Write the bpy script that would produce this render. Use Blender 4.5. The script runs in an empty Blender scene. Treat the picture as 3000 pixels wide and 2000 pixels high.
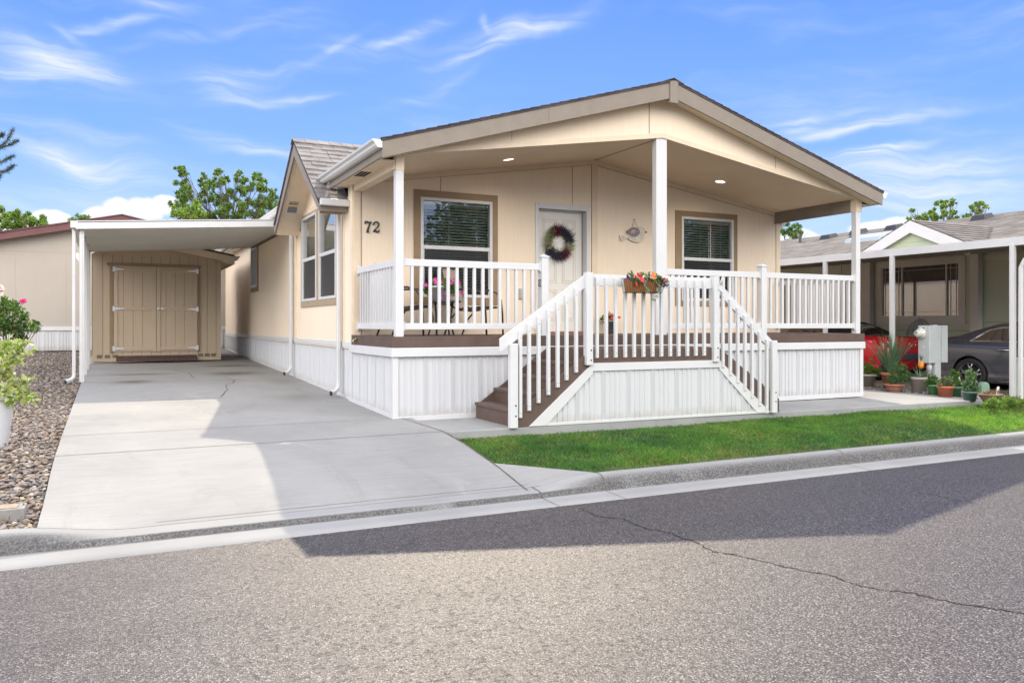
import bpy, bmesh, math, random
import numpy as np
from mathutils import Vector, Matrix
from math import radians, sin, cos, pi, atan2, sqrt
random.seed(7); rng = np.random.default_rng(7)
SC = bpy.context.scene; COL = SC.collection

# ------------------------------------------------------------------ camera (X along the street, Y away from it, Z up)
FPX = 2362.0
TH = math.atan2(4750, 2362)
FW = (cos(TH), sin(TH)); RT = (sin(TH), -cos(TH))
CAM = (-3.0944, -9.4507, 1.15)
cd = bpy.data.cameras.new('camera'); cam = bpy.data.objects.new('camera', cd); COL.objects.link(cam)
cam.location = CAM; cam.rotation_euler = (pi/2, 0, TH - pi/2)
cd.sensor_width = 36; cd.lens = FPX/3000*36; cd.shift_y = -50/3000
cd.clip_start = .05; cd.clip_end = 3000
SC.camera = cam
# measuring helpers: a sight line of the photograph met with a plane of the place
def _ray(px, py):
    a = (px-1500)/FPX
    return (FW[0]+a*RT[0], FW[1]+a*RT[1], -(py-950)/FPX)
def atX(px, py, x):
    r = _ray(px, py); t = (x-CAM[0])/r[0]; return (x, CAM[1]+t*r[1], CAM[2]+t*r[2])
def atY(px, py, y):
    r = _ray(px, py); t = (y-CAM[1])/r[1]; return (CAM[0]+t*r[0], y, CAM[2]+t*r[2])
def atZ(px, py, z):
    r = _ray(px, py); t = (z-CAM[2])/r[2]; return (CAM[0]+t*r[0], CAM[1]+t*r[1], z)
def atD(px, py, d):
    r = _ray(px, py); return (CAM[0]+d*r[0], CAM[1]+d*r[1], CAM[2]+d*r[2])

# ------------------------------------------------------------------ sun, sky, exposure
SUNV = Vector((.43, 1.05, 1.0)).normalized()       # towards the sun
SUN_EL = math.asin(SUNV.z); SUN_AZ = atan2(SUNV.x, SUNV.y)
sd = bpy.data.lights.new('sun', 'SUN'); sun = bpy.data.objects.new('sun', sd); COL.objects.link(sun)
sd.energy = 2.7; sd.angle = radians(.55); sd.color = (1, .87, .67)
sun.rotation_euler = (-SUNV).to_track_quat('-Z', 'Y').to_euler(); sun.location = (20, 40, 40)
SC.view_settings.view_transform = 'Standard'; SC.view_settings.look = 'None'
SC.view_settings.exposure = .86; SC.view_settings.gamma = 1
SC.render.engine = 'CYCLES'
try:
    SC.cycles.use_denoising = True; SC.cycles.max_bounces = 8; SC.cycles.caustics_reflective = False; SC.cycles.caustics_refractive = False
    SC.cycles.sample_clamp_indirect = 6
except Exception: pass

class NT:
    """tiny node-tree builder"""
    def __init__(s, tree): s.t = tree; s.n = tree.nodes; s.l = tree.links
    def node(s, typ, ins=None, **kw):
        nd = s.n.new(typ)
        for k, v in kw.items(): setattr(nd, k, v)
        for k, v in (ins or {}).items():
            sock = nd.inputs[k]
            if isinstance(v, bpy.types.NodeSocket): s.l.new(v, sock)
            else: sock.default_value = v
        return nd
    def m(s, op, a, b=None, c=None, clamp=False):
        nd = s.n.new('ShaderNodeMath'); nd.operation = op; nd.use_clamp = clamp
        for i, v in enumerate((a, b, c)):
            if v is None: continue
            if isinstance(v, bpy.types.NodeSocket): s.l.new(v, nd.inputs[i])
            else: nd.inputs[i].default_value = v
        return nd.outputs[0]
    def mix(s, fac, a, b, blend='MIX'):
        nd = s.n.new('ShaderNodeMix'); nd.data_type = 'RGBA'; nd.blend_type = blend
        for sock, v in ((nd.inputs[0], fac), (nd.inputs[6], a), (nd.inputs[7], b)):
            if isinstance(v, bpy.types.NodeSocket): s.l.new(v, sock)
            elif isinstance(v, tuple): sock.default_value = v if len(v) == 4 else (*v, 1)
            else: sock.default_value = v
        return nd.outputs[2]
    def ramp(s, fac, stops, interp='LINEAR'):
        nd = s.n.new('ShaderNodeValToRGB'); nd.color_ramp.interpolation = interp
        el = nd.color_ramp.elements
        while len(el) < len(stops): el.new(.5)
        for e, (p, c) in zip(el, stops):
            e.position = p; e.color = (*c, 1) if isinstance(c, tuple) else (c, c, c, 1)
        s.l.new(fac, nd.inputs[0]); return nd.outputs[0]
    def smooth(s, v, a, b):
        nd = s.n.new('ShaderNodeMapRange'); nd.interpolation_type = 'SMOOTHSTEP'
        s.l.new(v, nd.inputs[0])
        for i, x in ((1, a), (2, b), (3, 0), (4, 1)): nd.inputs[i].default_value = x
        return nd.outputs[0]

W = bpy.data.worlds.new('World'); SC.world = W; W.use_nodes = True
wt = NT(W.node_tree); wt.n.clear()
sky = wt.node('ShaderNodeTexSky', sky_type='NISHITA', sun_disc=False, sun_elevation=SUN_EL, sun_rotation=SUN_AZ,
              air_density=1.0, dust_density=.3, ozone_density=3.0)
tc = wt.node('ShaderNodeTexCoord')
sx = wt.node('ShaderNodeSeparateXYZ', {0: tc.outputs['Generated']})
dx, dy, dz = sx.outputs
# azimuth from the +Y direction, elevation
az = wt.m('ARCTAN2', dx, dy); el = wt.m('ARCSINE', dz)
zc = wt.m('MAXIMUM', dz, .04)
plane = wt.node('ShaderNodeCombineXYZ', {0: wt.m('DIVIDE', dx, zc), 1: wt.m('DIVIDE', dy, zc), 2: 0.0})
azel = wt.node('ShaderNodeCombineXYZ', {0: az, 1: el, 2: 0.0})
warp = wt.node('ShaderNodeTexNoise', {'Vector': azel.outputs[0], 'Scale': 5.0, 'Detail': 4.0})
wsub = wt.node('ShaderNodeVectorMath', {0: warp.outputs['Color'], 1: (.5, .5, .5)}, operation='SUBTRACT')
wsc = wt.node('ShaderNodeVectorMath', {0: wsub.outputs[0], 'Scale': .10}, operation='SCALE')
wv = wt.node('ShaderNodeVectorMath', {0: azel.outputs[0], 1: wsc.outputs[0]}, operation='ADD')
def azel_of(px, py):
    r = _ray(px, py); return atan2(r[0], r[1]), atan2(r[2], sqrt(r[0]**2+r[1]**2))
# wind-drawn cirrus: each is a soft streak between two directions of the sky, combed by a stretched noise
streaks = [((-20,95),(200,190),26,.42),((60,150),(330,205),34,.50),((130,190),(320,214),14,.55),((-30,205),(190,238),13,.6),((170,70),(240,120),9,.4),((220,64),(310,66),9,.8),
  ((300,66),(440,56),8,.7),((420,10),(530,20),9,.45),((420,120),(800,35),12,.22),((540,200),(760,250),38,.26),((600,250),(700,262),26,.3),
  ((640,302),(800,290),12,.42),((800,288),(930,296),9,.38),((870,195),(1010,110),9,.32),((670,195),(830,200),8,.3),((1090,122),(1210,78),10,.6),((1200,80),(1320,20),17,.3),
  ((1260,188),(1420,160),10,.35),((1400,165),(1640,72),17,.5),((1420,28),(1450,90),8,.42),((1440,95),(1600,80),18,.55),((1160,310),(1400,215),12,.2),
  ((50,388),(330,428),12,.6),((40,440),(200,480),14,.55),((130,482),(400,515),26,.7),((240,520),(380,505),18,.45),((490,372),(640,410),8,.3),((560,410),(760,440),14,.24),((700,455),(860,462),9,.5),
  ((2255,390),(2400,360),7,.5),((2290,405),(2370,390),7,.55),((2330,428),(2480,402),9,.55),((2420,398),(2710,348),11,.7),((2440,330),(2540,332),8,.35),
  ((2440,490),(2580,478),12,.72),((2560,478),(2690,440),10,.8),((2500,520),(3050,455),30,.42),((2600,560),(3050,540),40,.5),((2300,600),(2800,600),50,.5),((0,600),(500,560),40,.3),((0,640),(520,640),26,.42)]
comb = wt.node('ShaderNodeMapping', {'Vector': wv.outputs[0], 'Rotation': (0, 0, radians(-12)), 'Scale': (2.6, 30.0, 1.0)})
cn = wt.node('ShaderNodeTexNoise', {'Vector': comb.outputs[0], 'Scale': 2.2, 'Detail': 7.0, 'Roughness': .62, 'Distortion': .5})
combv = wt.smooth(cn.outputs['Fac'], .34, .68)
acc = None
sv = wt.node('ShaderNodeSeparateXYZ', {0: wv.outputs[0]}); U, V = sv.outputs[0], sv.outputs[1]
for a, b, wpx, amp in streaks:
    ua, va = azel_of(*a); ub, vb = azel_of(*b); w = wpx/FPX*1.15
    L = math.hypot(ub-ua, vb-va); ex, ey = (ub-ua)/L, (vb-va)/L
    pu = wt.m('SUBTRACT', U, (ua+ub)/2); pv = wt.m('SUBTRACT', V, (va+vb)/2)
    al = wt.m('DIVIDE', wt.m('MULTIPLY_ADD', pu, ex, wt.m('MULTIPLY', pv, ey)), L*.62)
    ac = wt.m('DIVIDE', wt.m('MULTIPLY_ADD', pu, -ey, wt.m('MULTIPLY', pv, ex)), w)
    r2 = wt.m('MULTIPLY_ADD', al, al, wt.m('MULTIPLY', ac, ac))
    g = wt.m('MULTIPLY', wt.m('EXPONENT', wt.m('MULTIPLY', r2, -.85)), amp)
    acc = g if acc is None else wt.m('ADD', acc, g)
veil = wt.node('ShaderNodeTexNoise', {'Vector': wt.node('ShaderNodeMapping', {'Vector': wv.outputs[0], 'Rotation': (0, 0, radians(14)), 'Scale': (1.6, 7.0, 1.0)}).outputs[0], 'Scale': 1.6, 'Detail': 6.0, 'Roughness': .55})
veilv = wt.m('MULTIPLY', wt.smooth(veil.outputs['Fac'], .46, .78), .42)
cirrus = wt.m('ADD', wt.m('MULTIPLY', acc, wt.m('MULTIPLY_ADD', combv, .85, .30)), wt.m('MULTIPLY', veilv, wt.m('MULTIPLY_ADD', combv, .6, .4)), clamp=True)
# low cumulus on the horizon
lump = wt.node('ShaderNodeTexNoise', {'Vector': azel.outputs[0], 'Scale': 26.0, 'Detail': 5.0, 'Roughness': .55})
cum = None
for (px, py, rx, ry) in [(285,632,42,26),(350,612,40,32),(420,610,50,34),(480,598,38,26),(150,640,50,22),(20,660,80,30),(2560,670,60,22),(2630,665,80,24),(2330,700,80,30),(2760,700,200,40)]:
    u, v = azel_of(px, py)
    a = wt.m('DIVIDE', wt.m('SUBTRACT', az, u), rx/FPX); b = wt.m('DIVIDE', wt.m('SUBTRACT', el, v), ry/FPX)
    g = wt.m('EXPONENT', wt.m('MULTIPLY', wt.m('MULTIPLY_ADD', a, a, wt.m('MULTIPLY', b, b)), -.8))
    cum = g if cum is None else wt.m('MAXIMUM', cum, g)
cumf = wt.smooth(wt.m('ADD', cum, wt.m('MULTIPLY', wt.m('SUBTRACT', lump.outputs['Fac'], .5), .9)), .38, .62)
# added bright cloud behind and above the viewer, fill light for the shaded facade
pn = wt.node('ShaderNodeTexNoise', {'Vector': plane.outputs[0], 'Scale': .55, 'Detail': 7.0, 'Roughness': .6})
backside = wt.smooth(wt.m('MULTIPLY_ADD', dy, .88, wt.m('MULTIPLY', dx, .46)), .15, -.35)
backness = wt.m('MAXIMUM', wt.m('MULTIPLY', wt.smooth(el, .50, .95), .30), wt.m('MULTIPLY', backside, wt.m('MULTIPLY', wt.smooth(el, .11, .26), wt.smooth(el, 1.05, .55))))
fill_cloud = wt.m('MULTIPLY', backness, wt.smooth(pn.outputs['Fac'], .30, .52))
hz = wt.smooth(el, .42, -.02)
skyc = wt.mix(1.0, sky.outputs[0], (1.0, 1.0, 1.0, 1), 'MULTIPLY')
SKYK = .12      # background strength
def cl(v): return tuple(x/SKYK for x in v)
blue = wt.ramp(el, [(0.0, cl((.38, .48, .61))), (.09, cl((.24, .365, .60))), (.20, cl((.125, .255, .58))), (.38, cl((.062, .175, .565))), (.8, cl((.05, .16, .5)))])
base = wt.mix(.90, skyc, blue)
c1 = wt.mix(wt.m('MULTIPLY', cirrus, .8), base, cl((.55, .57, .61)))
c2 = wt.mix(wt.m('MULTIPLY', cumf, .85), c1, cl((.60, .60, .62)))
c3 = wt.mix(fill_cloud, c2, cl((3.15, 2.98, 2.74)))
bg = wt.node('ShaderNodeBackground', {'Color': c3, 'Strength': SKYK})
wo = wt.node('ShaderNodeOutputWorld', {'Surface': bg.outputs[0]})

# ------------------------------------------------------------------ materials
MATS = {}
def mat(name, col, rough=.6, metal=0., var=None, bump=None, spec=.5, scale=(1, 1, 1), extra=None, emit=None, coat=0.):
    """principled material; var=(noise scale, amount, detail) tints the base, bump=(noise scale, height, detail)"""
    if name in MATS: return MATS[name]
    m = bpy.data.materials.new(name); m.use_nodes = True
    t = NT(m.node_tree); t.n.clear()
    out = t.node('ShaderNodeOutputMaterial'); b = t.node('ShaderNodeBsdfPrincipled')
    t.l.new(b.outputs[0], out.inputs[0])
    g = t.node('ShaderNodeNewGeometry')
    mp = t.node('ShaderNodeMapping', {'Vector': g.outputs['Position'], 'Scale': scale})
    P = mp.outputs[0]
    b.inputs['Base Color'].default_value = (*col, 1); b.inputs['Roughness'].default_value = rough
    b.inputs['Metallic'].default_value = metal; b.inputs['Specular IOR Level'].default_value = spec
    if coat: b.inputs['Coat Weight'].default_value = coat; b.inputs['Coat Roughness'].default_value = .04
    if emit: b.inputs['Emission Color'].default_value = (*emit[0], 1); b.inputs['Emission Strength'].default_value = emit[1]
    c = None
    if var:
        n = t.node('ShaderNodeTexNoise', {'Vector': P, 'Scale': var[0], 'Detail': var[2] if len(var) > 2 else 4.0, 'Roughness': .6})
        lo = tuple(x*(1-var[1]) for x in col); hi = tuple(min(1, x*(1+var[1])) for x in col)
        c = t.ramp(n.outputs['Fac'], [(.3, lo), (.7, hi)])
        t.l.new(c, b.inputs['Base Color'])
    if bump:
        n = t.node('ShaderNodeTexNoise', {'Vector': P, 'Scale': bump[0], 'Detail': bump[2] if len(bump) > 2 else 3.0})
        bn = t.node('ShaderNodeBump', {'Height': n.outputs['Fac'], 'Strength': 1.0, 'Distance': bump[1]})
        t.l.new(bn.outputs[0], b.inputs['Normal'])
    if extra: extra(t, b, g.outputs['Position'], c)
    MATS[name] = m; return m

def woodgrain(dark=.88):
    """vertical wood-grain embossing of the fibre-cement siding"""
    def f(t, b, P, c):
        mp = t.node('ShaderNodeMapping', {'Vector': P, 'Scale': (55, 55, 2.2)})
        n = t.node('ShaderNodeTexNoise', {'Vector': mp.outputs[0], 'Scale': 1.0, 'Detail': 3.0, 'Distortion': .6})
        n2 = t.node('ShaderNodeTexNoise', {'Vector': P, 'Scale': .9, 'Detail': 5.0})
        bn = t.node('ShaderNodeBump', {'Height': n.outputs['Fac'], 'Strength': .7, 'Distance': .004})
        t.l.new(bn.outputs[0], b.inputs['Normal'])
        k = t.m('MULTIPLY', t.m('MULTIPLY_ADD', n.outputs['Fac'], .16, .92), t.m('MULTIPLY_ADD', n2.outputs['Fac'], .16, .92))
        base = b.inputs['Base Color'].default_value[:]
        kk = t.node('ShaderNodeCombineXYZ', {0: k, 1: k, 2: k})
        t.l.new(t.mix(1.0, tuple(base), kk.outputs[0], 'MULTIPLY'), b.inputs['Base Color'])
    return f

def asphalt_x(t, b, P, c):
    v = t.node('ShaderNodeTexVoronoi', {'Vector': P, 'Scale': 112.0, 'Randomness': 1.0})
    v2 = t.node('ShaderNodeTexVoronoi', {'Vector': P, 'Scale': 48.0})
    n = t.node('ShaderNodeTexNoise', {'Vector': t.node('ShaderNodeMapping', {'Vector': P, 'Scale': (.35, 1.1, 1)}).outputs[0], 'Scale': 1.3, 'Detail': 7.0, 'Roughness': .62})
    n2 = t.node('ShaderNodeTexNoise', {'Vector': P, 'Scale': 30.0, 'Detail': 5.0, 'Roughness': .75})
    sv = t.node('ShaderNodeSeparateColor', {0: v.outputs['Color']})
    stone = t.ramp(sv.outputs[0], [(0, (.020, .017, .017)), (.3, (.055, .046, .045)), (.6, (.100, .084, .080)), (.85, (.150, .131, .125)), (1, (.27, .245, .235))])
    pit = t.smooth(v.outputs['Distance'], .70, .40)
    a = t.mix(pit, stone, stone)
    a = t.mix(t.m('SUBTRACT', 1.0, pit), a, (.012, .011, .012))
    hole = t.smooth(n2.outputs['Fac'], .36, .44)
    a = t.mix(hole, (.018, .017, .018), a)
    k = t.m('MULTIPLY_ADD', n.outputs['Fac'], .9, .58)
    kk = t.node('ShaderNodeCombineXYZ', {0: k, 1: k, 2: k})
    a = t.mix(1.0, a, kk.outputs[0], 'MULTIPLY')
    t.l.new(a, b.inputs['Base Color'])
    h = t.m('ADD', t.m('MULTIPLY', v.outputs['Distance'], -.6), t.m('ADD', t.m('MULTIPLY', hole, .5), t.m('MULTIPLY', v2.outputs['Distance'], -.5)))
    bn = t.node('ShaderNodeBump', {'Height': h, 'Strength': .8, 'Distance': .0035})
    t.l.new(bn.outputs[0], b.inputs['Normal'])

def concrete_x(spots=(), warm=1.0):
    def f(t, b, P, c):
        n = t.node('ShaderNodeTexNoise', {'Vector': P, 'Scale': .8, 'Detail': 8.0, 'Roughness': .6})
        mp = t.node('ShaderNodeMapping', {'Vector': P, 'Scale': (2.0, 16.0, 2.0), 'Rotation': (0, 0, .06)})
        n1 = t.node('ShaderNodeTexNoise', {'Vector': mp.outputs[0], 'Scale': 1.5, 'Detail': 5.0, 'Roughness': .6})
        n2 = t.node('ShaderNodeTexNoise', {'Vector': P, 'Scale': 160.0, 'Detail': 2.0})
        base = b.inputs['Base Color'].default_value[:3]
        k = t.m('ADD', t.m('MULTIPLY_ADD', n.outputs['Fac'], .55, .50), t.m('ADD', t.m('MULTIPLY', n1.outputs['Fac'], .26), t.m('MULTIPLY', n2.outputs['Fac'], .16)))
        kk = t.node('ShaderNodeCombineXYZ', {0: k, 1: k, 2: t.m('MULTIPLY_ADD', k, .9, .085)})
        a = t.mix(1.0, (*base, 1), kk.outputs[0], 'MULTIPLY')
        pit = t.node('ShaderNodeTexVoronoi', {'Vector': P, 'Scale': 3.0})
        a = t.mix(t.smooth(pit.outputs['Distance'], .025, .012), a, (.10, .09, .08))
        st = t.node('ShaderNodeTexNoise', {'Vector': t.node('ShaderNodeMapping', {'Vector': P, 'Scale': (1.0, .45, 1.0)}).outputs[0], 'Scale': 1.9, 'Detail': 9.0, 'Roughness': .7, 'Distortion': 1.2})
        a = t.mix(t.m('MULTIPLY', t.smooth(st.outputs['Fac'], .52, .70), .30), a, (.19, .18, .165))
        a = t.mix(t.m('MULTIPLY', t.smooth(st.outputs['Fac'], .44, .30), .25), a, (.42, .41, .38))
        sp = t.node('ShaderNodeSeparateXYZ', {0: P})
        wn = t.m('MULTIPLY', t.m('SUBTRACT', n.outputs['Fac'], .5), 1.4)
        for (x, y, rx, ry, amt) in spots:
            u = t.m('DIVIDE', t.m('SUBTRACT', sp.outputs[0], x), rx); w = t.m('DIVIDE', t.m('SUBTRACT', sp.outputs[1], y), ry)
            g = t.m('EXPONENT', t.m('MULTIPLY', t.m('ADD', t.m('MULTIPLY_ADD', u, u, t.m('MULTIPLY', w, w)), wn), -1.2))
            a = t.mix(t.m('MULTIPLY', g, amt, clamp=True), a, (.10, .085, .07))
        t.l.new(a, b.inputs['Base Color'])
        bn = t.node('ShaderNodeBump', {'Height': t.m('ADD', n2.outputs['Fac'], n1.outputs['Fac']), 'Strength': .5, 'Distance': .003})
        t.l.new(bn.outputs[0], b.inputs['Normal'])
    return f

def curb_x(t, b, P, c):
    """concrete with dark tyre grime on the upright curb face, painted shade on the low edge"""
    n = t.node('ShaderNodeTexNoise', {'Vector': P, 'Scale': 1.4, 'Detail': 6.0})
    n2 = t.node('ShaderNodeTexNoise', {'Vector': P, 'Scale': 70.0, 'Detail': 4.0, 'Roughness': .75})
    sp = t.node('ShaderNodeSeparateXYZ', {0: P})
    y = sp.outputs[1]
    band = t.m('MULTIPLY', t.smooth(y, -3.236, -3.212), t.smooth(y, -3.10, -3.185))
    xx = sp.outputs[0]; full = t.m('MAXIMUM', t.smooth(xx, .35, 1.0), t.smooth(xx, -3.0, -3.6)); lip_shade = t.m('MULTIPLY', t.smooth(y, -3.236, -3.215), t.smooth(y, -3.178, -3.196)); band = t.m('MAXIMUM', t.m('MULTIPLY', band, full), t.m('MULTIPLY', lip_shade, t.smooth(n.outputs['Fac'], .05, .5)))  # low driveway edge: its shadow line painted dark, broken up with grime
    k = t.m('MULTIPLY_ADD', n.outputs['Fac'], .4, .78)
    kk = t.node('ShaderNodeCombineXYZ', {0: k, 1: k, 2: k})
    a = t.mix(1.0, (.30, .30, .295), kk.outputs[0], 'MULTIPLY')
    gm = t.m('MULTIPLY', band, t.smooth(t.m('ADD', t.m('MULTIPLY', n2.outputs['Fac'], .55), t.m('MULTIPLY', n.outputs['Fac'], .75)), .36, .62), clamp=True)
    a = t.mix(t.m('MULTIPLY', gm, t.m('MULTIPLY_ADD', t.smooth(n2.outputs['Fac'], .35, .65), .40, .52)), a, (.05, .046, .046))
    t.l.new(a, b.inputs['Base Color'])
    bn = t.node('ShaderNodeBump', {'Height': n2.outputs['Fac'], 'Strength': .6, 'Distance': .004})
    t.l.new(bn.outputs[0], b.inputs['Normal'])

def shingle_x(a1, a2, a3):
    def f(t, b, P, c):
        v = t.node('ShaderNodeTexVoronoi', {'Vector': P, 'Scale': 3.2})
        n = t.node('ShaderNodeTexNoise', {'Vector': P, 'Scale': 60.0, 'Detail': 4.0, 'Roughness': .8})
        ov = t.node('ShaderNodeTexNoise', {'Vector': P, 'Scale': 2.5, 'Detail': 5.0})
        x = t.m('ADD', t.m('MULTIPLY', n.outputs['Fac'], .6), t.m('MULTIPLY', ov.outputs['Fac'], .4))
        col = t.ramp(x, [(.33, a1), (.5, a2), (.66, a3)])
        t.l.new(col, b.inputs['Base Color'])
        bn = t.node('ShaderNodeBump', {'Height': n.outputs['Fac'], 'Strength': .8, 'Distance': .004})
        t.l.new(bn.outputs[0], b.inputs['Normal'])
    return f

def vent_x(t, b, P, c):
    """diamond lattice of small perforations"""
    sp = t.node('ShaderNodeSeparateXYZ', {0: P})
    s = t.m('ADD', sp.outputs[0], sp.outputs[1])
    p = t.m('SINE', t.m('MULTIPLY', t.m('ADD', s, sp.outputs[2]), 300.)); q = t.m('SINE', t.m('MULTIPLY', t.m('SUBTRACT', s, sp.outputs[2]), 300.))
    h = t.smooth(t.m('MULTIPLY', p, q), .1, .5)
    t.l.new(t.mix(h, (.54, .55, .57), (.30, .31, .33)), b.inputs['Base Color'])

TAN = mat('tan_siding', (.80, .675, .53), .7, extra=woodgrain())
TAN2 = mat('tan_trim', (.72, .60, .455), .65, var=(3, .07), bump=(90, .001))
TAUPE = mat('taupe_fascia', (.235, .20, .165), .6, var=(4, .08), bump=(120, .001))
CEIL = mat('porch_ceiling_panel', (.76, .63, .48), .75, var=(1.2, .05), bump=(150, .0015))
BROWN = mat('brown_window_trim', (.27, .185, .105), .6, var=(5, .09), bump=(100, .001))
DECK = mat('brown_deck_paint', (.10, .064, .052), .55, var=(6, .16), bump=(60, .002))
WHITE = mat('white_paint', (.60, .605, .615), .42, var=(2.2, .03), bump=(40, .0006))

VENTM = mat('perforated_vinyl', (.7, .7, .7), .5, extra=vent_x)
def dirt_x(t, b, P, c):
    """soil splashed on the lowest part of the white skirting, faint weather streaks above"""
    sp = t.node('ShaderNodeSeparateXYZ', {0: P})
    n = t.node('ShaderNodeTexNoise', {'Vector': P, 'Scale': 9.0, 'Detail': 7.0, 'Roughness': .7})
    s = t.node('ShaderNodeTexNoise', {'Vector': t.node('ShaderNodeMapping', {'Vector': P, 'Scale': (14, 14, .9)}).outputs[0], 'Scale': 1.0, 'Detail': 4.0})
    g = t.m('ADD', t.m('MULTIPLY', sp.outputs[1], .026), 0.0)
    h = t.m('SUBTRACT', sp.outputs[2], g)
    k = t.m('MULTIPLY', t.smooth(t.m('ADD', h, t.m('MULTIPLY', n.outputs['Fac'], .22)), .26, .10), .45)
    base = b.inputs['Base Color'].default_value[:3]
    a = t.mix(t.m('MULTIPLY', t.smooth(s.outputs['Fac'], .5, .75), .08), (*base, 1), (.50, .485, .45))
    t.l.new(t.mix(k, a, (.36, .32, .26)), b.inputs['Base Color'])
VINYL = mat('white_vinyl_skirting', (.575, .585, .605), .45, extra=dirt_x)
ALU = mat('white_aluminium', (.60, .60, .605), .38, var=(2, .05))
GALV = mat('galvanised_steel', (.62, .63, .64), .35, metal=.6, var=(20, .15))
BLACK = mat('black_metal', (.02, .02, .022), .4)
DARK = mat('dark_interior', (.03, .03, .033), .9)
SHADE = mat('shaded_room_wall', (.16, .15, .14), .9)
SLAT = mat('blind_slat', (.88, .88, .84), .5)
ASPH = mat('asphalt', (.25, .23, .22), .58, spec=.6, extra=asphalt_x)
CRACK = mat('crack_filler', (.02, .018, .017), .9, var=(30, .5))
JOINT = mat('joint_gap', (.10, .088, .075), .9, var=(14, .4))
CONC = mat('concrete', (.30, .303, .305), .85, spec=.2, extra=concrete_x())
CONCD = mat('driveway_concrete', (.288, .286, .280), .85, spec=.2, extra=concrete_x([(-2.62, 7.6, .55, .22, .8), (-2.75, 5.9, .34, .34, .85), (-.95, 7.2, .5, .45, .8), (-.6, 9.4, .55, .25, .8), (-.55, 2.6, .4, .6, .25), (-.4, 5.2, .3, 1.2, .3)]))
CURBM = mat('curb_concrete', (.56, .54, .5), .92, spec=.12, extra=curb_x)
SOIL = mat('soil', (.13, .095, .07), .95, var=(7, .4, 8), bump=(30, .02, 6))
EARTH = mat('dry_ground', (.22, .19, .14), .95, var=(.4, .35, 8), bump=(12, .03, 6))
SHING = mat('brown_grey_shingle', (.2, .17, .16), .85, extra=shingle_x((.08, .072, .074), (.17, .158, .155), (.29, .275, .268)))
SHINGD = mat('dark_shingle', (.06, .05, .055), .85, extra=shingle_x((.035, .03, .034), (.075, .062, .066), (.15, .13, .13)))
SHING3 = mat('neighbour_shingle', (.2, .17, .15), .85, extra=shingle_x((.07, .062, .058), (.145, .132, .12), (.25, .23, .215)))
TERRA = mat('terracotta', (.42, .135, .07), .7, var=(9, .2), bump=(40, .002))
GREENP = mat('green_plastic', (.11, .25, .10), .45, var=(6, .08))
DGREENP = mat('dark_green_plastic', (.06, .16, .085), .45, var=(6, .08))
GREIGE = mat('grey_beige_ceramic', (.36, .32, .285), .6, var=(7, .1), bump=(30, .001))
POTW = mat('ribbed_white_pot', (.62, .63, .66), .5)
def leafmat(name, col, trans=.35, var=.35, tint=(1.3, 1.5, .6)):
    def f(t, b, P, c):
        n = t.node('ShaderNodeTexNoise', {'Vector': P, 'Scale': 2.6, 'Detail': 6.0, 'Roughness': .7})
        a = t.ramp(n.outputs['Fac'], [(.28, tuple(x*(1-var) for x in col)), (.72, tuple(min(1, x*(1+var)) for x in col))])
        t.l.new(a, b.inputs['Base Color'])
        tr = t.node('ShaderNodeBsdfTranslucent'); t.l.new(t.mix(1.0, a, (*tint, 1), 'MULTIPLY'), tr.inputs[0])
        mx = t.node('ShaderNodeMixShader', {0: trans, 1: b.outputs[0], 2: tr.outputs[0]})
        out = [x for x in t.n if x.type == 'OUTPUT_MATERIAL'][0]; t.l.new(mx.outputs[0], out.inputs[0])
    return mat(name, col, .5, spec=.4, extra=f)
LEAF = leafmat('leaf_green', (.12, .21, .045), .45)
LEAFY = leafmat('leaf_yellow_green', (.24, .31, .07), .45)
LEAFD = leafmat('leaf_dark_green', (.05, .115, .03), .3)
LEAFV = leafmat('leaf_cream_green', (.40, .42, .22), .3)
LEAFR = leafmat('leaf_reddish', (.30, .10, .05), .3)
LEAFG = leafmat('leaf_grey_green', (.12, .20, .12), .25)
LEAFS = leafmat('leaf_silver', (.34, .42, .34), .2)
NEEDLE = leafmat('needle_green', (.035, .075, .045), .15)
GT_ = (2.6, 2.3, .8)
GRASSM = leafmat('grass_blade', (.075, .18, .045), .55, .45, GT_)
GRASSD = leafmat('grass_blade_dry', (.26, .25, .09), .3, .3)
BARK = mat('bark', (.12, .09, .065), .9, var=(14, .35, 6), bump=(30, .01, 5))
TWIG = mat('twig', (.16, .11, .06), .8, var=(14, .3))
def netmat(name, col, cover):
    m = bpy.data.materials.new(name); m.use_nodes = True; t = NT(m.node_tree); t.n.clear()
    d = t.node('ShaderNodeBsdfDiffuse', {0: (*col, 1)}); tr = t.node('ShaderNodeBsdfTransparent'); mx = t.node('ShaderNodeMixShader', {0: cover, 1: tr.outputs[0], 2: d.outputs[0]})
    t.node('ShaderNodeOutputMaterial', {0: mx.outputs[0]}); MATS[name] = m; return m
def glassmat(name, tint, fac=.85, rough=.0, mirror=.22):
    """window glass: clear sheet that mirrors what stands before it"""
    m = bpy.data.materials.new(name); m.use_nodes = True; t = NT(m.node_tree); t.n.clear()
    out = t.node('ShaderNodeOutputMaterial')
    tr = t.node('ShaderNodeBsdfTransparent', {0: (*tint, 1)}); gl = t.node('ShaderNodeBsdfGlossy', {'Roughness': rough, 'Color': (1, 1, 1, 1)})
    fr = t.node('ShaderNodeFresnel', {'IOR': 1.5})
    f = t.m('MAXIMUM', t.m('MULTIPLY', fr.outputs[0], 2.0 if mirror > .1 else .8), mirror, clamp=True)
    mx = t.node('ShaderNodeMixShader', {0: f, 1: tr.outputs[0], 2: gl.outputs[0]})
    t.l.new(mx.outputs[0], out.inputs[0]); MATS[name] = m; return m
GLASS = glassmat('window_glass', (.80, .86, .82), mirror=.17)
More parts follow.
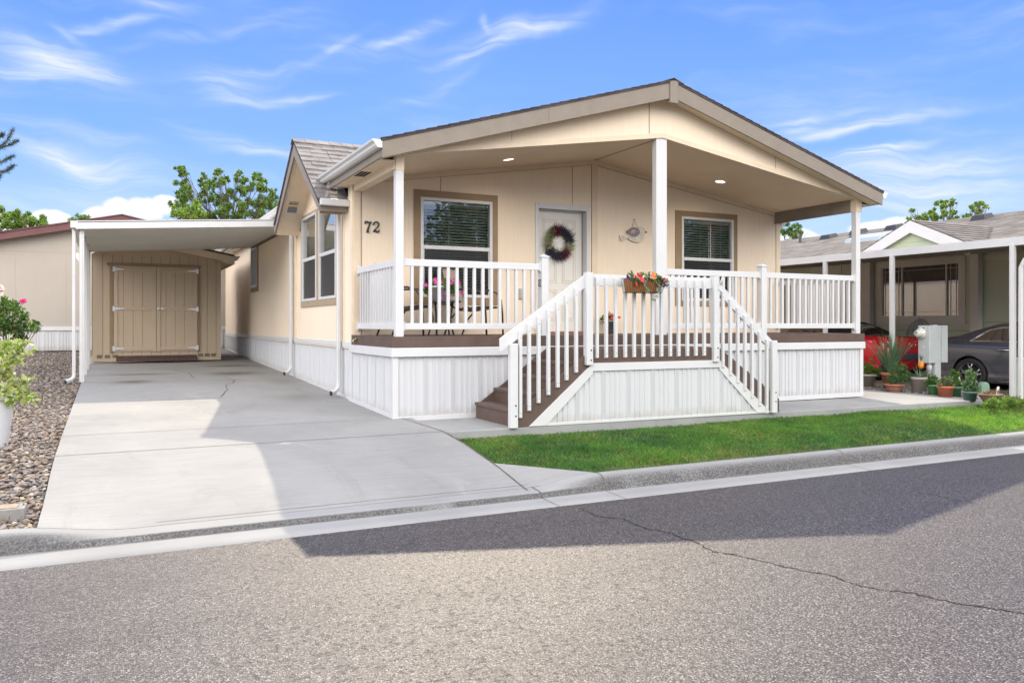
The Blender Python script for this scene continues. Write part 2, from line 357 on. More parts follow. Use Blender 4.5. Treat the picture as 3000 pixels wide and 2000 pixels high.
SCREEN = glassmat('insect_screen', (.30, .30, .33), mirror=.035, rough=.35)
CARGL = glassmat('car_glass', (.10, .13, .17), mirror=.20)

# ------------------------------------------------------------------ mesh helpers
class MB:
    """collects shapes and links them as ONE mesh object"""
    def __init__(s): s.v = []; s.f = []; s.mi = []; s.sm = []
    def add(s, vs, fs, mi=0, smooth=False):
        o = len(s.v); s.v += [tuple(v) for v in vs]; s.f += [tuple(i+o for i in f) for f in fs]
        s.mi += [mi]*len(fs); s.sm += [smooth]*len(fs); return s
    def box(s, x0, x1, y0, y1, z0, z1, mi=0):
        if x0 > x1: x0, x1 = x1, x0
        if y0 > y1: y0, y1 = y1, y0
        if z0 > z1: z0, z1 = z1, z0
        return s.add([(x0,y0,z0),(x1,y0,z0),(x1,y1,z0),(x0,y1,z0),(x0,y0,z1),(x1,y0,z1),(x1,y1,z1),(x0,y1,z1)],
                     [(0,3,2,1),(4,5,6,7),(0,1,5,4),(1,2,6,5),(2,3,7,6),(3,0,4,7)], mi)
    def prism(s, poly, axis, a, b, mi=0):
        """polygon (pairs in the other two axes, cyclic order) pushed from a to b along axis"""
        n = len(poly)
        def P(p, t):
            if axis == 'x': return (t, p[0], p[1])
            if axis == 'y': return (p[0], t, p[1])
            return (p[0], p[1], t)
        area = sum(poly[i][0]*poly[(i+1) % n][1]-poly[(i+1) % n][0]*poly[i][1] for i in range(n))
        q = poly if area > 0 else poly[::-1]
        vs = [P(p, a) for p in q]+[P(p, b) for p in q]
        fs = [tuple(range(n))[::-1], tuple(range(n, 2*n))]+[(i, (i+1) % n, n+(i+1) % n, n+i) for i in range(n)]
        if (axis in 'xz') != (b > a): fs = [f[::-1] for f in fs]
        return s.add(vs, fs, mi)
    def quad(s, a, b, c, d, mi=0): return s.add([a, b, c, d], [(0, 1, 2, 3)], mi)
    def slab(s, pts, off, mi=0):
        """planar polygon with thickness off (vector)"""
        n = len(pts); off = Vector(off)
        vs = [tuple(p) for p in pts]+[tuple(Vector(p)+off) for p in pts]
        return s.add(vs, [tuple(range(n)), tuple(range(n, 2*n))[::-1]]+[((i+1) % n, i, n+i, n+(i+1) % n) for i in range(n)], mi)
    def tube(s, pts, r, n=8, mi=0, cap=True, smooth=True):
        pts = [Vector(p) for p in pts]; rs = r if isinstance(r, (list, tuple)) else [r]*len(pts)
        vs = []; up = None
        for i, p in enumerate(pts):
            d = (pts[min(i+1, len(pts)-1)]-pts[max(i-1, 0)])
            d = d.normalized() if d.length > 1e-9 else Vector((0, 0, 1))
            if up is None: up = d.orthogonal().normalized()
            u = (up-d*up.dot(d)); u = u.normalized() if u.length > 1e-6 else d.orthogonal().normalized(); up = u
            w = d.cross(u)
            vs += [p+(u*cos(2*pi*k/n)+w*sin(2*pi*k/n))*rs[i] for k in range(n)]
        fs = [(i*n+k, i*n+(k+1) % n, (i+1)*n+(k+1) % n, (i+1)*n+k) for i in range(len(pts)-1) for k in range(n)]
        s.add(vs, fs, mi, smooth)
        if cap:
            o = len(s.v)-len(vs)
            s.f += [tuple(o+k for k in range(n))[::-1], tuple(o+(len(pts)-1)*n+k for k in range(n))]; s.mi += [mi]*2; s.sm += [False]*2
        return s
    def lathe(s, prof, c=(0, 0, 0), n=24, mi=0, sx=1, sy=1, axis='z'):
        vs = []
        for r, z in prof:
            for k in range(n):
                a = 2*pi*k/n; x, y = r*cos(a)*sx, r*sin(a)*sy
                p = (x, y, z) if axis == 'z' else ((z, x, y) if axis == 'x' else (x, z, y))
                vs.append((c[0]+p[0], c[1]+p[1], c[2]+p[2]))
        fs = [(i*n+k, i*n+(k+1) % n, (i+1)*n+(k+1) % n, (i+1)*n+k) for i in range(len(prof)-1) for k in range(n)]
        if axis == 'y': fs = [f[::-1] for f in fs]
        return s.add(vs, fs, mi, True)
    def ribbon(s, pts, w, mi=0, up=(0, 0, 1)):
        pts = [Vector(p) for p in pts]; up = Vector(up); vs = []
        for i, p in enumerate(pts):
            d = (pts[min(i+1, len(pts)-1)]-pts[max(i-1, 0)]).normalized(); sd_ = d.cross(up).normalized()
            ww = w[i] if isinstance(w, (list, tuple)) else w
            vs += [p-sd_*ww/2, p+sd_*ww/2]
        return s.add(vs, [(2*i, 2*i+1, 2*i+3, 2*i+2) for i in range(len(pts)-1)], mi)
    def build(s, name, mats, parent=None, bevel=0., smooth=False, recalc=False):
        me = bpy.data.meshes.new(name); me.from_pydata(s.v, [], s.f)
        for m in (mats if isinstance(mats, (list, tuple)) else [mats]): me.materials.append(m)
        me.polygons.foreach_set('material_index', s.mi)
        me.polygons.foreach_set('use_smooth', [bool(x or smooth) for x in s.sm])
        if recalc:
            bm = bmesh.new(); bm.from_mesh(me); bmesh.ops.recalc_face_normals(bm, faces=bm.faces); bm.to_mesh(me); bm.free()
        me.update()
        o = bpy.data.objects.new(name, me); COL.objects.link(o)
        if parent is not None: adopt(o, parent)
        if bevel:
            b = o.modifiers.new('b', 'BEVEL'); b.width = bevel; b.segments = 2; b.limit_method = 'ANGLE'; b.angle_limit = radians(40)
        return o
def world_loc(o):
    p = Vector(o.location)
    while o.parent: o = o.parent; p += Vector(o.location)
    return p
def adopt(o, parent):
    """parent keeps world-built geometry in place: shift by the root's base"""
    o.parent = parent
    root = parent
    while root.parent: root = root.parent
    if parent is root: o.matrix_parent_inverse = Matrix.Translation(-Vector(root.location))
def thing(name, label, cat, loc=(0, 0, 0), group=None):
    o = bpy.data.objects.new(name, None); o.empty_display_size = .1; COL.objects.link(o); o.location = loc
    o['label'] = label; o['category'] = cat
    if group: o['group'] = group
    return o
def tag(o, label, cat, group=None):
    o['label'] = label; o['category'] = cat
    if group: o['group'] = group
    return o
def struct(o): o['kind'] = 'structure'; return o
def stuff(o, label=None, cat=None):
    o['kind'] = 'stuff'
    if label: o['label'] = label; o['category'] = cat
    return o
def children(o): return list(o.children)
def copy_tree(o, parent=None, skip=()):
    c = o.copy(); COL.objects.link(c)
    if parent is not None: c.parent = parent; c.matrix_parent_inverse = o.matrix_parent_inverse.copy()
    for ch in children(o):
        if ch.name.split('.')[0] not in skip: copy_tree(ch, c)
    return c

# fast array meshes: many copies of a small template as one mesh
def scatter_mesh(name, tv, tf, mats3, offs, mats, mi=None, parent=None, smooth=False):
    """tv (n,3) template verts, tf faces (all same size), mats3 (k,3,3), offs (k,3)"""
    k = len(offs); n = len(tv); fs = np.array(tf)
    v = np.einsum('kij,nj->kni', mats3, tv)+offs[:, None, :]
    f = (fs[None]+(np.arange(k)*n)[:, None, None]).reshape(-1, fs.shape[1])
    me = bpy.data.meshes.new(name)
    me.vertices.add(k*n); me.vertices.foreach_set('co', v.reshape(-1).astype(np.float32))
    m = fs.shape[1]; me.loops.add(len(f)*m); me.loops.foreach_set('vertex_index', f.reshape(-1).astype(np.int32))
    me.polygons.add(len(f)); me.polygons.foreach_set('loop_start', (np.arange(len(f))*m).astype(np.int32))
    try: me.polygons.foreach_set('loop_total', np.full(len(f), m, np.int32))
    except Exception: pass
    for x in (mats if isinstance(mats, (list, tuple)) else [mats]): me.materials.append(x)
    if mi is not None: me.polygons.foreach_set('material_index', np.repeat(mi, len(fs)).astype(np.int32))
    if smooth: me.polygons.foreach_set('use_smooth', np.ones(len(f), bool))
    me.update(calc_edges=True); me.validate()
    o = bpy.data.objects.new(name, me); COL.objects.link(o)
    if parent is not None: adopt(o, parent)
    return o
def rand_rots(k, rg=rng):
    q = rg.normal(size=(k, 4)); q /= np.linalg.norm(q, axis=1)[:, None]
    w, x, y, z = q.T
    return np.stack([np.stack([1-2*(y*y+z*z), 2*(x*y-z*w), 2*(x*z+y*w)], 1), np.stack([2*(x*y+z*w), 1-2*(x*x+z*z), 2*(y*z-x*w)], 1),
                     np.stack([2*(x*z-y*w), 2*(y*z+x*w), 1-2*(x*x+y*y)], 1)], 1)
LEAFT = np.array([(0, 0, 0), (.28, .42, .06), (0, 1, -.04), (-.28, .42, .06)], float)
LEAFF = [(0, 1, 2, 3)]
def leaves(name, centers, radii, n, size, mats, weights=None, parent=None, jitter=.35, flat=1.0):
    """leaf-sized faces spread through clumps"""
    centers = np.array(centers, float); radii = np.array(radii, float)
    w = radii**1.5; w = w/w.sum(); idx = rng.choice(len(centers), n, p=w)
    d = rng.normal(size=(n, 3)); d /= np.linalg.norm(d, axis=1)[:, None]
    r = radii[idx]*rng.random(n)**.45
    off = centers[idx]+d*r[:, None]*np.array([1, 1, flat])
    s = size*(1+jitter*rng.normal(size=n)).clip(.4, 1.8)
    R = rand_rots(n)*s[:, None, None]
    mi = rng.choice(len(mats), n, p=weights) if isinstance(mats, (list, tuple)) else None
    return scatter_mesh(name, LEAFT, LEAFF, R, off, mats, mi, parent)
# ================================================================== SETTING
_HY = [-3.12, -3.0, -2.5, -1.66, -1.06, 0, 6, 10.5, 16, 24, 60]
_HZ = [-.33, -.312, -.215, -.098, -.045, 0.0, .16, .25, .40, .45, .55]
def hd(y): return float(np.interp(y, _HY, _HZ))
def grid(mb, xs, ys, hf, mi=0, smooth=True):
    nx, ny = len(xs), len(ys)
    vs = [(x, y, hf(x, y)) for y in ys for x in xs]
    fs = [(j*nx+i, j*nx+i+1, (j+1)*nx+i+1, (j+1)*nx+i) for j in range(ny-1) for i in range(nx-1)]
    return mb.add(vs, fs, mi, smooth)
def frange(a, b, n): return [a+(b-a)*i/n for i in range(n+1)]

# the land: one sheet to the horizon, always a little below what lies on it
def land(x, y):
    if y > -3.2:
        z = hd(min(y, 60))-.055
        if x > -3.4: z -= .10
        if x > 9.7 and y < 12: z = -.12
        return z
    return -.62
ys = [-900, -300, -100, -40, -20, -8, -3.25, -3.15, -3.05, -2.9, -2.5, -1.6, -1, 0, 2, 4, 6, 8, 10, 13, 16, 20, 24, 40, 80, 200, 900]
xs = [-900, -300, -100, -40, -20, -12, -8, -6, -4.6, -3.56, -3.54, -3.3, 0, 4, 8, 9.65, 9.75, 10.3, 14, 20, 40, 100, 300, 900]
mb = MB(); grid(mb, xs, ys, land, 0, False)
struct(mb.build('ground', EARTH))

# road with its long crack
def road_z(y):
    t = -3.54-y
    return -.384+.016*min(t, 4.5)-.016*max(0, t-4.5)
mb = MB(); grid(mb, frange(-60, 90, 30), [-3.54, -4.5, -6, -8.04, -10, -13, -15], lambda x, y: road_z(y))
road = struct(mb.build('road', ASPH))
cp = [(1700,1487),(1745,1509),(1830,1520),(1862,1535),(1905,1549),(1935,1553),(1975,1563),(2000,1577),(2020,1578),(2050,1592),(2090,1615),(2145,1622),(2190,1632),(2290,1655),(2360,1671),(2420,1680),(2465,1695),(2520,1715),(2600,1728),(2680,1735),(2760,1757),(2850,1771),(2920,1782),(3000,1794),(3100,1806)]
pts = []
for px, py in cp:
    z = -.36
    for _ in range(4): p = atZ(px, py, z); z = road_z(p[1])+.004
    pts.append(p)
fine = []
for a, b in zip(pts[:-1], pts[1:]):
    for k in range(6):
        t = k/6; fine.append((a[0]+(b[0]-a[0])*t+random.gauss(0, .006), a[1]+(b[1]-a[1])*t+random.gauss(0, .009), a[2]))
mb = MB(); mb.ribbon(fine, [abs(random.gauss(.008, .005))+.003 for _ in fine])
p2 = [(2690,1444),(2760,1457),(2810,1470),(2870,1478)]; f2 = []
for a, b in zip(p2[:-1], p2[1:]):
    for k in range(6):
        p = atZ(a[0]+(b[0]-a[0])*k/6, a[1]+(b[1]-a[1])*k/6+random.gauss(0, 1), -.37); f2.append((p[0], p[1], road_z(p[1])+.004))
mb.ribbon(f2, [abs(random.gauss(.005, .003))+.002 for _ in f2])
struct(mb.build('road_crack', CRACK, road))
mb = MB(); grid(mb, frange(-60, 90, 20), [-30, -15.4], lambda x, y: -.42)
struct(mb.build('far_verge', EARTH))

# kerb and gutter: full height beside the lawn, rolled down in front of the driveway
def sstep(t): t = min(1, max(0, t)); return t*t*(3-2*t)
def kf(x): return max(sstep((x-.22)/.75), sstep((-2.95-x)/.8))
prof = [(-3.03, -.318, -.236), (-3.09, -.325, -.238), (-3.125, -.326, -.243), (-3.155, -.328, -.262), (-3.188, -.334, -.31), (-3.204, -.345, -.34), (-3.212, -.372, -.366), (-3.23, -.377, -.374), (-3.36, -.383, -.381), (-3.54, -.388, -.388), (-3.545, -.45, -.45)]
xs = frange(-40, -4.4, 30)+frange(-4.3, -2.7, 18)+[-2, -1, 0]+frange(.2, 1.0, 14)+frange(1.1, 50, 50)
mb = MB(); nx = len(xs)
vs = [(x, p[0]-(0 if k > 2 else .0), p[1]+(p[2]-p[1])*kf(x)) for k, p in enumerate(prof) for x in xs]
mb.add(vs, [(k*nx+i, (k+1)*nx+i, (k+1)*nx+i+1, k*nx+i+1) for k in range(len(prof)-1) for i in range(nx-1)], 0, True)
kerb = struct(mb.build('kerb', CURBM))
mb = MB()
for xj in (.97, 4.08, -7.0, .30, 7.6, 11.0):
    mb.ribbon([(xj, p[0], p[1]+(p[2]-p[1])*kf(xj)+.003) for p in prof[:8]], .012)
    mb.ribbon([(xj, y, z+.003) for y, z in ((-3.23, -.375), (-3.54, -.388))], .006)
struct(mb.build('kerb_joint', JOINT, kerb))

# driveway
mb = MB(); ysd = [-3.03, -2.8, -2.5, -2.1, -1.66, -1.3, -1.06, -.5, 0, 1, 2, 4, 6, 8, 10, 12, 16.9]
DRZ = lambda x, y: hd(y)+(.082*kf(x)*sstep((-2.35-y)/.66) if x < -2.9 else 0)
grid(mb, frange(-3.55, -2.8, 8)+[-2, -1, 0, .22], ysd, DRZ)
for y0, y1 in zip(ysd[:-1], ysd[1:]): mb.quad((-3.55, y0, DRZ(-3.55, y0)), (-3.55, y1, DRZ(-3.55, y1)), (-3.55, y1, hd(y1)-.12), (-3.55, y0, hd(y0)-.12))
# flared wing to the full-height kerb
wing = [(.22, -2.35, hd(-2.35)), (.22, -3.03, -.318), (.42, -3.03, -.318+.082*kf(.42)), (.6, -3.03, -.318+.082*kf(.6)), (.78, -3.03, -.318+.082*kf(.78)), (.97, -3.03, -.237)]
mb.add(wing, [(0, 1, 2), (0, 2, 3), (0, 3, 4), (0, 4, 5)], 0, True)
drive = struct(mb.build('driveway', CONCD))
mb = MB()
for y, x0, x1, w in ((-1.06, -3.55, .22, .011), (.02, -3.55, -.02, .010), (2.95, -3.4, 0, .008), (5.9, -3.4, -.02, .006)):
    mb.ribbon([(x, y+random.gauss(0, .002), hd(y)+.004) for x in frange(x0, x1, 14)], w)
mb.ribbon([(x, -2.97, hd(-2.97)+.004) for x in frange(-2.8, .22, 8)]+[(.45, -2.93, -.29), (.7, -2.93, -.26)], .005)
mb.ribbon([(.22, y, hd(y)+.005) for y in frange(-3.1, -1.0, 10)], .014)
mb.ribbon([(.10+.12*(-y), y, hd(y)+.005) for y in frange(-1.0, 0, 4)], .010)
for ck in ([(495,1072),(520,1086),(555,1092),(563,1103),(572,1108)], [(660,1105),(687,1113),(683,1122),(662,1127),(666,1141),(655,1152),(645,1164)]):
    q = []
    for a, b in zip(ck[:-1], ck[1:]):
        for k in range(5):
            px, py = a[0]+(b[0]-a[0])*k/5+random.gauss(0, 1), a[1]+(b[1]-a[1])*k/5; z = .1
            for _ in range(5): p = atZ(px, py, z); z = hd(p[1])+.004
            q.append(p)
    mb.ribbon(q, [abs(random.gauss(.010, .005))+.003 for _ in q])
struct(mb.build('driveway_joint', JOINT, drive))

# walk in front of the porch, carried round its right side
def wz(x): return -.035-.004*x
mb = MB()
poly = [(.22, -1.03), (.30, -1.16), (9.68, -1.13), (9.80, 8.0), (8.2, 8.0), (8.2, .06), (.10, .06)]
n = len(poly)
mb.add([(x, y, wz(x)) for x, y in poly]+[(x, y, wz(x)-.16) for x, y in poly], [tuple(range(n))]+[((i+1) % n, i, n+i, n+(i+1) % n) for i in range(n)])
walk = struct(mb.build('walkway', CONC, bevel=.012))
mb = MB()
for x in (4.9, 7.6): mb.ribbon([(x, y, wz(x)+.004) for y in frange(-1.12, -.05, 4)], .008)
for y in (1.15, 3.2, 5.2): mb.ribbon([(x, y, wz(x)+.004) for x in frange(8.22, 9.7, 4)], .008)
struct(mb.build('walkway_joint', JOINT, walk))

# lawn: soil sheet and blades
def lawn_y1(x): return -1.16 if x < 9.7 else -.9
def lz(x, y):
    t = (y+3.03)/1.87
    z0 = -.238 if x > .97 else float(np.interp(x, [.22, .97], [-.30, -.238]))
    return z0+(-.155-z0)*min(1, max(0, t))**.8+(0 if x > .97 else 0)
mb = MB()
xl = [.22]+frange(.3, 18, 60); V = []; F = []
for i, x in enumerate(xl):
    yb = -3.03 if x > .97 else -2.35+(x-.22)/.75*(-.68)
    for j in range(7):
        y = yb+(lawn_y1(x)-yb)*j/6; V.append((x, y, max(lz(x, y), hd(y)+.004 if x < .3 else -9)))
    if i: F += [((i-1)*7+j, i*7+j, i*7+j+1, (i-1)*7+j+1) for j in range(6)]
mb.add(V, F, 0, True)
LAWNB = mat('lawn_thatch', (.07, .095, .03), .95, var=(3, .5, 8), bump=(60, .02, 5))
struct(mb.build('lawn', LAWNB))
def lawn_pts(k):
    out = []
    x = .22+(rng.random(k)**1.0)*15.5; u = rng.random(k)
    yb = np.where(x > .97, -3.035, -2.35+(x-.22)/.75*(-.68))
    y1 = np.where(x < 9.7, -1.17, -.9)
    y = yb+(y1-yb)*u
    return x, y
def fbm(x, y, s, seed):
    r = np.random.default_rng(seed); v = np.zeros_like(x)
    for k in range(7):
        a = r.random()*2*pi; f = s*(1.0+k*.6); ph = r.random()*6.28
        v += np.sin((x*cos(a)+y*sin(a))*f+ph+1.3*np.sin((x*sin(a)-y*cos(a))*f*.7))/(1+k*.35)
    return v/2.5
K = 150000
x, y = lawn_pts(K)
near = rng.random(K) < np.clip(1.25-.075*x, .3, 1); x, y = x[near], y[near]; K = len(x)
z = np.array([lz(a, b) for a, b in zip(x, y)])
hh = (.042+.014*fbm(x, y, 2.2, 3)+.008*rng.normal(size=K)).clip(.018, .085)
edge = np.minimum(1, (y+3.05)/.14).clip(.6, 1); hh *= edge; y = y+np.where((rng.random(K) < .05), -.02-.03*rng.random(K), 0)*(y < -3.0)
T = np.array([(-.5, 0, 0), (.5, 0, 0), (.12, .35, .62), (0, 1.0, 1.0)], float)
ang = rng.random(K)*2*pi; ben = rng.random(K)*.9+.1; wd = .0042+.002*rng.random(K)
M = np.zeros((K, 3, 3)); c, s_ = np.cos(ang), np.sin(ang)
M[:, 0, 0] = c*wd; M[:, 1, 0] = s_*wd; M[:, 0, 1] = -s_*hh*ben; M[:, 1, 1] = c*hh*ben; M[:, 2, 2] = hh
dry = (rng.random(K)+.22*fbm(x, y, 3.1, 9)+.12*(y < -2.85) > .93).astype(int)
GRASSL = leafmat('grass_blade_light', (.12, .235, .055), .55, .4, GT_)
GRASSB = leafmat('grass_blade_deep', (.035, .11, .045), .4, .4, GT_)
ton = fbm(x, y, 1.5, 21)+.8*rng.normal(size=K)
gi = np.where(dry == 1, 1, np.where(ton > .75, 2, np.where(ton < -.45, 3, 0)))
stuff(scatter_mesh('lawn_grass', T, [(0, 1, 2, 3)], M, np.stack([x, y, z-.004], 1), [GRASSM, GRASSD, GRASSL, GRASSB], gi), 'short green lawn grass in front of the porch', 'grass')

# river-rock bed left of the driveway
def ico():
    bm = bmesh.new(); bmesh.ops.create_icosphere(bm, subdivisions=2, radius=1); v = np.array([q.co[:] for q in bm.verts]); f = [tuple(q.index for q in p.verts) for p in bm.faces]; bm.free(); return v, f
IV, IF = ico()
def ico1():
    bm = bmesh.new(); bmesh.ops.create_icosphere(bm, subdivisions=1, radius=1); v = np.array([q.co[:] for q in bm.verts]); f = [tuple(q.index for q in p.verts) for p in bm.faces]; bm.free(); return v, f
IV1, IF1 = ico1()
ROCKS = [mat('rock_%s' % n, c, .7, var=(25, .3, 5)) for n, c in (('grey', (.165, .15, .145)), ('tan', (.23, .19, .155)), ('rose', (.20, .145, .125)), ('dark', (.085, .075, .073)), ('pale', (.34, .31, .28)), ('leaf_litter', (.16, .10, .065)))]
def rocks(name, x, y, sz, iv, fi):
    k = len(x); R = rand_rots(k); a = rng.random(k)*2*pi
    S = np.zeros((k, 3, 3)); c, s_ = np.cos(a), np.sin(a); sx_ = sz*(.8+.5*rng.random(k)); sy_ = sz*(.6+.3*rng.random(k)); sz_ = sz*(.32+.2*rng.random(k))
    S[:, 0, 0] = c*sx_; S[:, 1, 0] = s_*sx_; S[:, 0, 1] = -s_*sy_; S[:, 1, 1] = c*sy_; S[:, 2, 2] = sz_
    ti = rng.normal(size=(k, 2))*.22; S[:, 2, 0] += ti[:, 0]*sx_; S[:, 2, 1] += ti[:, 1]*sy_
    gz = np.array([hd(b) for b in y])
    return scatter_mesh(name, iv, fi, S, np.stack([x, y, gz-.055+sz*.28+.022*rng.random(k)], 1), ROCKS, rng.choice(6, k, p=[.25, .25, .17, .17, .10, .06]), smooth=True)
k = 7500; y = -3.0+rng.random(k)**1.0*6.5; x = -3.57-rng.random(k)*(.55+.26*(y+3.5))
stuff(rocks('river_rock', x, y, .017+.010*rng.random(k), IV, IF), 'grey and tan river rock beside the driveway edge', 'river rock')
k = 13000; y = 3.4+rng.random(k)*13.4; x = -3.57-rng.random(k)*(1.5+.32*(y-2))
rr = rocks('river_rock_far', x, y, .022+.010*rng.random(k), IV1, IF1); rr.name = 'river_rock_bed'
stuff(rr, 'darker river rock bed in front of the pale house', 'river rock')
# dry leaves and grass wisps in the rock
k = 520; y = -3.0+rng.random(k)*8; x = -3.58-rng.random(k)*(.6+.22*(y+3.2))
z = np.array([hd(b) for b in y])
stuff(scatter_mesh('leaf_litter', LEAFT, LEAFF, rand_rots(k)*(.03+.025*rng.random(k))[:, None, None], np.stack([x, y, z+.0], 1), [mat('dry_leaf', (.26, .15, .07), .8, var=(9, .4)), mat('straw', (.38, .31, .19), .8)], rng.integers(0, 2, k)), 'dry brown leaf litter scattered over the river rock', 'leaf litter')

# planting strip under the pots
mb = MB(); grid(mb, frange(9.72, 10.6, 3), frange(-1.0, 7, 8), lambda x, y: -.085); struct(mb.build('planting_bed', SOIL))
k = 1700; x = 9.78+rng.random(k)*.85; y = -1.2+rng.random(k)*3.4
S = rand_rots(k)*(.012+.016*rng.random(k))[:, None, None]
stuff(scatter_mesh('pebbles', IV1, IF1, S, np.stack([x, y, -.075+0*x], 1), ROCKS, rng.integers(0, 5, k), smooth=True), 'small mixed pebbles on the planting strip', 'pebbles')
# neighbour's parking pad
mb = MB(); grid(mb, [10.6, 12, 14.9], [-1.0, 2, 5, 9, 12], lambda x, y: -.10-.03*(x-10.6))
NPAD = mat('neighbour_pad', (.46, .45, .43), .8, extra=concrete_x())
struct(mb.build('parking_pad', NPAD))
def pz(x): return -.10-.03*(x-10.6)

# ================================================================== THE HOUSE
W_ = 8.13; PY = 1.85                      # front width, porch depth
home = thing('manufactured_home', 'tan single-storey home with a full-width covered porch and the number 72', 'house', (4.06, 8, 0))
def wall_y(mb, y, x0, x1, z0, z1, holes, mi=0):
    us = sorted({x0, x1, *[h[0] for h in holes], *[h[1] for h in holes]}); vs = sorted({z0, z1, *[h[2] for h in holes], *[h[3] for h in holes]})
    for a, b in zip(us[:-1], us[1:]):
        for c, d in zip(vs[:-1], vs[1:]):
            if not any(h[0] <= (a+b)/2 <= h[1] and h[2] <= (c+d)/2 <= h[3] for h in holes): mb.quad((a, y, c), (b, y, c), (b, y, d), (a, y, d), mi)
def wall_x(mb, x, y0, y1, z0, z1, holes, mi=0):
    us = sorted({y0, y1, *[h[0] for h in holes], *[h[1] for h in holes]}); vs = sorted({z0, z1, *[h[2] for h in holes], *[h[3] for h in holes]})
    for a, b in zip(us[:-1], us[1:]):
        for c, d in zip(vs[:-1], vs[1:]):
            if not any(h[0] <= (a+b)/2 <= h[1] and h[2] <= (c+d)/2 <= h[3] for h in holes): mb.quad((x, b, c), (x, a, c), (x, a, d), (x, b, d), mi)
zc_ = lambda x: 3.225+(.625*(x/4.03) if x < 4.03 else .625*(8.06-x)/4.03)       # porch ceiling
WIN1 = (1.006, 2.177, 1.555, 3.037); WIN2 = (5.823, 6.995, 1.565, 3.037); DOOR = (2.99, 3.885, 1.0, 3.02)
HOUSE_END = 16.2
mb = MB()
wall_y(mb, PY, 0, W_, .9, 3.2, [WIN1, WIN2, DOOR])
mb.add([(0, PY, 3.2), (W_, PY, 3.2), (W_, PY, 3.26), (4.06, PY, 3.90), (0, PY, 3.26)], [(0, 1, 2, 3, 4)])
for xs_ in (.118, 1.33, 2.55, 5.25, 6.48, 7.7): 
    if not (1.0 < xs_ < 2.2): mb.box(xs_-.003, xs_+.003, PY-.0015, PY, 1.0, 3.2)
front = mb.build('front_wall', TAN, home)
mb = MB()
for xs_, z0, z1 in ((.118, 1.0, 3.2), (1.33, 3.14, 3.38), (3.985, 1.0, 3.83), (3.62, 3.09, 3.75)):
    mb.box(xs_-.004, xs_+.004, PY-.003, PY-.0005, z0, z1)
for xa, xb in ((.0, 4.02), (4.04, 8.1)): # lines under the ceiling trim
    mb.slab([(xa, PY-.012, zc_(xa)-.075), (xb, PY-.012, zc_(xb)-.075), (xb, PY-.012, zc_(xb)-.07), (xa, PY-.012, zc_(xa)-.07)], (0, .01, 0))
mb.build('siding_seam', mat('seam_shadow', (.20, .14, .09), .9), home)
mb = MB()
for xa, xb in ((.0, 4.03), (4.03, 8.1)): mb.slab([(xa, PY-.014, zc_(xa)-.072), (xb, PY-.014, zc_(xb)-.072), (xb, PY-.014, zc_(xb)), (xa, PY-.014, zc_(xa))], (0, .014, 0))
mb.box(0, .09, PY-.016, PY, 1.0, 3.2); mb.box(W_-.1, W_, PY-.016, PY, 1.0, 3.2); mb.box(3.99, 4.10, PY-.012, PY, 1.0, 3.80)
mb.build('wall_trim', TAN2, home)
# left side wall with bay-gable and small window
BAY = (2.78, 5.22, 1.555, 3.04); SW = (10.25, 11.15, 2.03, 3.0)
mb = MB(); wall_x(mb, 0, PY, 2.14, .80, 3.17, []); wall_x(mb, 0, 5.62, HOUSE_END, .80, 3.17, [SW]); wall_x(mb, 0, 2.14, 5.62, .80, 2.85, [(BAY[0], BAY[1], BAY[2], 3.0)])
gtop = lambda y: 4.15-(4.15-2.955)/(3.88-2.13)*abs(y-3.88)-.085
for a_, b_ in ((2.14, 2.4), (2.4, BAY[0]), (BAY[0], 3.3), (3.3, 3.88), (3.88, 4.5), (4.5, BAY[1]), (BAY[1], 5.4), (5.4, 5.62)):
    z_ = BAY[3] if BAY[0]-.01 < (a_+b_)/2 < BAY[1]+.01 else 2.85
    mb.quad((0, b_, z_), (0, a_, z_), (0, a_, max(z_, gtop(a_))), (0, b_, max(z_, gtop(b_))))
mb.build('left_wall', TAN, home)
mb = MB(); mb.box(-.018, 0, PY-.002, PY+.10, .9, 3.15)
mb.box(-.022, 0, 2.66, 5.1, 3.075, 3.155); mb.box(-.025, 0, 5.72, 5.80, .9, 3.0); mb.box(-.015, 0, 2.30, 2.38, .9, 2.8)
mb.build('corner_trim', TAN2, home)
mb = MB(); mb.quad((W_, PY, .8), (W_, HOUSE_END, .8), (W_, HOUSE_END, 3.2), (W_, PY, 3.2)); mb.build('right_wall', TAN, home)
mb = MB(); mb.quad((W_, HOUSE_END, .3), (0, HOUSE_END, .3), (0, HOUSE_END, 3.2), (W_, HOUSE_END, 3.2)); mb.add([(0, HOUSE_END, 3.2), (W_, HOUSE_END, 3.2), (4.06, HOUSE_END, 4.4)], [(0, 2, 1)]); mb.build('rear_wall', TAN, home)
# rooms behind the windows
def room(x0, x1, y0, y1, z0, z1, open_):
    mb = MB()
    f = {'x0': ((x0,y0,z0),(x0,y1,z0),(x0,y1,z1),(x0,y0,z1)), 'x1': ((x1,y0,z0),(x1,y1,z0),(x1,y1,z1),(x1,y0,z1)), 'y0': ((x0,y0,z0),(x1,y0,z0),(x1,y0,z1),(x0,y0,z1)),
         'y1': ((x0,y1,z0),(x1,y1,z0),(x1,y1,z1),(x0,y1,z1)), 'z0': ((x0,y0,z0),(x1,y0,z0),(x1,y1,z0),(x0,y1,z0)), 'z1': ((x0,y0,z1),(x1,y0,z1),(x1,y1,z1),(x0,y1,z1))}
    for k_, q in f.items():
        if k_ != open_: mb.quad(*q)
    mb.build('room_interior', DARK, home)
room(.6, 2.7, PY+.02, 5.0, 1.0, 3.1, 'y0'); room(5.4, 7.4, PY+.02, 5.0, 1.0, 3.1, 'y0'); room(.02, 3.0, 9.8, 11.6, 1.0, 3.1, 'x0')

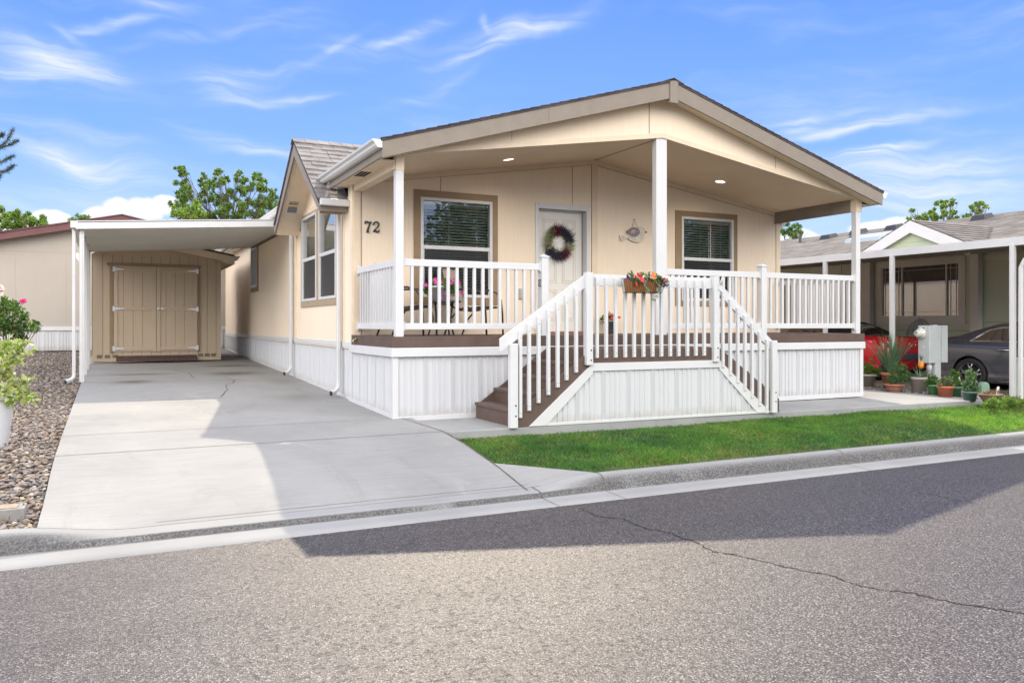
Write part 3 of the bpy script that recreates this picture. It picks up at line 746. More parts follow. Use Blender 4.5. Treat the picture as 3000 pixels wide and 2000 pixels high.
def window(axis, c, u0, u1, z0, z1, rail, trim, name='window', blinds=True, halves=1, side=1, fr=.045, trimmat=None):
    """double-hung window; axis 'y': wall facing -Y at y=c, axis 'x': wall facing -X at x=c. trim: (u0,u1,z0,z1) of the flat brown surround"""
    def B(mb, a, b, d0, d1, p, q, mi=0):     # d measured outward from the wall
        if axis == 'y': mb.box(a, b, c-d1, c-d0, p, q, mi)
        else: mb.box(c-d1, c-d0, a, b, p, q, mi)
    t = MB()
    a, b, p, q = trim
    B(t, a, u0, 0, .02, p, q); B(t, u1, b, 0, .02, p, q); B(t, u0, u1, 0, .0195, z1, q); B(t, u0, u1, 0, .0195, p, z0)
    w = t.build(name, trimmat or BROWN, home)
    w['label'] = ''
    del w['label']
    f = MB(); g = MB(); s = MB(); bl = MB()
    du = (u1-u0-(halves-1)*.20)/halves
    for h in range(halves):
        a = u0+h*(du+.20); b = a+du
        B(f, a, a+fr, -.07, .028, z0, z1); B(f, b-fr, b, -.07, .028, z0, z1)
        B(f, a+fr, b-fr, -.07, .027, z1-fr, z1); B(f, a+fr, b-fr, -.07, .027, z0, z0+fr); B(f, a+fr, b-fr, -.05, .022, rail-.03, rail+.028)
        B(f, a+fr, a+fr+.018, -.04, .012, z0+fr, rail-.03); B(f, b-fr-.018, b-fr, -.04, .012, z0+fr, rail-.03)
        if h < halves-1: B(t := MB(), b, b+.20, -.02, .018, z0, z1); t.build('mullion', trimmat or BROWN, w)
        def pane(mb, p, q, d):
            if axis == 'y': mb.quad((a+fr, c-d, p), (b-fr, c-d, p), (b-fr, c-d, q), (a+fr, c-d, q))
            else: mb.quad((c-d, b-fr, p), (c-d, a+fr, p), (c-d, a+fr, q), (c-d, b-fr, q))
        pane(g, rail, z1-fr, -.015); pane(g, z0+fr, rail, -.03); pane(s, z0+fr, rail, .004)
        if blinds:
            z = z0+.06
            while z < z1-.08:
                zz = z
                if axis == 'y': bl.slab([(a+.02, c+.075, zz+.006), (b-.02, c+.075, zz+.006), (b-.02, c+.112, zz-.010), (a+.02, c+.112, zz-.010)], (0, 0, -.004))
                else: bl.slab([(c+.075, a+.02, zz+.012), (c+.075, b-.02, zz+.012), (c+.11, b-.02, zz-.010), (c+.11, a+.02, zz-.010)], (0, 0, -.002))
                z += .044
            for uu in (a+.12, (a+b)/2-.1, b-.22): B(bl, uu-.002, uu+.002, -.078, -.074, z0+.05, z1-.05)
            B(bl, a+.02, b-.02, -.12, -.07, z1-.085, z1-.045)
    f.build('frame', WHITE, w, bevel=.003); g.build('pane', GLASS, w); s.build('screen', SCREEN, w)
    if blinds: bl.build('blinds', SLAT, w)
    return w
window('y', PY, *WIN1, 2.30, (.905, 2.271, 1.452, 3.141))
window('y', PY, *WIN2, 2.30, (5.697, 7.085, 1.475, 3.135))
BAYTRIM = mat('bay_trim', (.36, .275, .19), .6, var=(5, .09), bump=(100, .001))
window('x', 0, BAY[0], BAY[1], BAY[2], BAY[3], 2.285, (2.65, 5.32, 1.455, 3.075), halves=2, trimmat=BAYTRIM)
mb = MB(); mb.box(.16, .17, 2.6, 5.4, 1.4, 3.1); mb.build('curtain', mat('drawn_blind', (.33, .35, .31), .8), home)
# small sliding window on the side
t = MB(); t.box(-.02, 0, 10.12, 10.25, 1.93, 3.02); t.box(-.0195, 0, 10.25, 11.2, 1.93, 2.03)
w = t.build('window', BROWN, home)
f = MB(); f.box(-.03, .05, 10.25, 10.31, 2.03, 3.0); f.box(-.03, .05, 11.09, 11.15, 2.03, 3.0); f.box(-.028, .05, 10.31, 11.09, 2.03, 2.09); f.box(-.028, .05, 10.31, 11.09, 2.94, 3.0); f.box(-.02, .04, 10.70, 10.75, 2.09, 2.94)
f.build('frame', WHITE, w); g = MB(); g.quad((.02, 11.1, 2.05), (.02, 10.3, 2.05), (.02, 10.3, 2.98), (.02, 11.1, 2.98)); g.build('pane', GLASS, w)

# front door: recessed six-panel slab in a white frame
mb = MB(); ys_ = PY+.11
mb.box(DOOR[0]+.02, DOOR[1]-.02, ys_, ys_+.045, 1.035, 3.0)
door = mb.build('front_door', mat('door_paint', (.72, .70, .65), .45, var=(2, .03)), home)
mb = MB()
dw = DOOR[1]-DOOR[0]-.04; x0 = DOOR[0]+.02
for (pa, pb, qa, qb) in ((.14, .44, .785, .925), (.56, .86, .785, .925), (.14, .44, .40, .74), (.56, .86, .40, .74), (.14, .44, .09, .35), (.56, .86, .09, .35)):
    a, b, c, d = x0+dw*pa, x0+dw*pb, 1.035+1.965*qa, 1.035+1.965*qb
    for (e, g_) in ((0, .012), (.035, .012)):
        mb.box(a+e, a+e+g_, ys_-.006, ys_, c+e, d-e); mb.box(b-e-g_, b-e, ys_-.006, ys_, c+e, d-e); mb.box(a+e+g_, b-e-g_, ys_-.0055, ys_, d-e-g_, d-e); mb.box(a+e+g_, b-e-g_, ys_-.0055, ys_, c+e, c+e+g_)
mb.build('door_panel', mat('door_panel_moulding', (.60, .565, .49), .5), door, bevel=.003)
mb = MB(); mb.lathe([(0, -.055), (.02, -.055), (.029, -.035), (.02, -.014), (.012, -.012), (.012, 0)], (x0+.06, ys_, 1.95), 16, axis='y'); mb.build('door_knob', mat('satin_nickel', (.5, .48, .44), .3, metal=.9), door)
mb = MB()
mb.box(DOOR[0]-.058, DOOR[0]+.002, PY-.022, PY+.16, 1.0, 3.09); mb.box(DOOR[1]-.002, DOOR[1]+.058, PY-.022, PY+.16, 1.0, 3.09); mb.box(DOOR[0]+.002, DOOR[1]-.002, PY-.022, PY+.16, 3.0, 3.09)
mb.build('door_frame', WHITE, door, bevel=.004)
mb = MB(); mb.box(DOOR[0]+.002, DOOR[1]-.002, PY-.03, PY+.16, 1.0, 1.03); mb.build('threshold', mat('rust_brown_sill', (.28, .12, .07), .5, var=(20, .3)), door)
# doorbell outlet box by the door
mb = MB(); q = atY(1527, 860, PY); mb.box(q[0]-.045, q[0]+.045, PY-.035, PY, q[2]-.08, q[2]+.08); mb.box(q[0]-.03, q[0]+.03, PY-.042, PY-.035, q[2]-.05, q[2]+.04); mb.build('outlet_cover', mat('grey_cover', (.4, .41, .38), .4), home, bevel=.006)

# house number 7 2, drawn as bold serif numerals
def digit(mb, ch, x, z, h):
    def strip(pts, w): 
        pts = [(x+a*h, z+b*h) for a, b in pts]; n_ = len(pts)
        L = []; R = []
        for i, (a, b) in enumerate(pts):
            p, q_ = pts[max(i-1, 0)], pts[min(i+1, n_-1)]; dx_, dy_ = q_[0]-p[0], q_[1]-p[1]; l = math.hypot(dx_, dy_) or 1
            ww = (w[i] if isinstance(w, list) else w)*h/2; L.append((a-dy_/l*ww, b+dx_/l*ww)); R.append((a+dy_/l*ww, b-dx_/l*ww))
        for i in range(n_-1):
            mb.slab([(L[i][0], PY-.022, L[i][1]), (R[i][0], PY-.022, R[i][1]), (R[i+1][0], PY-.022, R[i+1][1]), (L[i+1][0], PY-.022, L[i+1][1])], (0, .02, 0))
    if ch == '7':
        strip([(.02, .74), (.06, .93), (.2, .92), (.4, .86), (.58, .97)], [.07, .16, .15, .12, .08])
        strip([(.56, .93), (.42, .68), (.33, .45), (.27, .22), (.25, .04)], [.08, .11, .14, .17, .19])
        strip([(.13, .02), (.40, .02)], .05)
    else:
        strip([(.05, .66), (.09, .80), (.2, .92), (.34, .95), (.48, .86), (.52, .70), (.44, .52), (.28, .34), (.12, .18), (.04, .06)], [.14, .13, .10, .08, .12, .15, .13, .10, .08, .07])
        strip([(.03, .10), (.2, .13), (.38, .06), (.5, .08), (.57, .26)], [.12, .16, .19, .15, .05])
for ch, px in (('7', 1068), ('2', 1092)):
    q = atY(px, 681, PY); mb = MB(); digit(mb, ch, q[0], q[2], .165); mb.build('house_number', BLACK, home)

# deck
mb = MB(); mb.box(-.03, W_+.03, -.03, PY, .97, 1.0)
for y in frange(.11, PY-.05, 12): mb.box(-.028, W_+.028, y-.003, y+.003, 1.0, 1.0005)
deck = mb.build('porch_deck', DECK, home)
mb = MB(); mb.box(-.03, W_+.03, -.03, .01, .862, .969); mb.box(-.03, .01, .011, PY, .862, .969); mb.box(W_-.01, W_+.03, .011, PY, .862, .969); mb.build('deck_rim', DECK, deck, bevel=.004)
q = atX(1047, 995, -.03)
mb = MB(); mb.tube([(q[0], q[1], q[2]), (q[0]-.05, q[1], q[2]), (q[0]-.07, q[1]-.02, q[2]-.03)], [.012, .014, .016], 10); mb.tube([(q[0]-.01, q[1], q[2]), (q[0]-.03, q[1], q[2]+.02)], .012, 8); mb.build('hose_tap', mat('brass', (.45, .36, .2), .35, metal=.8), home)
mb = MB(); mb.lathe([(0, -.02), (.028, -.018), (.03, 0), (0, .002)], (q[0]-.035, q[1]+.09, q[2]), 14, axis='x'); mb.build('tap_handle', mat('green_tap', (.02, .12, .07), .4), home)

# corrugated skirting with perforated strips
def skirt_profile(L, phase=0., per=.37):
    """(u, depth, vent?) stations along the run"""
    out = []; u = -phase
    while u < L:
        for du, d, v in ((0, 0, 0), (.055, 0, 0), (.060, .016, 1), (.115, .016, 0), (.121, 0, 0), (.18, 0, 0), (.186, .018, 0), (.196, .018, 0), (.202, 0, 0), (.255, 0, 0), (.261, .018, 0), (.271, .018, 0), (.277, 0, 0), (.325, 0, 0), (.331, .014, 0), (.341, .014, 0), (.347, 0, 0)):
            a = u+du
            if 0 <= a <= L: out.append((a, d, v))
        u += per
    out.append((L, 0, 0)); return out
def skirt(name, axis, c, u0, u1, zt, zb, parent, phase=0., outward=-1, vents=True):
    """zt, zb functions of u"""
    mb = MB(); st = skirt_profile(u1-u0, phase)
    for (a, da, va), (b, db, vb) in zip(st[:-1], st[1:]):
        A, B_ = u0+a, u0+b
        if zt(A)-zb(A) < .005 and zt(B_)-zb(B_) < .005: continue
        mi = 1 if (va and vents) else 0
        if axis == 'y': mb.quad((A, c+outward*da, zb(A)), (B_, c+outward*db, zb(B_)), (B_, c+outward*db, zt(B_)), (A, c+outward*da, zt(A)), mi)
        else: mb.quad((c+outward*db, B_, zb(B_)), (c+outward*da, A, zb(A)), (c+outward*da, A, zt(A)), (c+outward*db, B_, zt(B_)), mi)
    return mb.build(name, [VINYL, VENTM], parent)
sk = skirt('skirting', 'y', .02, 0, W_, lambda u: .80, lambda u: wz(u)+.02, home, .05)
skirt('skirting', 'x', 0.0, 0, PY+.05, lambda u: .80, lambda u: hd(u)+.02, home, .1)
skirt('skirting', 'x', .03, PY+.05, HOUSE_END, lambda u: .86, lambda u: hd(u)+.015, home, .2, vents=False)
skirt('skirting', 'x', W_, 0, HOUSE_END, lambda u: .80, lambda u: wz(8)+.02, home, .2, outward=1)
mb = MB()
mb.box(-.045, W_+.045, -.035, .03, .75, .862); mb.box(-.045, -.005, .03, PY+.06, .75, .862); mb.box(W_+.005, W_+.045, .03, PY, .75, .862)
mb.box(-.012, .03, PY+.06, HOUSE_END, .82, .90)
mb.build('skirting_band', WHITE, home, bevel=.008)
mb = MB(); mb.box(-.02, W_+.02, -.005, .03, -.05, .02)
for a, b in zip(frange(-.0, HOUSE_END-.01, 24)[:-1], frange(0, HOUSE_END-.01, 24)[1:]):
    mb.slab([(-.025 if a < PY else .012, a, hd(a)), (-.025 if a < PY else .012, b, hd(b)), (-.025 if a < PY else .012, b, hd(b)+.04), (-.025 if a < PY else .012, a, hd(a)+.04)], (.03, 0, 0))
mb.box(-.022, .05, -.008, .04, .0, .75); mb.box(W_-.05, W_+.022, -.008, .04, -.05, .75)
mb.build('skirting_track', WHITE, home)

# porch posts
def post(x0, x1, y0, y1, z0, z1, parent=home, name='porch_post'):
    mb = MB(); mb.box(x0, x1, y0, y1, z0, z1); return mb.build(name, WHITE, parent, bevel=.006)
post(.025, .125, .005, .105, .99, 3.04); post(3.925, 4.115, .005, .105, .99, 3.85); post(8.0, 8.1, .005, .105, .99, 3.03)
mb = MB()   # beams
mb.box(.0, .13, .02, PY, 3.05, 3.24); mb.box(.022, .128, .002, .108, 3.04, 3.245)
mb.build('porch_beam', TAN2, home)
mb = MB(); mb.box(8.0, 8.13, .12, PY, 3.04, 3.235)
mb.box(8.0, 8.003, .12, PY, 3.02, 3.04); mb.build('porch_beam', TAUPE, home)
mb = MB(); mb.box(7.998, 8.13, .0, .118, 3.03, 3.235); mb.build('beam_cap', TAN2, home)
# porch ceiling
mb = MB()
mb.slab([(0, .0, zc_(0)), (0, PY, zc_(0)), (4.03, PY, 3.85), (4.03, .0, 3.85)], (0, 0, .02)); mb.slab([(4.03, .0, 3.85), (4.03, PY, 3.85), (8.1, PY, zc_(8.1)), (8.1, 0, zc_(8.1))], (0, 0, .02))
mb.build('porch_ceiling', CEIL, home)
mb = MB(); mb.box(4.028, 4.032, .1, PY, 3.842, 3.849); mb.build('ceiling_seam', MATS['seam_shadow'], home)
def ceil_hit(px, py):
    z = 3.5
    for _ in range(20): p = atZ(px, py, z); z = zc_(p[0])
    return p
LAMP = mat('lamp_lens', (.9, .88, .82), .4, emit=((1, .93, .80), 1.6))
for px, py in ((1490, 466), (2110, 531)):
    x, y, z = ceil_hit(px, py); sl = .155 if x < 4.03 else -.155
    mb = MB(); n_ = 24
    ring = lambda r, dz_: [(x+r*cos(2*pi*k_/n_), y+r*sin(2*pi*k_/n_), z+sl*r*cos(2*pi*k_/n_)+dz_) for k_ in range(n_)]
    A, B_ = ring(.105, -.002), ring(.078, -.012); mb.add(A+B_, [(i, (i+1) % n_, n_+(i+1) % n_, n_+i) for i in range(n_)], 0, True)
    l = mb.build('ceiling_light', WHITE, home)
    mb = MB(); mb.add(ring(.078, -.010), [tuple(range(n_))]); mb.build('lens', LAMP, l)
    ld = bpy.data.lights.new('lamp_glow', 'SPOT'); ld.energy = 13; ld.spot_size = radians(165); ld.spot_blend = 1.0; ld.shadow_soft_size = .08; ld.color = (1, .86, .64)
    lo_ = bpy.data.objects.new('lamp_glow', ld); COL.objects.link(lo_); lo_.location = (x, y, z-.05)

# front gable infill above the porch opening
def zr(x): return 3.33+.2995*(x+.22) if x <= 4.05 else 3.33+.2995*(8.32-x)     # roof deck height
mb = MB()
mb.slab([(.0, .0, 3.22), (4.03, .0, 3.85), (4.03, .0, zr(4.03)-.2), (.0, .0, zr(0)-.12)], (0, .03, 0)); mb.slab([(4.03, .0, 3.85), (8.13, .0, 3.21), (8.13, .0, zr(8.13)-.12), (4.03, .0, zr(4.03)-.2)], (0, .03, 0))
mb.build('gable_siding', TAN, home)
mb = MB()
for xa, xb in ((.02, 4.03), (4.03, 8.11)):
    za, zb_ = zc_(xa)-.012, zc_(xb)-.012
    mb.slab([(xa, -.012, za), (xb, -.012, zb_), (xb, -.012, zb_+.07), (xa, -.012, za+.07)], (0, .012, 0))
mb.build('arch_trim', TAN2, home)
for q_ in ((3.79, 3.80, 3.86, 4.32), (1.6, 1.603, 3.55, 3.75), (6.2, 6.203, 3.58, 3.78)): mb = MB(); mb.box(q_[0], q_[1], -.004, 0, q_[2], q_[3]); mb.build('gable_seam', MATS['seam_shadow'], home)

# main roof
EX0, EX1, EY0, EY1 = -.24, 8.37, -.235, HOUSE_END+.3
RIDGE = (4.05, 4.615)
mb = MB()
def rz(x): return 3.345+(RIDGE[1]-3.345)*(x-EX0)/(4.05-EX0) if x <= 4.05 else 3.345+(RIDGE[1]-3.345)*(EX1-x)/(EX1-4.05)
for xe_, ya_, yb_ in ((EX0, EY0, 2.4), (.03, 2.4, 5.5), (EX0, 5.5, EY1)): mb.slab([(xe_, ya_, rz(xe_)), (4.05, ya_, RIDGE[1]), (4.05, yb_, RIDGE[1]), (xe_, yb_, rz(xe_))], (0, 0, -.03))
mb.slab([(4.05, EY0, RIDGE[1]), (EX1, EY0, rz(EX1)), (EX1, EY1, rz(EX1)), (4.05, EY1, RIDGE[1])], (0, 0, -.03))
# shingle courses standing up a little along the slopes, seen edge-on at the rake
nC = 30
for k_ in range(nC):
    for sgn in (0, 1):
        xa = EX0+(4.05-EX0)*k_/nC; xb = EX0+(4.05-EX0)*(k_+1)/nC+.02
        if sgn: xa, xb = EX1-(xa-EX0), EX1-(xb-EX0)
        for ya_, yb_ in (((EY0-.01, 2.4), (5.5, EY1)) if (k_ < 3 and not sgn) else ((EY0-.01, EY1),)):
            mb.slab([(xa, ya_, rz(xa)+.013), (xa, yb_, rz(xa)+.013), (xb, yb_, rz(xb)+.004), (xb, ya_, rz(xb)+.004)], (0, 0, -.012))
for k_ in range(48): mb.slab([(3.88, EY0+.3*k_*1.14-.01, 4.57), (4.05, EY0+.3*k_*1.14-.01, 4.632), (4.05, EY0+.3*k_*1.14+.33, 4.625), (3.88, EY0+.3*k_*1.14+.33, 4.565)], (0, 0, .012)); mb.slab([(4.05, EY0+.3*k_*1.14-.01, 4.632), (4.22, EY0+.3*k_*1.14-.01, 4.57), (4.22, EY0+.3*k_*1.14+.33, 4.565), (4.05, EY0+.3*k_*1.14+.33, 4.625)], (0, 0, .012))
roof = mb.build('roof', SHINGD, home)
mb = MB()       # rake fascias in front, eaves fascias at the sides
for xa, xb in ((-.22, 3.985), (8.35, 4.115)):
    mb.slab([(xa, -.225, rz(xa)-.225), (xb, -.225, rz(xb)-.25), (xb, -.225, rz(xb)-.032), (xa, -.225, rz(xa)-.032)], (0, .03, 0))
mb.box(-.222, -.195, -.195, 2.35, 3.14, 3.305); mb.box(8.325, 8.352, -.195, EY1, 3.14, 3.305); mb.box(-.222, -.195, 5.65, EY1, 3.14, 3.305)
mb.build('fascia', TAUPE, home)
mb = MB(); mb.box(3.985, 4.125, -.245, -.17, 4.285, 4.60); mb.build('ridge_block', TAUPE, home, bevel=.004)
mb = MB(); xa = 2.03; mb.slab([(xa, -.2262, rz(xa)-.24), (xa+.006, -.2262, rz(xa)-.24), (xa+.004, -.2262, rz(xa)-.034), (xa-.002, -.2262, rz(xa)-.034)], (0, .001, 0)); mb.build('fascia_joint', MATS['seam_shadow'], home)
mb = MB()       # soffits
mb.box(-.2, 0.001, .0, 2.2, 3.142, 3.155); mb.box(-.2, .001, 5.6, EY1, 3.142, 3.155); mb.box(W_, 8.33, .0, EY1, 3.142, 3.155)
for xa, xb in ((-.2, 4.05), (4.05, 8.33)): mb.slab([(xa, -.2, rz(xa)-.215), (xb, -.2, rz(xb)-.215), (xb, .01, rz(xb)-.215), (xa, .01, rz(xa)-.215)], (0, 0, .01))
mb.build('soffit', TAN2, home)
mb = MB()
q = atZ(1045, 509, 3.14)
for r_ in range(3):
    for k_ in range(9): mb.box(-.175+r_*.05, -.135+r_*.05, q[1]-.18+k_*.042, q[1]-.155+k_*.042, 3.138, 3.1415)
mb.build('soffit_vent', DARK, home)
# eaves gutters (ogee) and downspouts
def gutter(y0, y1, x0, ztop, sgn, parent=home, name='gutter'):
    p = [(0, 0), (0, -.085), (.06, -.09), (.085, -.06), (.105, -.035), (.115, 0), (.122, 0), (.122, -.004), (.107, -.008), (.08, -.075), (.055, -.098), (-.0, -.098)]
    o_ = [(0, 0), (0, -.098), (.055, -.098), (.08, -.075), (.09, -.045), (.118, -.022), (.122, 0)]
    mb = MB(); n_ = len(o_)
    for yy in (y0, y1): mb.add([(x0-sgn*a, yy, ztop+b) for a, b in o_], [tuple(range(n_))])
    vs = [(x0-sgn*a, yy, ztop+b) for yy in (y0, y1) for a, b in o_]
    mb.add(vs, [(i, i+1, n_+i+1, n_+i) for i in range(n_-1)])
    mb.add([(x0-sgn*a, yy, ztop-.02) for yy in (y0, y1) for a in (.003, .115)], [(0, 1, 3, 2)], 0)
    return mb.build(name, ALU, parent, recalc=True)
YG = atX(917, 532, -.34)[1]
gutter(-.235, YG+.12, -.223, 3.335, 1); gutter(5.75, EY1, -.223, 3.335, 1); gutter(-.235, EY1, 8.352, 3.335, -1)
def downspout(path, w=.075, d=.055, parent=home, name='downspout', fwd=(1, 0, 0)):
    """rectangular corrugated pipe along a path"""
    mb = MB(); pts = [Vector(p) for p in path]; f = Vector(fwd); vs = []
    for i, p in enumerate(pts):
        dd = (pts[min(i+1, len(pts)-1)]-pts[max(i-1, 0)]).normalized(); s_ = dd.cross(f).normalized(); g_ = s_.cross(dd).normalized()
        for a, b in ((-1, -.6), (-.6, -1), (.6, -1), (1, -.6), (1, .6), (.6, 1), (-.6, 1), (-1, .6)): vs.append(p+s_*a*w/2+g_*b*d/2)
    mb.add(vs, [(i*8+k_, i*8+(k_+1) % 8, (i+1)*8+(k_+1) % 8, (i+1)*8+k_) for i in range(len(pts)-1) for k_ in range(8)], 0)
    o = mb.build(name, ALU, parent)
    mb = MB(); e = pts[-1]; dd = (pts[-1]-pts[-2]).normalized(); mb.add([v+dd*.001 for v in vs[-8:]], [tuple(range(8))]); mb.build('spout_mouth', DARK, o)
    return o
for yy, zt_ in ((2.46, 2.86), (6.02, 3.05)):
    zb_ = hd(yy)+.10
    downspout([(-.06, yy, zt_), (-.06, yy, zb_+.14), (-.065, yy-.01, zb_+.08), (-.085, yy-.03, zb_+.03), (-.13, yy-.07, zb_-.01), (-.20, yy-.12, zb_-.03)])
downspout([(8.44, 1.9, 3.25), (8.42, 1.92, 3.15), (8.25, 1.98, 2.98), (8.19, 2.0, 2.9), (8.19, 2.0, .1)], fwd=(0, 1, 0))

# side gable over the bay window
GX, GY0, GY1, GYR = -.43, 2.13, 5.63, 3.88; GZR, GZE = 4.15, 2.955
gs = (GZR-GZE)/(GYR-GY0)
def gz(y): return GZR-gs*abs(y-GYR)
mb = MB()
for s_ in (-1, 1):
    ye = GY0 if s_ < 0 else GY1
    ym = GYR+s_*(GZR-3.42)/gs
    mb.slab([(GX, GYR, GZR-.03), (2.5, GYR, GZR-.03), (-.05, ym, 3.39), (.04, ye+(-s_)*.1, gz(ye)-.03), (.04, ye, GZE-.03), (GX, ye, GZE-.03)], (0, 0, -.04))
gable = mb.build('side_gable', SHINGD, home)
# laid shingles, course by course
mb = MB(); nC = 13; mi_c = 0
slope_len = math.hypot(GYR-GY0, GZR-GZE)
for s_ in (-1, 1):
    for c_ in range(nC):
        t0, t1 = c_/nC, (c_+1)/nC
        ye = GY0-.02 if s_ < 0 else GY1+.02
        ya, yb = ye+(GYR-ye)*t0, ye+(GYR-ye)*min(1, t1+.03)
        za, zb_ = gz(ya)+.018, gz(yb)+.004
        x_ = GX-.02; zmin = gz(ya)
        xend = .02 if zmin < 3.36 else EX0+(zmin-3.345)/(RIDGE[1]-3.345)*(4.05-EX0)+.05
        while x_ < xend:
            w_ = random.choice([.14, .2, .28, .34, .22]); xe = min(x_+w_, xend); up_ = random.choice([0, 0, .009]); dn = random.choice([0, 0, .012])*(-1 if s_ < 0 else 1)
            mb.slab([(x_+.002, ya+dn, za+up_), (xe-.002, ya+dn, za+up_), (xe-.002, yb, zb_+up_*.4), (x_+.002, yb, zb_+up_*.4)], (0, 0, -.012-up_))
            x_ = xe
x_ = GX-.03
while x_ < 2.4:
    for s_ in (-1, 1): mb.slab([(x_, GYR, GZR+.03), (x_+.21, GYR, GZR+.022), (x_+.21, GYR+s_*.13, GZR-.055), (x_, GYR+s_*.13, GZR-.047)], (0, 0, -.014))
    x_ += .20
mb.build('shingle_courses', SHING, gable)
mb = MB()
for s_ in (-1, 1):
    ye = GY0 if s_ < 0 else GY1
    a, b = (GX, ye, GZE-.05), (GX, GYR, GZR-.05)
    mb.slab([a, b, (GX, GYR, GZR-.05-.21), (GX, ye, GZE-.05-.13)], (.028, 0, 0))
mb.box(GX+.028, 0, GY0-.0, GY0+.028, GZE-.175, GZE-.075); mb.box(GX+.028, 0, GY1-.028, GY1, GZE-.175, GZE-.075)
mb.build('rake_fascia', TAUPE, gable)
mb = MB()
for s_ in (-1, 1):
    ye = GY0+.03 if s_ < 0 else GY1-.03
    yf = GYR+s_*(GYR-GY0-.32)
    mb.slab([(GX+.028, GYR, GZR-.2), (0, GYR, GZR-.2), (0, yf, gz(yf)-.16), (GX+.028, yf, gz(yf)-.16)], (0, 0, .012))
    mb.slab([(GX+.028, yf, gz(yf)-.16), (0, yf, gz(yf)-.16), (0, ye, GZE-.178), (GX+.028, ye, GZE-.178)], (0, 0, .01))
mb.build('gable_soffit', TAN2, gable)
mb = MB(); mb.box(GX+.03, -.02, GY0+.055, GY0+.075, GZE-.19, GZE-.09); mb.box(GX+.03, -.08, GY0+.05, GY0+.08, GZE-.205, GZE-.09); mb.build('eave_board', BROWN, gable)
# white gutter at the near eave, running along the street direction
mb = MB(); mb.box(GX+.01, .0, GY0-.09, GY0-.002, GZE-.10, GZE-.005); mb.build('gable_gutter', ALU, gable, bevel=.01)
mb = MB(); mb.box(GX+.01, .0, GY1+.002, GY1+.09, GZE-.10, GZE-.005); mb.build('gable_gutter', ALU, gable, bevel=.01)
# louvre vent let into the far soffit
mb = MB(); y0_, y1_ = 4.62, 5.16; o1 = lambda y: gz(y)-.166-.002
mb.slab([(-.32, y0_, o1(y0_)), (-.12, y0_, o1(y0_)), (-.12, y1_, o1(y1_)), (-.32, y1_, o1(y1_))], (0, 0, .008))
vt = mb.build('louvre_vent', WHITE, gable)
mb = MB()
for r_ in range(3):
    for k_ in range(9):
        ya = y0_+.04+r_*.165; x_ = -.30+k_*.018; mb.slab([(x_, ya, o1(ya)-.004), (x_+.009, ya, o1(ya)-.004), (x_+.009, ya+.13, o1(ya+.13)-.004), (x_, ya+.13, o1(ya+.13)-.004)], (0, 0, .003))
mb.build('louvre_slot', DARK, vt)

# porch railings
def rail_x(y, x0, x1, parent=home, skip=(), name='porch_railing'):
    mb = MB(); mb.box(x0, x1, y-.022, y+.022, 1.872, 1.96); mb.box(x0, x1, y-.022, y+.022, 1.085, 1.165)
    for x in (x0, x1):
        s_ = 1 if x == x0 else -1
        for z0, z1 in ((1.865, 1.968), (1.078, 1.172)): mb.box(x, x+s_*.02, y-.032, y+.032, z0-.012, z1+.012)
    r_ = mb.build(name, WHITE, parent, bevel=.005)
    n_ = max(2, round((x1-x0)/.1235)); 
    for k_ in range(1, n_): 
        x = x0+(x1-x0)*k_/n_; b = MB(); b.box(x-.0185, x+.0185, y-.018, y+.018, 1.165, 1.872); b.build('baluster', WHITE, r_)
    return r_
def rail_y(x, y0, y1, parent=home):
    mb = MB(); mb.box(x-.022, x+.022, y0, y1, 1.872, 1.96); mb.box(x-.022, x+.022, y0, y1, 1.085, 1.165)
    for y, s_ in ((y0, 1), (y1, -1)):
        for z0, z1 in ((1.865, 1.968), (1.078, 1.172)): mb.box(x-.032, x+.032, y, y+s_*.02, z0-.012, z1+.012)
    r_ = mb.build('porch_railing', WHITE, parent, bevel=.005); n_ = round((y1-y0)/.1235)
    for k_ in range(1, n_):
        y = y0+(y1-y0)*k_/n_; b = MB(); b.box(x-.018, x+.018, y-.0185, y+.0185, 1.165, 1.872); b.build('baluster', WHITE, r_)
def newel(x, y, parent=home):
    mb = MB(); mb.box(x-.052, x+.052, y-.052, y+.052, .99, 2.045); mb.add([(x-.062, y-.062, 2.045), (x+.062, y-.062, 2.045), (x+.062, y+.062, 2.045), (x-.062, y+.062, 2.045), (x-.062, y-.062, 2.06), (x+.062, y-.062, 2.06), (x+.062, y+.062, 2.06), (x-.062, y+.062, 2.06), (x, y, 2.095)],
        [(0, 1, 5, 4), (1, 2, 6, 5), (2, 3, 7, 6), (3, 0, 4, 7), (4, 5, 8), (5, 6, 8), (6, 7, 8), (7, 4, 8), (3, 2, 1, 0)])
    return mb.build('newel_post', WHITE, parent, bevel=.003)
XN1 = atY(1598, 850, .0)[0]; XN2 = atY(2240, 850, .0)[0]
newel(XN1, .055); newel(XN2, .055)
rail_x(.055, .125, XN1-.052); rail_x(.055, 4.115, XN2-.052); rail_x(.055, XN2+.052, 8.0)
rail_y(.075, .105, PY-.02); rail_y(8.05, .105, PY-.02)
mb = MB(); q = atY(1577, 808, 0.02); c_ = XN1-.052
mb.tube([(c_-.0, .03, 1.74), (c_-.03, .03, 1.745), (c_-.035, .03, 1.72), (c_-.012, .03, 1.705), (c_-.036, .03, 1.69), (c_-.03, .03, 1.66), (c_, .03, 1.665)], .008, 6); mb.build('gate_hook', BLACK, home)
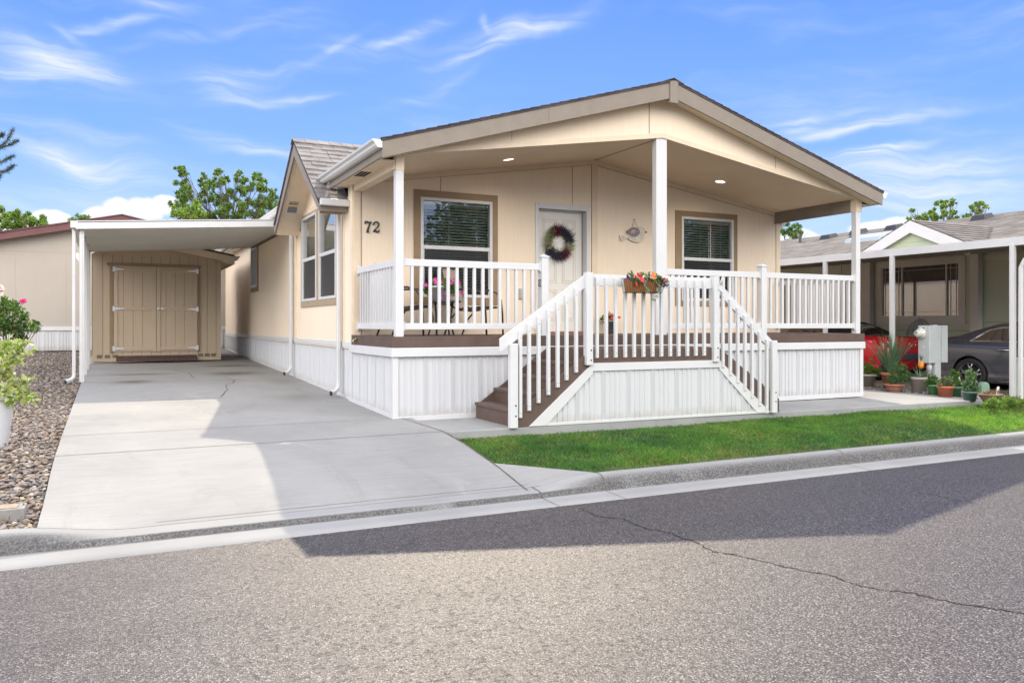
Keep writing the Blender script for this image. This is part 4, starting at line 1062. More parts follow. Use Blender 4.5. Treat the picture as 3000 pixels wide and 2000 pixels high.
# ================================================================== ENTRY STAIRS (double flight to a landing)
SY = -1.15; LX0, LX1 = 2.12, 4.08; BX0, BX1 = 1.06, 5.16
stairs = thing('entry_stairs', 'brown double-sided steps with white slatted railings leading up to the porch', 'stairs', (3.1, -.6, -.05))
LZ = .85; RISE = .177
mb = MB(); mb.box(LX0, LX1, SY, -.035, LZ-.035, LZ); mb.box(LX0, LX1, SY+.0, SY+.035, .68, LZ-.035)
mb.box(LX0, LX0+.02, SY+.04, -.06, .65, LZ-.036); mb.box(LX1-.02, LX1, SY+.04, -.06, .65, LZ-.036)
landing = mb.build('landing', DECK, stairs)
def zg(x): return wz(x)
for side in (0, 1):
    for k in range(4):
        zt = LZ-RISE*(k+1)-.0; zt = {0: .69, 1: .515, 2: .34, 3: .165}[k]
        if side == 0: x1 = LX0-.262*k; x0 = x1-.262-.028
        else: x0 = LX1+.262*k; x1 = x0+.262+.028
        mb = MB(); mb.box(x0, x1, SY+.04, -.06, zt-.04, zt)
        tr = mb.build('step', DECK, stairs, bevel=.005)
        mb = MB(); xr = x0+.03 if side == 0 else x1-.03
        mb.box(xr-.009, xr+.009, SY+.04, -.06, (zt-.175 if k < 3 else zg(xr)), zt-.041); mb.build('riser', DECK, tr)
    # stringers on both edges (polygon with plumb cut at the foot)
    for y0, y1 in ((SY, SY+.038), (-.06, -.04)):
        if side == 0: top = (LX0, .83); a = [(LX0, .85), (LX0, .62), (BX0+.19, zg(1)), (BX0+.02, zg(1)), (BX0+.02, .125)]
        else: a = [(LX1, .85), (LX1, .62), (BX1-.19, zg(5)), (BX1-.02, zg(5)), (BX1-.02, .125)]
        mb = MB(); mb.prism(a, 'y', y0, y1); mb.build('stringer', DECK, stairs, recalc=True)
# white skirting below landing and flights, front face
def ztop(u):
    if u < LX0: return .62+(.62-zg(1))/(LX0-BX0-.19)*(u-LX0)-.04
    if u > LX1: return .62-(.62-zg(5))/(BX1-.19-LX1)*(u-LX1)-.04
    return .66
skirt('stair_skirting', 'y', SY+.01, BX0+.15, BX1-.15, lambda u: max(ztop(u), zg(u)), lambda u: zg(u)+.0, stairs, .13)
mb = MB(); mb.box(LX0, LX1, SY-.018, SY+.005, .585, .682)
mb.slab([(LX0, SY-.017, .682), (LX0, SY-.017, .555), (BX0+.42, SY-.017, zg(1)+.005), (BX0+.19, SY-.017, zg(1)+.005)], (0, .022, 0))
mb.slab([(LX1, SY-.017, .682), (LX1, SY-.017, .555), (BX1-.42, SY-.017, zg(5)+.005), (BX1-.19, SY-.017, zg(5)+.005)], (0, .022, 0))
mb.slab([(BX0+.3, SY-.012, zg(1)), (BX1-.25, SY-.012, zg(5)), (BX1-.25, SY-.012, zg(5)+.035), (BX0+.3, SY-.012, zg(1)+.035)], (0, .012, 0))
mb.build('skirting_trim', WHITE, stairs, bevel=.003)
# posts, rails and the slats screwed on outside
def spost(px, ztop_, zbot, bolts):
    x = atY(px, 1000, SY-.055)[0]; mb = MB(); mb.box(x-.045, x+.045, SY-.055, SY+.03, zbot, ztop_); o = mb.build('railing_post', WHITE, stairs, bevel=.006)
    for z in bolts:
        b = MB(); b.lathe([(0, -.006), (.009, -.005), (.011, 0)], (x+.015, SY-.055, z), 10, axis='y'); b.build('bolt', BLACK, o)
    return x
X1 = spost(1508, .93, zg(1), (.10, .0+.02+.2)); X2 = spost(1729, 1.775, .66, (.72, .84)); X3 = spost(2101, 1.775, .66, (.72, .84)); X4 = spost(2271, .93, zg(5), (.10, .22))
ry0, ry1 = SY+.0, SY+.036
mb = MB(); mb.box(X2+.045, X3-.045, ry0-.0, ry1, 1.615, 1.757); mb.build('handrail', WHITE, stairs, bevel=.004)
s1 = (1.757-.93)/(X2-X1)
A = atY(1466, 992, SY)
def srail(xt, xb, zt_, zb_):
    mb = MB(); h = .155
    mb.slab([(xt, ry0, zt_), (xt, ry0, zt_-h), (xb+(.0 if xb < xt else 0), ry0, zb_-h), (xb, ry0, zb_)], (0, .036, 0)); return mb.build('handrail', WHITE, stairs, bevel=.004)
sl = lambda x: 1.757+(x-(X2-.02))*((1.757-A[2])/((X2-.02)-A[0]))
srail(X2-.02, A[0], 1.757, A[2])
A4 = X4+.06; sr = lambda x: 1.757-(x-(X3+.02))*((1.757-.93)/((X4)-(X3+.02)))
srail(X3+.02, A4, 1.757, sr(A4))
sly = SY-.038
def slat(px, top, bot):
    x = atY(px, 900, sly)[0]; mb = MB(); w = .0185
    mb.add([(x-w, sly, bot+.012), (x+w, sly, bot+.012), (x+w, SY-.001, bot), (x-w, SY-.001, bot), (x-w, sly, top-.016), (x+w, sly, top-.016), (x+w, SY-.001, top), (x-w, SY-.001, top)],
           [(0, 3, 2, 1), (4, 5, 6, 7), (0, 1, 5, 4), (1, 2, 6, 5), (2, 3, 7, 6), (3, 0, 4, 7)])
    o = mb.build('baluster', WHITE, stairs)
    b = MB()
    for z in (top-.09, bot+.06): b.lathe([(0, -.003), (.0045, -.002), (.005, 0)], (x, sly, z), 8, axis='y')
    b.build('screw', BLACK, o); return x
for px in (1526, 1552, 1580, 1608.5, 1636, 1662, 1690):
    x = atY(px, 900, sly)[0]; t = sl(x)-.065; slat(px, t, t-1.02)
for px in (1751, 1778, 1806, 1834, 1860, 1887.5, 1914, 1940, 1966, 1990.5, 2016, 2041, 2065.5): slat(px, 1.725, .735)
for px in (2120, 2142, 2164, 2185, 2206, 2228, 2249):
    x = atY(px, 900, sly)[0]; t = sr(x)-.075; slat(px, t, t-1.02)
mb = MB(); q = atY(2113, 824, SY-.06)
mb.tube([(q[0]-.03, SY-.06, 1.66), (q[0]-.005, SY-.085, 1.74), (q[0]+.0, SY-.09, 1.765)], .014, 8); mb.lathe([(.012, 0), (.02, .01), (.02, .05), (0, .05)], (q[0]+.0, SY-.09, 1.76), 10); mb.box(q[0]-.05, q[0]-.01, SY-.07, SY-.054, 1.60, 1.68)
mb.build('flag_bracket', WHITE, stairs)

# ================================================================== CARPORT
cp_ = thing('carport', 'white metal carport roof on slim posts over the end of the driveway', 'carport', (-1.8, 9, .2))
CY0, CY1, CX0 = 6.05, 10.95, -3.6
def cz(x): return 2.765+(3.005-2.765)*(x-CX0)/(0-CX0)
mb = MB(); y = CY0+.03
while y < CY1:       # ribbed pan sheet
    for a, b, c, d in ((0, .15, 0, 0), (.15, .165, 0, -.035), (.165, .225, -.035, -.035), (.225, .24, -.035, 0)):
        mb.quad((CX0+.05, y+a, cz(CX0)+.05+c), (CX0+.05, y+b, cz(CX0)+.05+d), (-.02, y+b, cz(0)+.05+d), (-.02, y+a, cz(0)+.05+c))
    y += .24
mb.slab([(CX0, CY0, cz(CX0)+.11), (0, CY0, cz(0)+.11), (0, CY1, cz(0)+.11), (CX0, CY1, cz(CX0)+.11)], (0, 0, .012))
mb.build('roof_panel', mat('carport_pan', (.60, .595, .56), .5, var=(1.2, .05)), cp_)
mb = MB()
for yy in (CY0, CY1-.03):
    mb = MB(); mb.slab([(CX0, yy, cz(CX0)), (0, yy, cz(0)-.0), (0, yy, cz(0)+.14), (CX0, yy, cz(CX0)+.14)], (0, .03, 0)); mb.build('fascia', ALU, cp_)
mb = MB(); mb.slab([(CX0, CY0+.0, cz(CX0)), (CX0, CY1, cz(CX0)), (CX0, CY1, cz(CX0)+.14), (CX0, CY0, cz(CX0)+.14)], (-.03, 0, 0)); mb.box(CX0-.11, CX0-.03, CY0, CY1, cz(CX0)+.02, cz(CX0)+.135); mb.build('side_gutter', ALU, cp_)
mb = MB(); mb.box(-.05, -.0, CY0+.03, CY1-.03, 2.985, 3.02); mb.build('wall_flashing', mat('dark_flashing', (.12, .09, .06), .6), cp_)
for yy in (CY0+.12, 7.7, 9.3, 10.8):
    mb = MB(); mb.box(-3.575, -3.505, yy-.035, yy+.035, hd(yy), cz(-3.55)+.01); mb.box(-3.583, -3.575, yy-.012, yy+.012, hd(yy), cz(-3.55)); mb.box(-3.55, -3.53, yy-.043, yy-.035, hd(yy), cz(-3.55)); mb.build('carport_post', ALU, cp_, bevel=.004)
downspout([(CX0-.06, CY0+.12, 2.80), (CX0-.06, CY0+.12, hd(6)+.16), (CX0-.065, CY0+.11, hd(6)+.09), (CX0-.10, CY0+.06, hd(6)+.05), (CX0-.18, CY0-.02, hd(6)+.02)], w=.07, parent=cp_)

# ================================================================== SHED
shed = thing('storage_shed', 'tan wooden shed with double doors at the back of the carport', 'shed', (-2.1, 12.3, .3))
SHY = 11.1; SX0, SX1 = -3.49, -.72
SHT = mat('shed_siding', (.50, .40, .29), .72, extra=woodgrain())
mb = MB(); mb.quad((SX0, SHY, .30), (SX1, SHY, .30), (SX1, SHY, 2.74), (SX0, SHY, 2.74)); mb.quad((SX1, SHY, .3), (SX1, 14, .3), (SX1, 14, 2.74), (SX1, SHY, 2.74)); mb.quad((SX0, 14, .3), (SX0, SHY, .3), (SX0, SHY, 2.74), (SX0, 14, 2.74))
mb.quad((SX1, 14, .3), (SX0, 14, .3), (SX0, 14, 2.74), (SX1, 14, 2.74)); mb.add([(SX0, SHY, 2.74), (SX1, SHY, 2.74), (-2.9, SHY, 3.1)], [(0, 1, 2)])
mb.build('shed_wall', SHT, shed)
mb = MB(); x = SX0+.02
while x < SX1:
    mb.box(x-.004, x+.004, SHY-.003, SHY, .44, 2.74); x += .203
mb.build('siding_groove', MATS['seam_shadow'], shed)
mb = MB()
mx = (SX0+SX1)/2
mx = -2.1
for xe_, ze_ in ((-.42, 2.78), (-3.6, 3.12)): mb.slab([(-2.9, SHY-.10, 3.26), (xe_, SHY-.10, ze_), (xe_, 14.2, ze_), (-2.9, 14.2, 3.26)], (0, 0, .05))
mb.build('shed_roof', SHINGD, shed)
mb = MB(); mb.slab([(-2.9, SHY-.12, 3.10), (-.42, SHY-.12, 2.62), (-.42, SHY-.12, 2.78), (-2.9, SHY-.12, 3.26)], (0, .025, 0))
mb.box(mx+1.6, mx+1.68, SHY-.095, 14, 2.60, 2.78); mb.slab([(SX1, SHY-.09, 2.66), (mx+1.6, SHY-.09, 2.62), (mx+1.6, 14, 2.62), (SX1, 14, 2.66)], (0, 0, .012)); mb.build('shed_fascia', TAN2, shed)
gutter(SHY-.1, 14.1, mx+1.69, 2.80, -1, shed, 'shed_gutter')
DX0, DX1, DZ0, DZ1 = -3.05, -1.245, .52, 2.50; DM = (DX0+DX1)/2
mb = MB(); mb.box(DX0-.13, DX1+.07, SHY-.03, SHY, DZ1, DZ1+.055); mb.box(DX0-.075, DX0, SHY-.028, SHY, DZ0-.02, DZ1); mb.box(DX1, DX1+.05, SHY-.028, SHY, DZ0-.02, DZ1); mb.build('door_trim', BROWN, shed)
for a, b, hs in ((DX0+.01, DM-.005, 1), (DM+.005, DX1-.01, -1)):
    mb = MB(); mb.box(a, b, SHY-.02, SHY-.001, DZ0, DZ1-.01); d = mb.build('shed_door', SHT, shed)
    mb = MB(); F_ = SHY-.02
    for p, q in ((a, a+.08), (b-.08, b)): mb.box(p, q, F_-.016, F_, DZ0, DZ1-.01)
    for z in (DZ0+.03, (DZ0+DZ1)/2-.03, DZ1-.13): mb.box(a+.08, b-.08, F_-.015, F_, z, z+.075)
    mb.build('door_batten', SHT, d, bevel=.002)
    mb = MB(); x = a+.2
    while x < b-.1: mb.box(x-.003, x+.003, F_-.002, F_, DZ0+.01, DZ1-.02); x += .2
    mb.build('door_groove', MATS['seam_shadow'], d)
    for z in (DZ0+.08, (DZ0+DZ1)/2+.0, DZ1-.09):
        h = MB(); e = a if hs > 0 else b
        h.box(e-.025, e+.025, F_-.024, F_-.016, z-.055, z+.055)
        h.slab([(e, F_-.022, z+.03), (e, F_-.022, z-.03), (e+hs*.22, F_-.022, z-.008), (e+hs*.22, F_-.022, z+.008)], (0, .004, 0)); h.build('strap_hinge', GALV, d)
    if hs < 0:
        h = MB(); h.lathe([(0, -.06), (.025, -.055), (.03, -.03), (.018, -.01), (.032, 0)], (a+.06, F_, 1.52), 14, axis='y'); h.box(a+.0, a+.15, F_-.02, F_-.012, 1.50, 1.54); h.build('door_handle', GALV, d)
VB = mat('brown_vent', (.16, .12, .08), .6)
for xs0 in ((-3.33, -3.17, -3.01), (-1.18, -1.03, -.89)):
    for x in xs0:
        mb = MB(); mb.box(x-.055, x+.055, SHY-.012, SHY, .385, .455); mb.build('floor_vent', VB, shed)
mb = MB(); mb.box(-2.99, -1.27, SHY-.22, SHY-.005, .30, .365); mb.box(-2.99, -1.27, SHY-.05, SHY-.004, .366, .43); mb.build('door_step', mat('dark_red_brown_step', (.085, .045, .04), .7, var=(9, .25)), shed)

# ================================================================== PALE HOUSE BEHIND THE CARPORT
nb = thing('neighbouring_house', 'pale cream house with a maroon gable fascia beyond the rock bed', 'house', (-2.8, 22, .4))
NY = 17.0; NP = -2.81; NXL, NXR = -8.6, 2.6
CREAM = mat('cream_siding', (.42, .38, .335), .7, extra=woodgrain()); MAROON = mat('maroon_paint', (.145, .055, .06), .55, var=(3, .15))
def nz(x): return 4.30-.2195*abs(x-NP)
mb = MB(); mb.add([(NXL, NY, 1.0), (NXR, NY, 1.0), (NXR, NY, nz(NXR)-.1), (NP, NY, nz(NP)-.1), (NXL, NY, nz(NXL)-.1)], [(0, 1, 2, 3, 4)])
mb.quad((NXR, NY, 1.0), (NXR, 30, 1.0), (NXR, 30, 3.2), (NXR, NY, 3.2)); mb.quad((NXL, 30, 1.0), (NXL, NY, 1.0), (NXL, NY, 3.2), (NXL, 30, 3.2)); mb.build('gable_wall', CREAM, nb)
mb = MB(); mb.box(NXL, NXR, NY-.004, NY-.001, 3.198, 3.206)
for x in frange(-8, 2, 8): mb.box(x-.003, x+.003, NY-.003, NY-.0005, 1.05, 3.2)
mb.build('siding_seam', mat('pale_seam', (.38, .31, .24), .9), nb)
skirt('skirting', 'y', NY-.01, NXL, NXR, lambda u: 1.0, lambda u: .40, nb, .0, vents=False)
mb = MB(); mb.box(NXL, NXR, NY-.05, NY, .975, 1.085); mb.build('skirting_band', WHITE, nb)
mb = MB()
for xe in (NXL-.35, NXR+.35):
    mb.slab([(NP, NY-.33, nz(NP)+.03), (xe, NY-.33, nz(xe)+.03), (xe, NY-.33, nz(xe)-.16), (NP, NY-.33, nz(NP)-.16)], (0, .03, 0))
mb.build('rake_fascia', MAROON, nb)
mb = MB()
for xe in (NXL-.35, NXR+.35): mb.slab([(NP, NY-.36, nz(NP)+.03), (xe, NY-.36, nz(xe)+.03), (xe, 30.3, nz(xe)+.03), (NP, 30.3, nz(NP)+.03)], (0, 0, .035))
mb.build('roof', mat('maroon_shingle', (.2, .08, .08), .85, extra=shingle_x((.06, .03, .032), (.13, .06, .06), (.22, .12, .12))), nb)
mb = MB(); q = atY(215, 742, 16.2); mb.slab([(q[0]-.02, 15.9, q[2]), (q[0]+.35, 15.9, q[2]-.02), (q[0]+.35, 15.9, q[2]-.45), (q[0]+.22, 15.9, q[2]-.35)], (0, .04, 0)); mb.build('awning_bracket', WHITE, nb)

# ================================================================== GREEN HOUSE TO THE RIGHT
gh = thing('green_house', 'sage green house with a grey shingle roof and small white gable to the right', 'house', (18, 4, 0))
SAGE = mat('sage_siding', (.54, .56, .42), .75, extra=woodgrain()); SAGE2 = mat('sage_gable', (.42, .50, .36), .75, var=(2, .05)); CREAMT = mat('cream_trim', (.62, .58, .51), .65, var=(2, .05))
HX = 15.0; GHW = (2.92, 5.35)
mb = MB(); winy = (atX(2812, 850, HX)[1], atX(2583, 850, HX)[1]); wz0, wz1 = 1.33, 2.64
wall_x(mb, HX, -1.4, 16, -.1, 3.1, [(winy[0], winy[1], wz0, wz1)]); mb.build('side_wall', SAGE, gh)
mb = MB()
for z in (.25, .5, .75, 1.0, 1.2): mb.box(HX-.006, HX, -3, 12, z-.004, z+.004)
mb.build('lap_line', mat('sage_shadow', (.12, .13, .09), .9), gh)
a, b = winy
mb = MB(); mb.box(HX-.03, HX, a-.15, a, wz0-.17, wz1+.12); mb.box(HX-.03, HX, b, b+.15, wz0-.17, wz1+.12); mb.box(HX-.029, HX, a, b, wz1, wz1+.12); mb.box(HX-.029, HX, a, b, wz0-.17, wz0)
w = mb.build('picture_window', CREAMT, gh)
mb = MB(); c1_, c2_ = atX(2775, 850, HX)[1], atX(2645, 850, HX)[1]; c3_ = atX(2632, 850, HX)[1]; f_ = .035
for y in (a, c1_, c2_, b-f_): mb.box(HX-.015, HX+.05, y, y+f_, wz0, wz1)
mb.box(HX-.014, HX+.05, a+f_, b-f_, wz0, wz0+f_); mb.box(HX-.014, HX+.05, a+f_, b-f_, wz1-f_, wz1)
mb.build('frame', CREAMT, w); mb = MB(); mb.quad((HX+.02, b, wz0), (HX+.02, a, wz0), (HX+.02, a, wz1), (HX+.02, b, wz1)); mb.build('pane', glassmat('neighbour_glass', (.5, .42, .45), mirror=.28), w)
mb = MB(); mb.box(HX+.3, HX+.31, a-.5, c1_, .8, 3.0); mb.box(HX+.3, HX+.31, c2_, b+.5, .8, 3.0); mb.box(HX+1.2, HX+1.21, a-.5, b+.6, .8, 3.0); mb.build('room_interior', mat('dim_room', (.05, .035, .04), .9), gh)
mb = MB(); 
for y in (a+.10, c1_-.08, c2_+.13, b-.10): mb.box(HX+.01, HX+.016, y-.006, y+.006, wz0+.04, wz1-.04)
for z in (wz1-.13, wz0+.13): mb.box(HX+.01, HX+.016, a+.03, c1_, z-.006, z+.006); mb.box(HX+.01, HX+.016, c2_, b-.03, z-.006, z+.006); mb.box(HX+.01, HX+.016, c1_, c2_, z-.005, z+.005)
mb.build('glazing_bar', CREAMT, w)
for a_, b_ in ((2841, 2866), (2524, 2548)): mb = MB(); mb.box(HX-.2, HX-.04, *sorted((atX(a_, 850, HX-.2)[1], atX(b_, 850, HX-.2)[1])), -.15, 2.85); mb.build('pilaster', CREAMT, gh)
mb = MB(); mb.box(HX-.03, HX-.001, -1.4, 2.7, 2.62, 2.74); mb.box(HX-.03, HX-.001, -1.4, 1.2, 1.55, 1.66); mb.build('wall_band', CREAMT, gh)
dya, dyb = sorted((atX(2385, 800, HX)[1], atX(2457, 800, HX)[1]))
mb = MB(); mb.box(HX-.03, HX, dya-.1, dyb+.1, 0, 2.78); dr = mb.build('side_door', CREAMT, gh)
mb = MB(); cy_ = (dya+dyb)/2; n_ = 16
mb.add([(HX-.034, cy_+.42*cos(pi*k/n_), 2.05+.42*sin(pi*k/n_)) for k in range(n_+1)], [tuple(range(n_+1))]); mb.build('fan_light', mat('dark_glass', (.03, .035, .035), .1), dr)
mb = MB()
for k in range(1, 5): mb.tube([(HX-.045, cy_, 2.05), (HX-.045, cy_+.42*cos(pi*k/5), 2.05+.42*sin(pi*k/5))], .01, 5)
mb.tube([(HX-.045, cy_+.43*cos(pi*k/12), 2.05+.43*sin(pi*k/12)) for k in range(13)], .018, 6); mb.build('fan_rib', CREAMT, dr)
# main roof: eave, slope, ridge
RX = 19.2; rl = atX(2290, 703, RX); rr_ = atX(3000, 620, RX); GZ1 = (rl[2]+rr_[2])/2; GEX = 14.35; GEZ = 2.93
mb = MB(); mb.slab([(GEX, -1.6, GEZ), (RX, -1.6, GZ1), (RX, 19, GZ1), (GEX, 19, GEZ)], (0, 0, -.06)); mb.slab([(RX, -1.6, GZ1), (2*RX-GEX, -1.6, GEZ), (2*RX-GEX, 19, GEZ), (RX, 19, GZ1)], (0, 0, -.06))
gs2 = (GZ1-GEZ)/(RX-GEX)
for c_ in range(36):      # shingle courses with ragged butts
    x0, x1 = GEX+(RX-GEX)*c_/36, GEX+(RX-GEX)*(c_+1)/36; y = -1.62+random.random()*.1
    while y < 18.5:
        w_ = random.choice([.2, .3, .45, .6]); u_ = random.choice([.001, .003, .005])
        mb.slab([(x0, y, GEZ+gs2*(x0-GEX)+u_+.008), (x0, y+w_, GEZ+gs2*(x0-GEX)+u_+.008), (x1, y+w_, GEZ+gs2*(x1-GEX)+.004), (x1, y, GEZ+gs2*(x1-GEX)+.004)], (0, 0, -.006)); y += w_
groof = mb.build('roof', SHING3, gh)
def on_roof(px, py):
    lo = None
    t = .1; best = None
    r = _ray(px, py)
    # plane: z = GEZ + gs2*(x-GEX)
    t = (GEZ+gs2*(CAM[0]-GEX)-CAM[2])/(r[2]-gs2*r[0]); return (CAM[0]+t*r[0], CAM[1]+t*r[1], CAM[2]+t*r[2])
VD = mat('dark_roof_vent', (.035, .033, .035), .45)
for px, py in ((2428, 698), (2515, 684), (2515, 699), (2877, 642), (2620, 671)):
    x, y, z = on_roof(px, py); mb = MB(); mb.add([(x-.22, y-.22, z-.05), (x+.2, y-.22, z+.06), (x+.2, y+.22, z+.06), (x-.22, y+.22, z-.05), (x-.16, y-.17, z+.10), (x+.16, y-.17, z+.17), (x+.16, y+.17, z+.17), (x-.16, y+.17, z+.10)], [(0, 1, 5, 4), (1, 2, 6, 5), (2, 3, 7, 6), (3, 0, 4, 7), (4, 5, 6, 7)]); mb.build('roof_vent', VD, groof)
x, y, z = on_roof(2344, 711); mb = MB(); mb.lathe([(.10, -.03), (.06, .03), (.045, .05), (.045, .30), (0, .30)], (x, y, z), 12); mb.build('vent_pipe', VD, groof)
pts = [Vector(on_roof(*p)) for p in ((2511, 712), (2592, 690), (2575, 700), (2512, 711))]
x, y, z = on_roof(2548, 701); mb = MB(); mb.slab([(x-.35, y-.6, z-.35*gs2+.12), (x+.35, y-.6, z+.35*gs2+.12), (x+.35, y+.6, z+.35*gs2+.12), (x-.35, y+.6, z-.35*gs2+.12)], (0, 0, -.13)); mb.build('skylight', mat('skylight_pane', (.5, .56, .6), .2), groof)
# small cross gable: apex measured in the plane of its white rakes
FX = 13.7; ap = atX(2667, 644, FX); le = atX(2530, 735, FX); ri = atX(2823, 704, FX); gy = ap[1]; gh_ = (le[1]-ri[1])/2*1.12; gb = 2.80; gzp = ap[2]
sg = (gzp-(le[2]+ri[2])/2)/((le[1]-ri[1])/2)
xr_ = GEX+(gzp-.02-GEZ)/gs2
mb = MB()
for s_ in (-1, 1):
    yb_ = gy+s_*gh_; zb_ = gzp-sg*gh_; xb_ = GEX+(zb_-GEZ)/gs2
    mb.slab([(FX, gy, gzp), (xr_, gy, gzp), (max(xb_, FX+.05), yb_, zb_), (FX, yb_, zb_)], (0, 0, -.04))
    for c_ in range(9):
        t0, t1 = c_/9, (c_+1)/9; ya, yb2 = gy+s_*gh_*(1-t0), gy+s_*gh_*(1-t1); za, zb2 = gzp-sg*gh_*(1-t0), gzp-sg*gh_*(1-t1)
        xa = GEX+(za-GEZ)/gs2; mb.slab([(FX-.01, ya, za+.022), (max(xa, FX+.1), ya, za+.022), (max(xa, FX+.1)+.1, yb2, zb2+.006), (FX-.01, yb2, zb2+.006)], (0, 0, -.008))
cg = mb.build('cross_gable', SHING3, gh)
mb = MB()
for s_ in (-1, 1): mb.slab([(FX-.02, gy, gzp-.02), (FX-.02, gy+s_*gh_, gzp-sg*gh_-.02), (FX-.02, gy+s_*gh_, gzp-sg*gh_-.27), (FX-.02, gy, gzp-.30)], (.04, 0, 0))
mb.build('rake_board', WHITE, cg)
mb = MB(); mb.add([(FX+.1, gy-gh_, 2.86), (FX+.1, gy+gh_, 2.86), (FX+.1, gy+gh_, gzp-sg*gh_-.1), (FX+.1, gy, gzp-.1), (FX+.1, gy-gh_, gzp-sg*gh_-.1)], [(0, 4, 3, 2, 1)]); mb.box(FX+.09, FX+.099, gy-gh_*.7, gy+gh_*.7, gzp-.52, gzp-.515); mb.build('gable_panel', SAGE2, cg)
mb = MB(); mb.box(GEX-.03, GEX, -1.6, 19, GEZ-.16, GEZ); mb.build('eave_fascia', WHITE, gh)

# its carport
gc = thing('neighbour_carport', 'long white flat carport beam on square posts in front of the sage green house', 'carport', (10.5, 1, 0))
BXC = 10.5
mb = MB(); mb.box(BXC-.02, BXC+.02, -2.3, 12, 2.475, 2.615); mb.build('fascia_beam', ALU, gc)
mb = MB(); mb.slab([(BXC+.02, -2.3, 2.60), (14.5, -2.3, 2.80), (14.5, 12, 2.80), (BXC+.02, 12, 2.60)], (0, 0, .012))
y = -2.3
while y < 12: mb.slab([(BXC+.02, y, 2.55), (14.5, y, 2.75), (14.5, y+.03, 2.75), (BXC+.02, y+.03, 2.55)], (0, 0, .045)); y += .3
mb.build('roof_panel', mat('beige_pan', (.42, .37, .33), .6), gc)
for yy, dsp in ((-1.05, 1), (1.29, 0), (2.93, 0), (5.3, 0), (7.6, 0)):
    mb = MB(); mb.box(BXC-.038, BXC+.038, yy-.038, yy+.038, -.12, 2.5); mb.box(BXC-.046, BXC-.038, yy-.012, yy+.012, -.12, 2.5); mb.box(BXC-.012, BXC+.012, yy-.046, yy-.038, -.12, 2.5); mb.build('carport_post', ALU, gc, bevel=.004)
downspout([(BXC+.0, -1.62, 2.5), (BXC-.0, -1.58, 2.40), (BXC-.0, -1.40, 2.30), (BXC, -1.25, 2.22), (BXC, -1.19, 2.10), (BXC, -1.18, .03), (BXC, -1.18, -.1)], w=.07, parent=gc, fwd=(1, 0, 0))
# ================================================================== PLANT HELPERS
def trunk_mesh(parent, base, top, r0, limbs, name='trunk', m=None):
    mb = MB(); b = Vector(base); t = Vector(top)
    pts = [b+(t-b)*k/6+Vector((random.gauss(0, .02), random.gauss(0, .02), 0))*(t-b).length*.3*(k > 0) for k in range(7)]
    mb.tube(pts, [r0*(1-.75*k/6) for k in range(7)], 8)
    for c in limbs:
        c = Vector(c); k = random.choice([2, 3, 4]); s = pts[k]; mid = (s+c)/2+Vector((0, 0, -.10*(c-s).length))
        mb.tube([s, mid, c], [r0*.4, r0*.22, r0*.06], 5)
        for _ in range(2):
            e = c+Vector((random.gauss(0, 1), random.gauss(0, 1), random.gauss(0, .6)))*.14; mb.tube([mid+(c-mid)*.6, e], [r0*.10, r0*.02], 4)
    return mb.build(name, m or BARK, parent)
def px_tree(name, label, cat, clumps, depth, n, size, mats, weights, basez=.4, group=None, trunk_px=None, thick=.9, r0=.16):
    P = FPX/depth; cs, rs = [], []
    for px, py, r in clumps:
        for _ in range(8):
            d = depth+random.gauss(0, thick); c = Vector(atD(px+random.gauss(0, r*.62), py+random.gauss(0, r*.55), d)); cs.append(c); rs.append(r/P*random.uniform(.22, .58))
    tx = trunk_px or sum(c[0] for c in clumps)/len(clumps)
    top = Vector(atD(tx, min(c[1] for c in clumps)+20, depth)); base = Vector((top.x, top.y, basez))
    root = thing(name, label, cat, tuple(base), group)
    trunk_mesh(root, base, top, r0, [cs[i] for i in range(0, len(cs), 4)])
    leaves('crown', cs, rs, n, size, mats, weights, root)
    return root
def shrub(name, label, cat, base, cs, rs, n, size, mats, weights, parts='foliage', stem=True, group=None):
    root = thing(name, label, cat, base, group)
    if stem:
        mb = MB()
        for c in cs: mb.tube([base, (Vector(base)+Vector(c))/2+Vector((random.gauss(0, .02), random.gauss(0, .02), 0)), c], [.008, .006, .003], 5)
        mb.build('stem', TWIG, root)
    leaves(parts, cs, rs, n, size, mats, weights, root)
    return root
def flower(mb, c, r, n=(0, -1, 0), petals=5, mi=0, mic=1):
    """lobed disc flower facing n"""
    c = Vector(c); n = Vector(n).normalized(); u = n.orthogonal().normalized(); w = n.cross(u); N = petals*4; vs = [c-n*.15*r]
    for k in range(N):
        a = 2*pi*k/N; rr = r*(.78+.22*abs(cos(petals*a/2))); vs.append(c+(u*cos(a)+w*sin(a))*rr+n*(.12*r+.06*r*sin(3*a)))
    mb.add(vs, [(0, 1+k, 1+(k+1) % N) for k in range(N)], mi, True)
    mb.add([c+n*.02*r+(u*cos(2*pi*k/8)+w*sin(2*pi*k/8))*r*.2 for k in range(8)], [tuple(range(8))], mic)
def pot_profile(r1, r0, h, rim=.02, rh=.03): return [(0, 0), (r0, 0), (r0+(r1-r0)*(1-rh/h), h-rh), (r1+rim, h-rh), (r1+rim, h), (r1, h), (r1-.012, h-.03), (0, h-.035)]

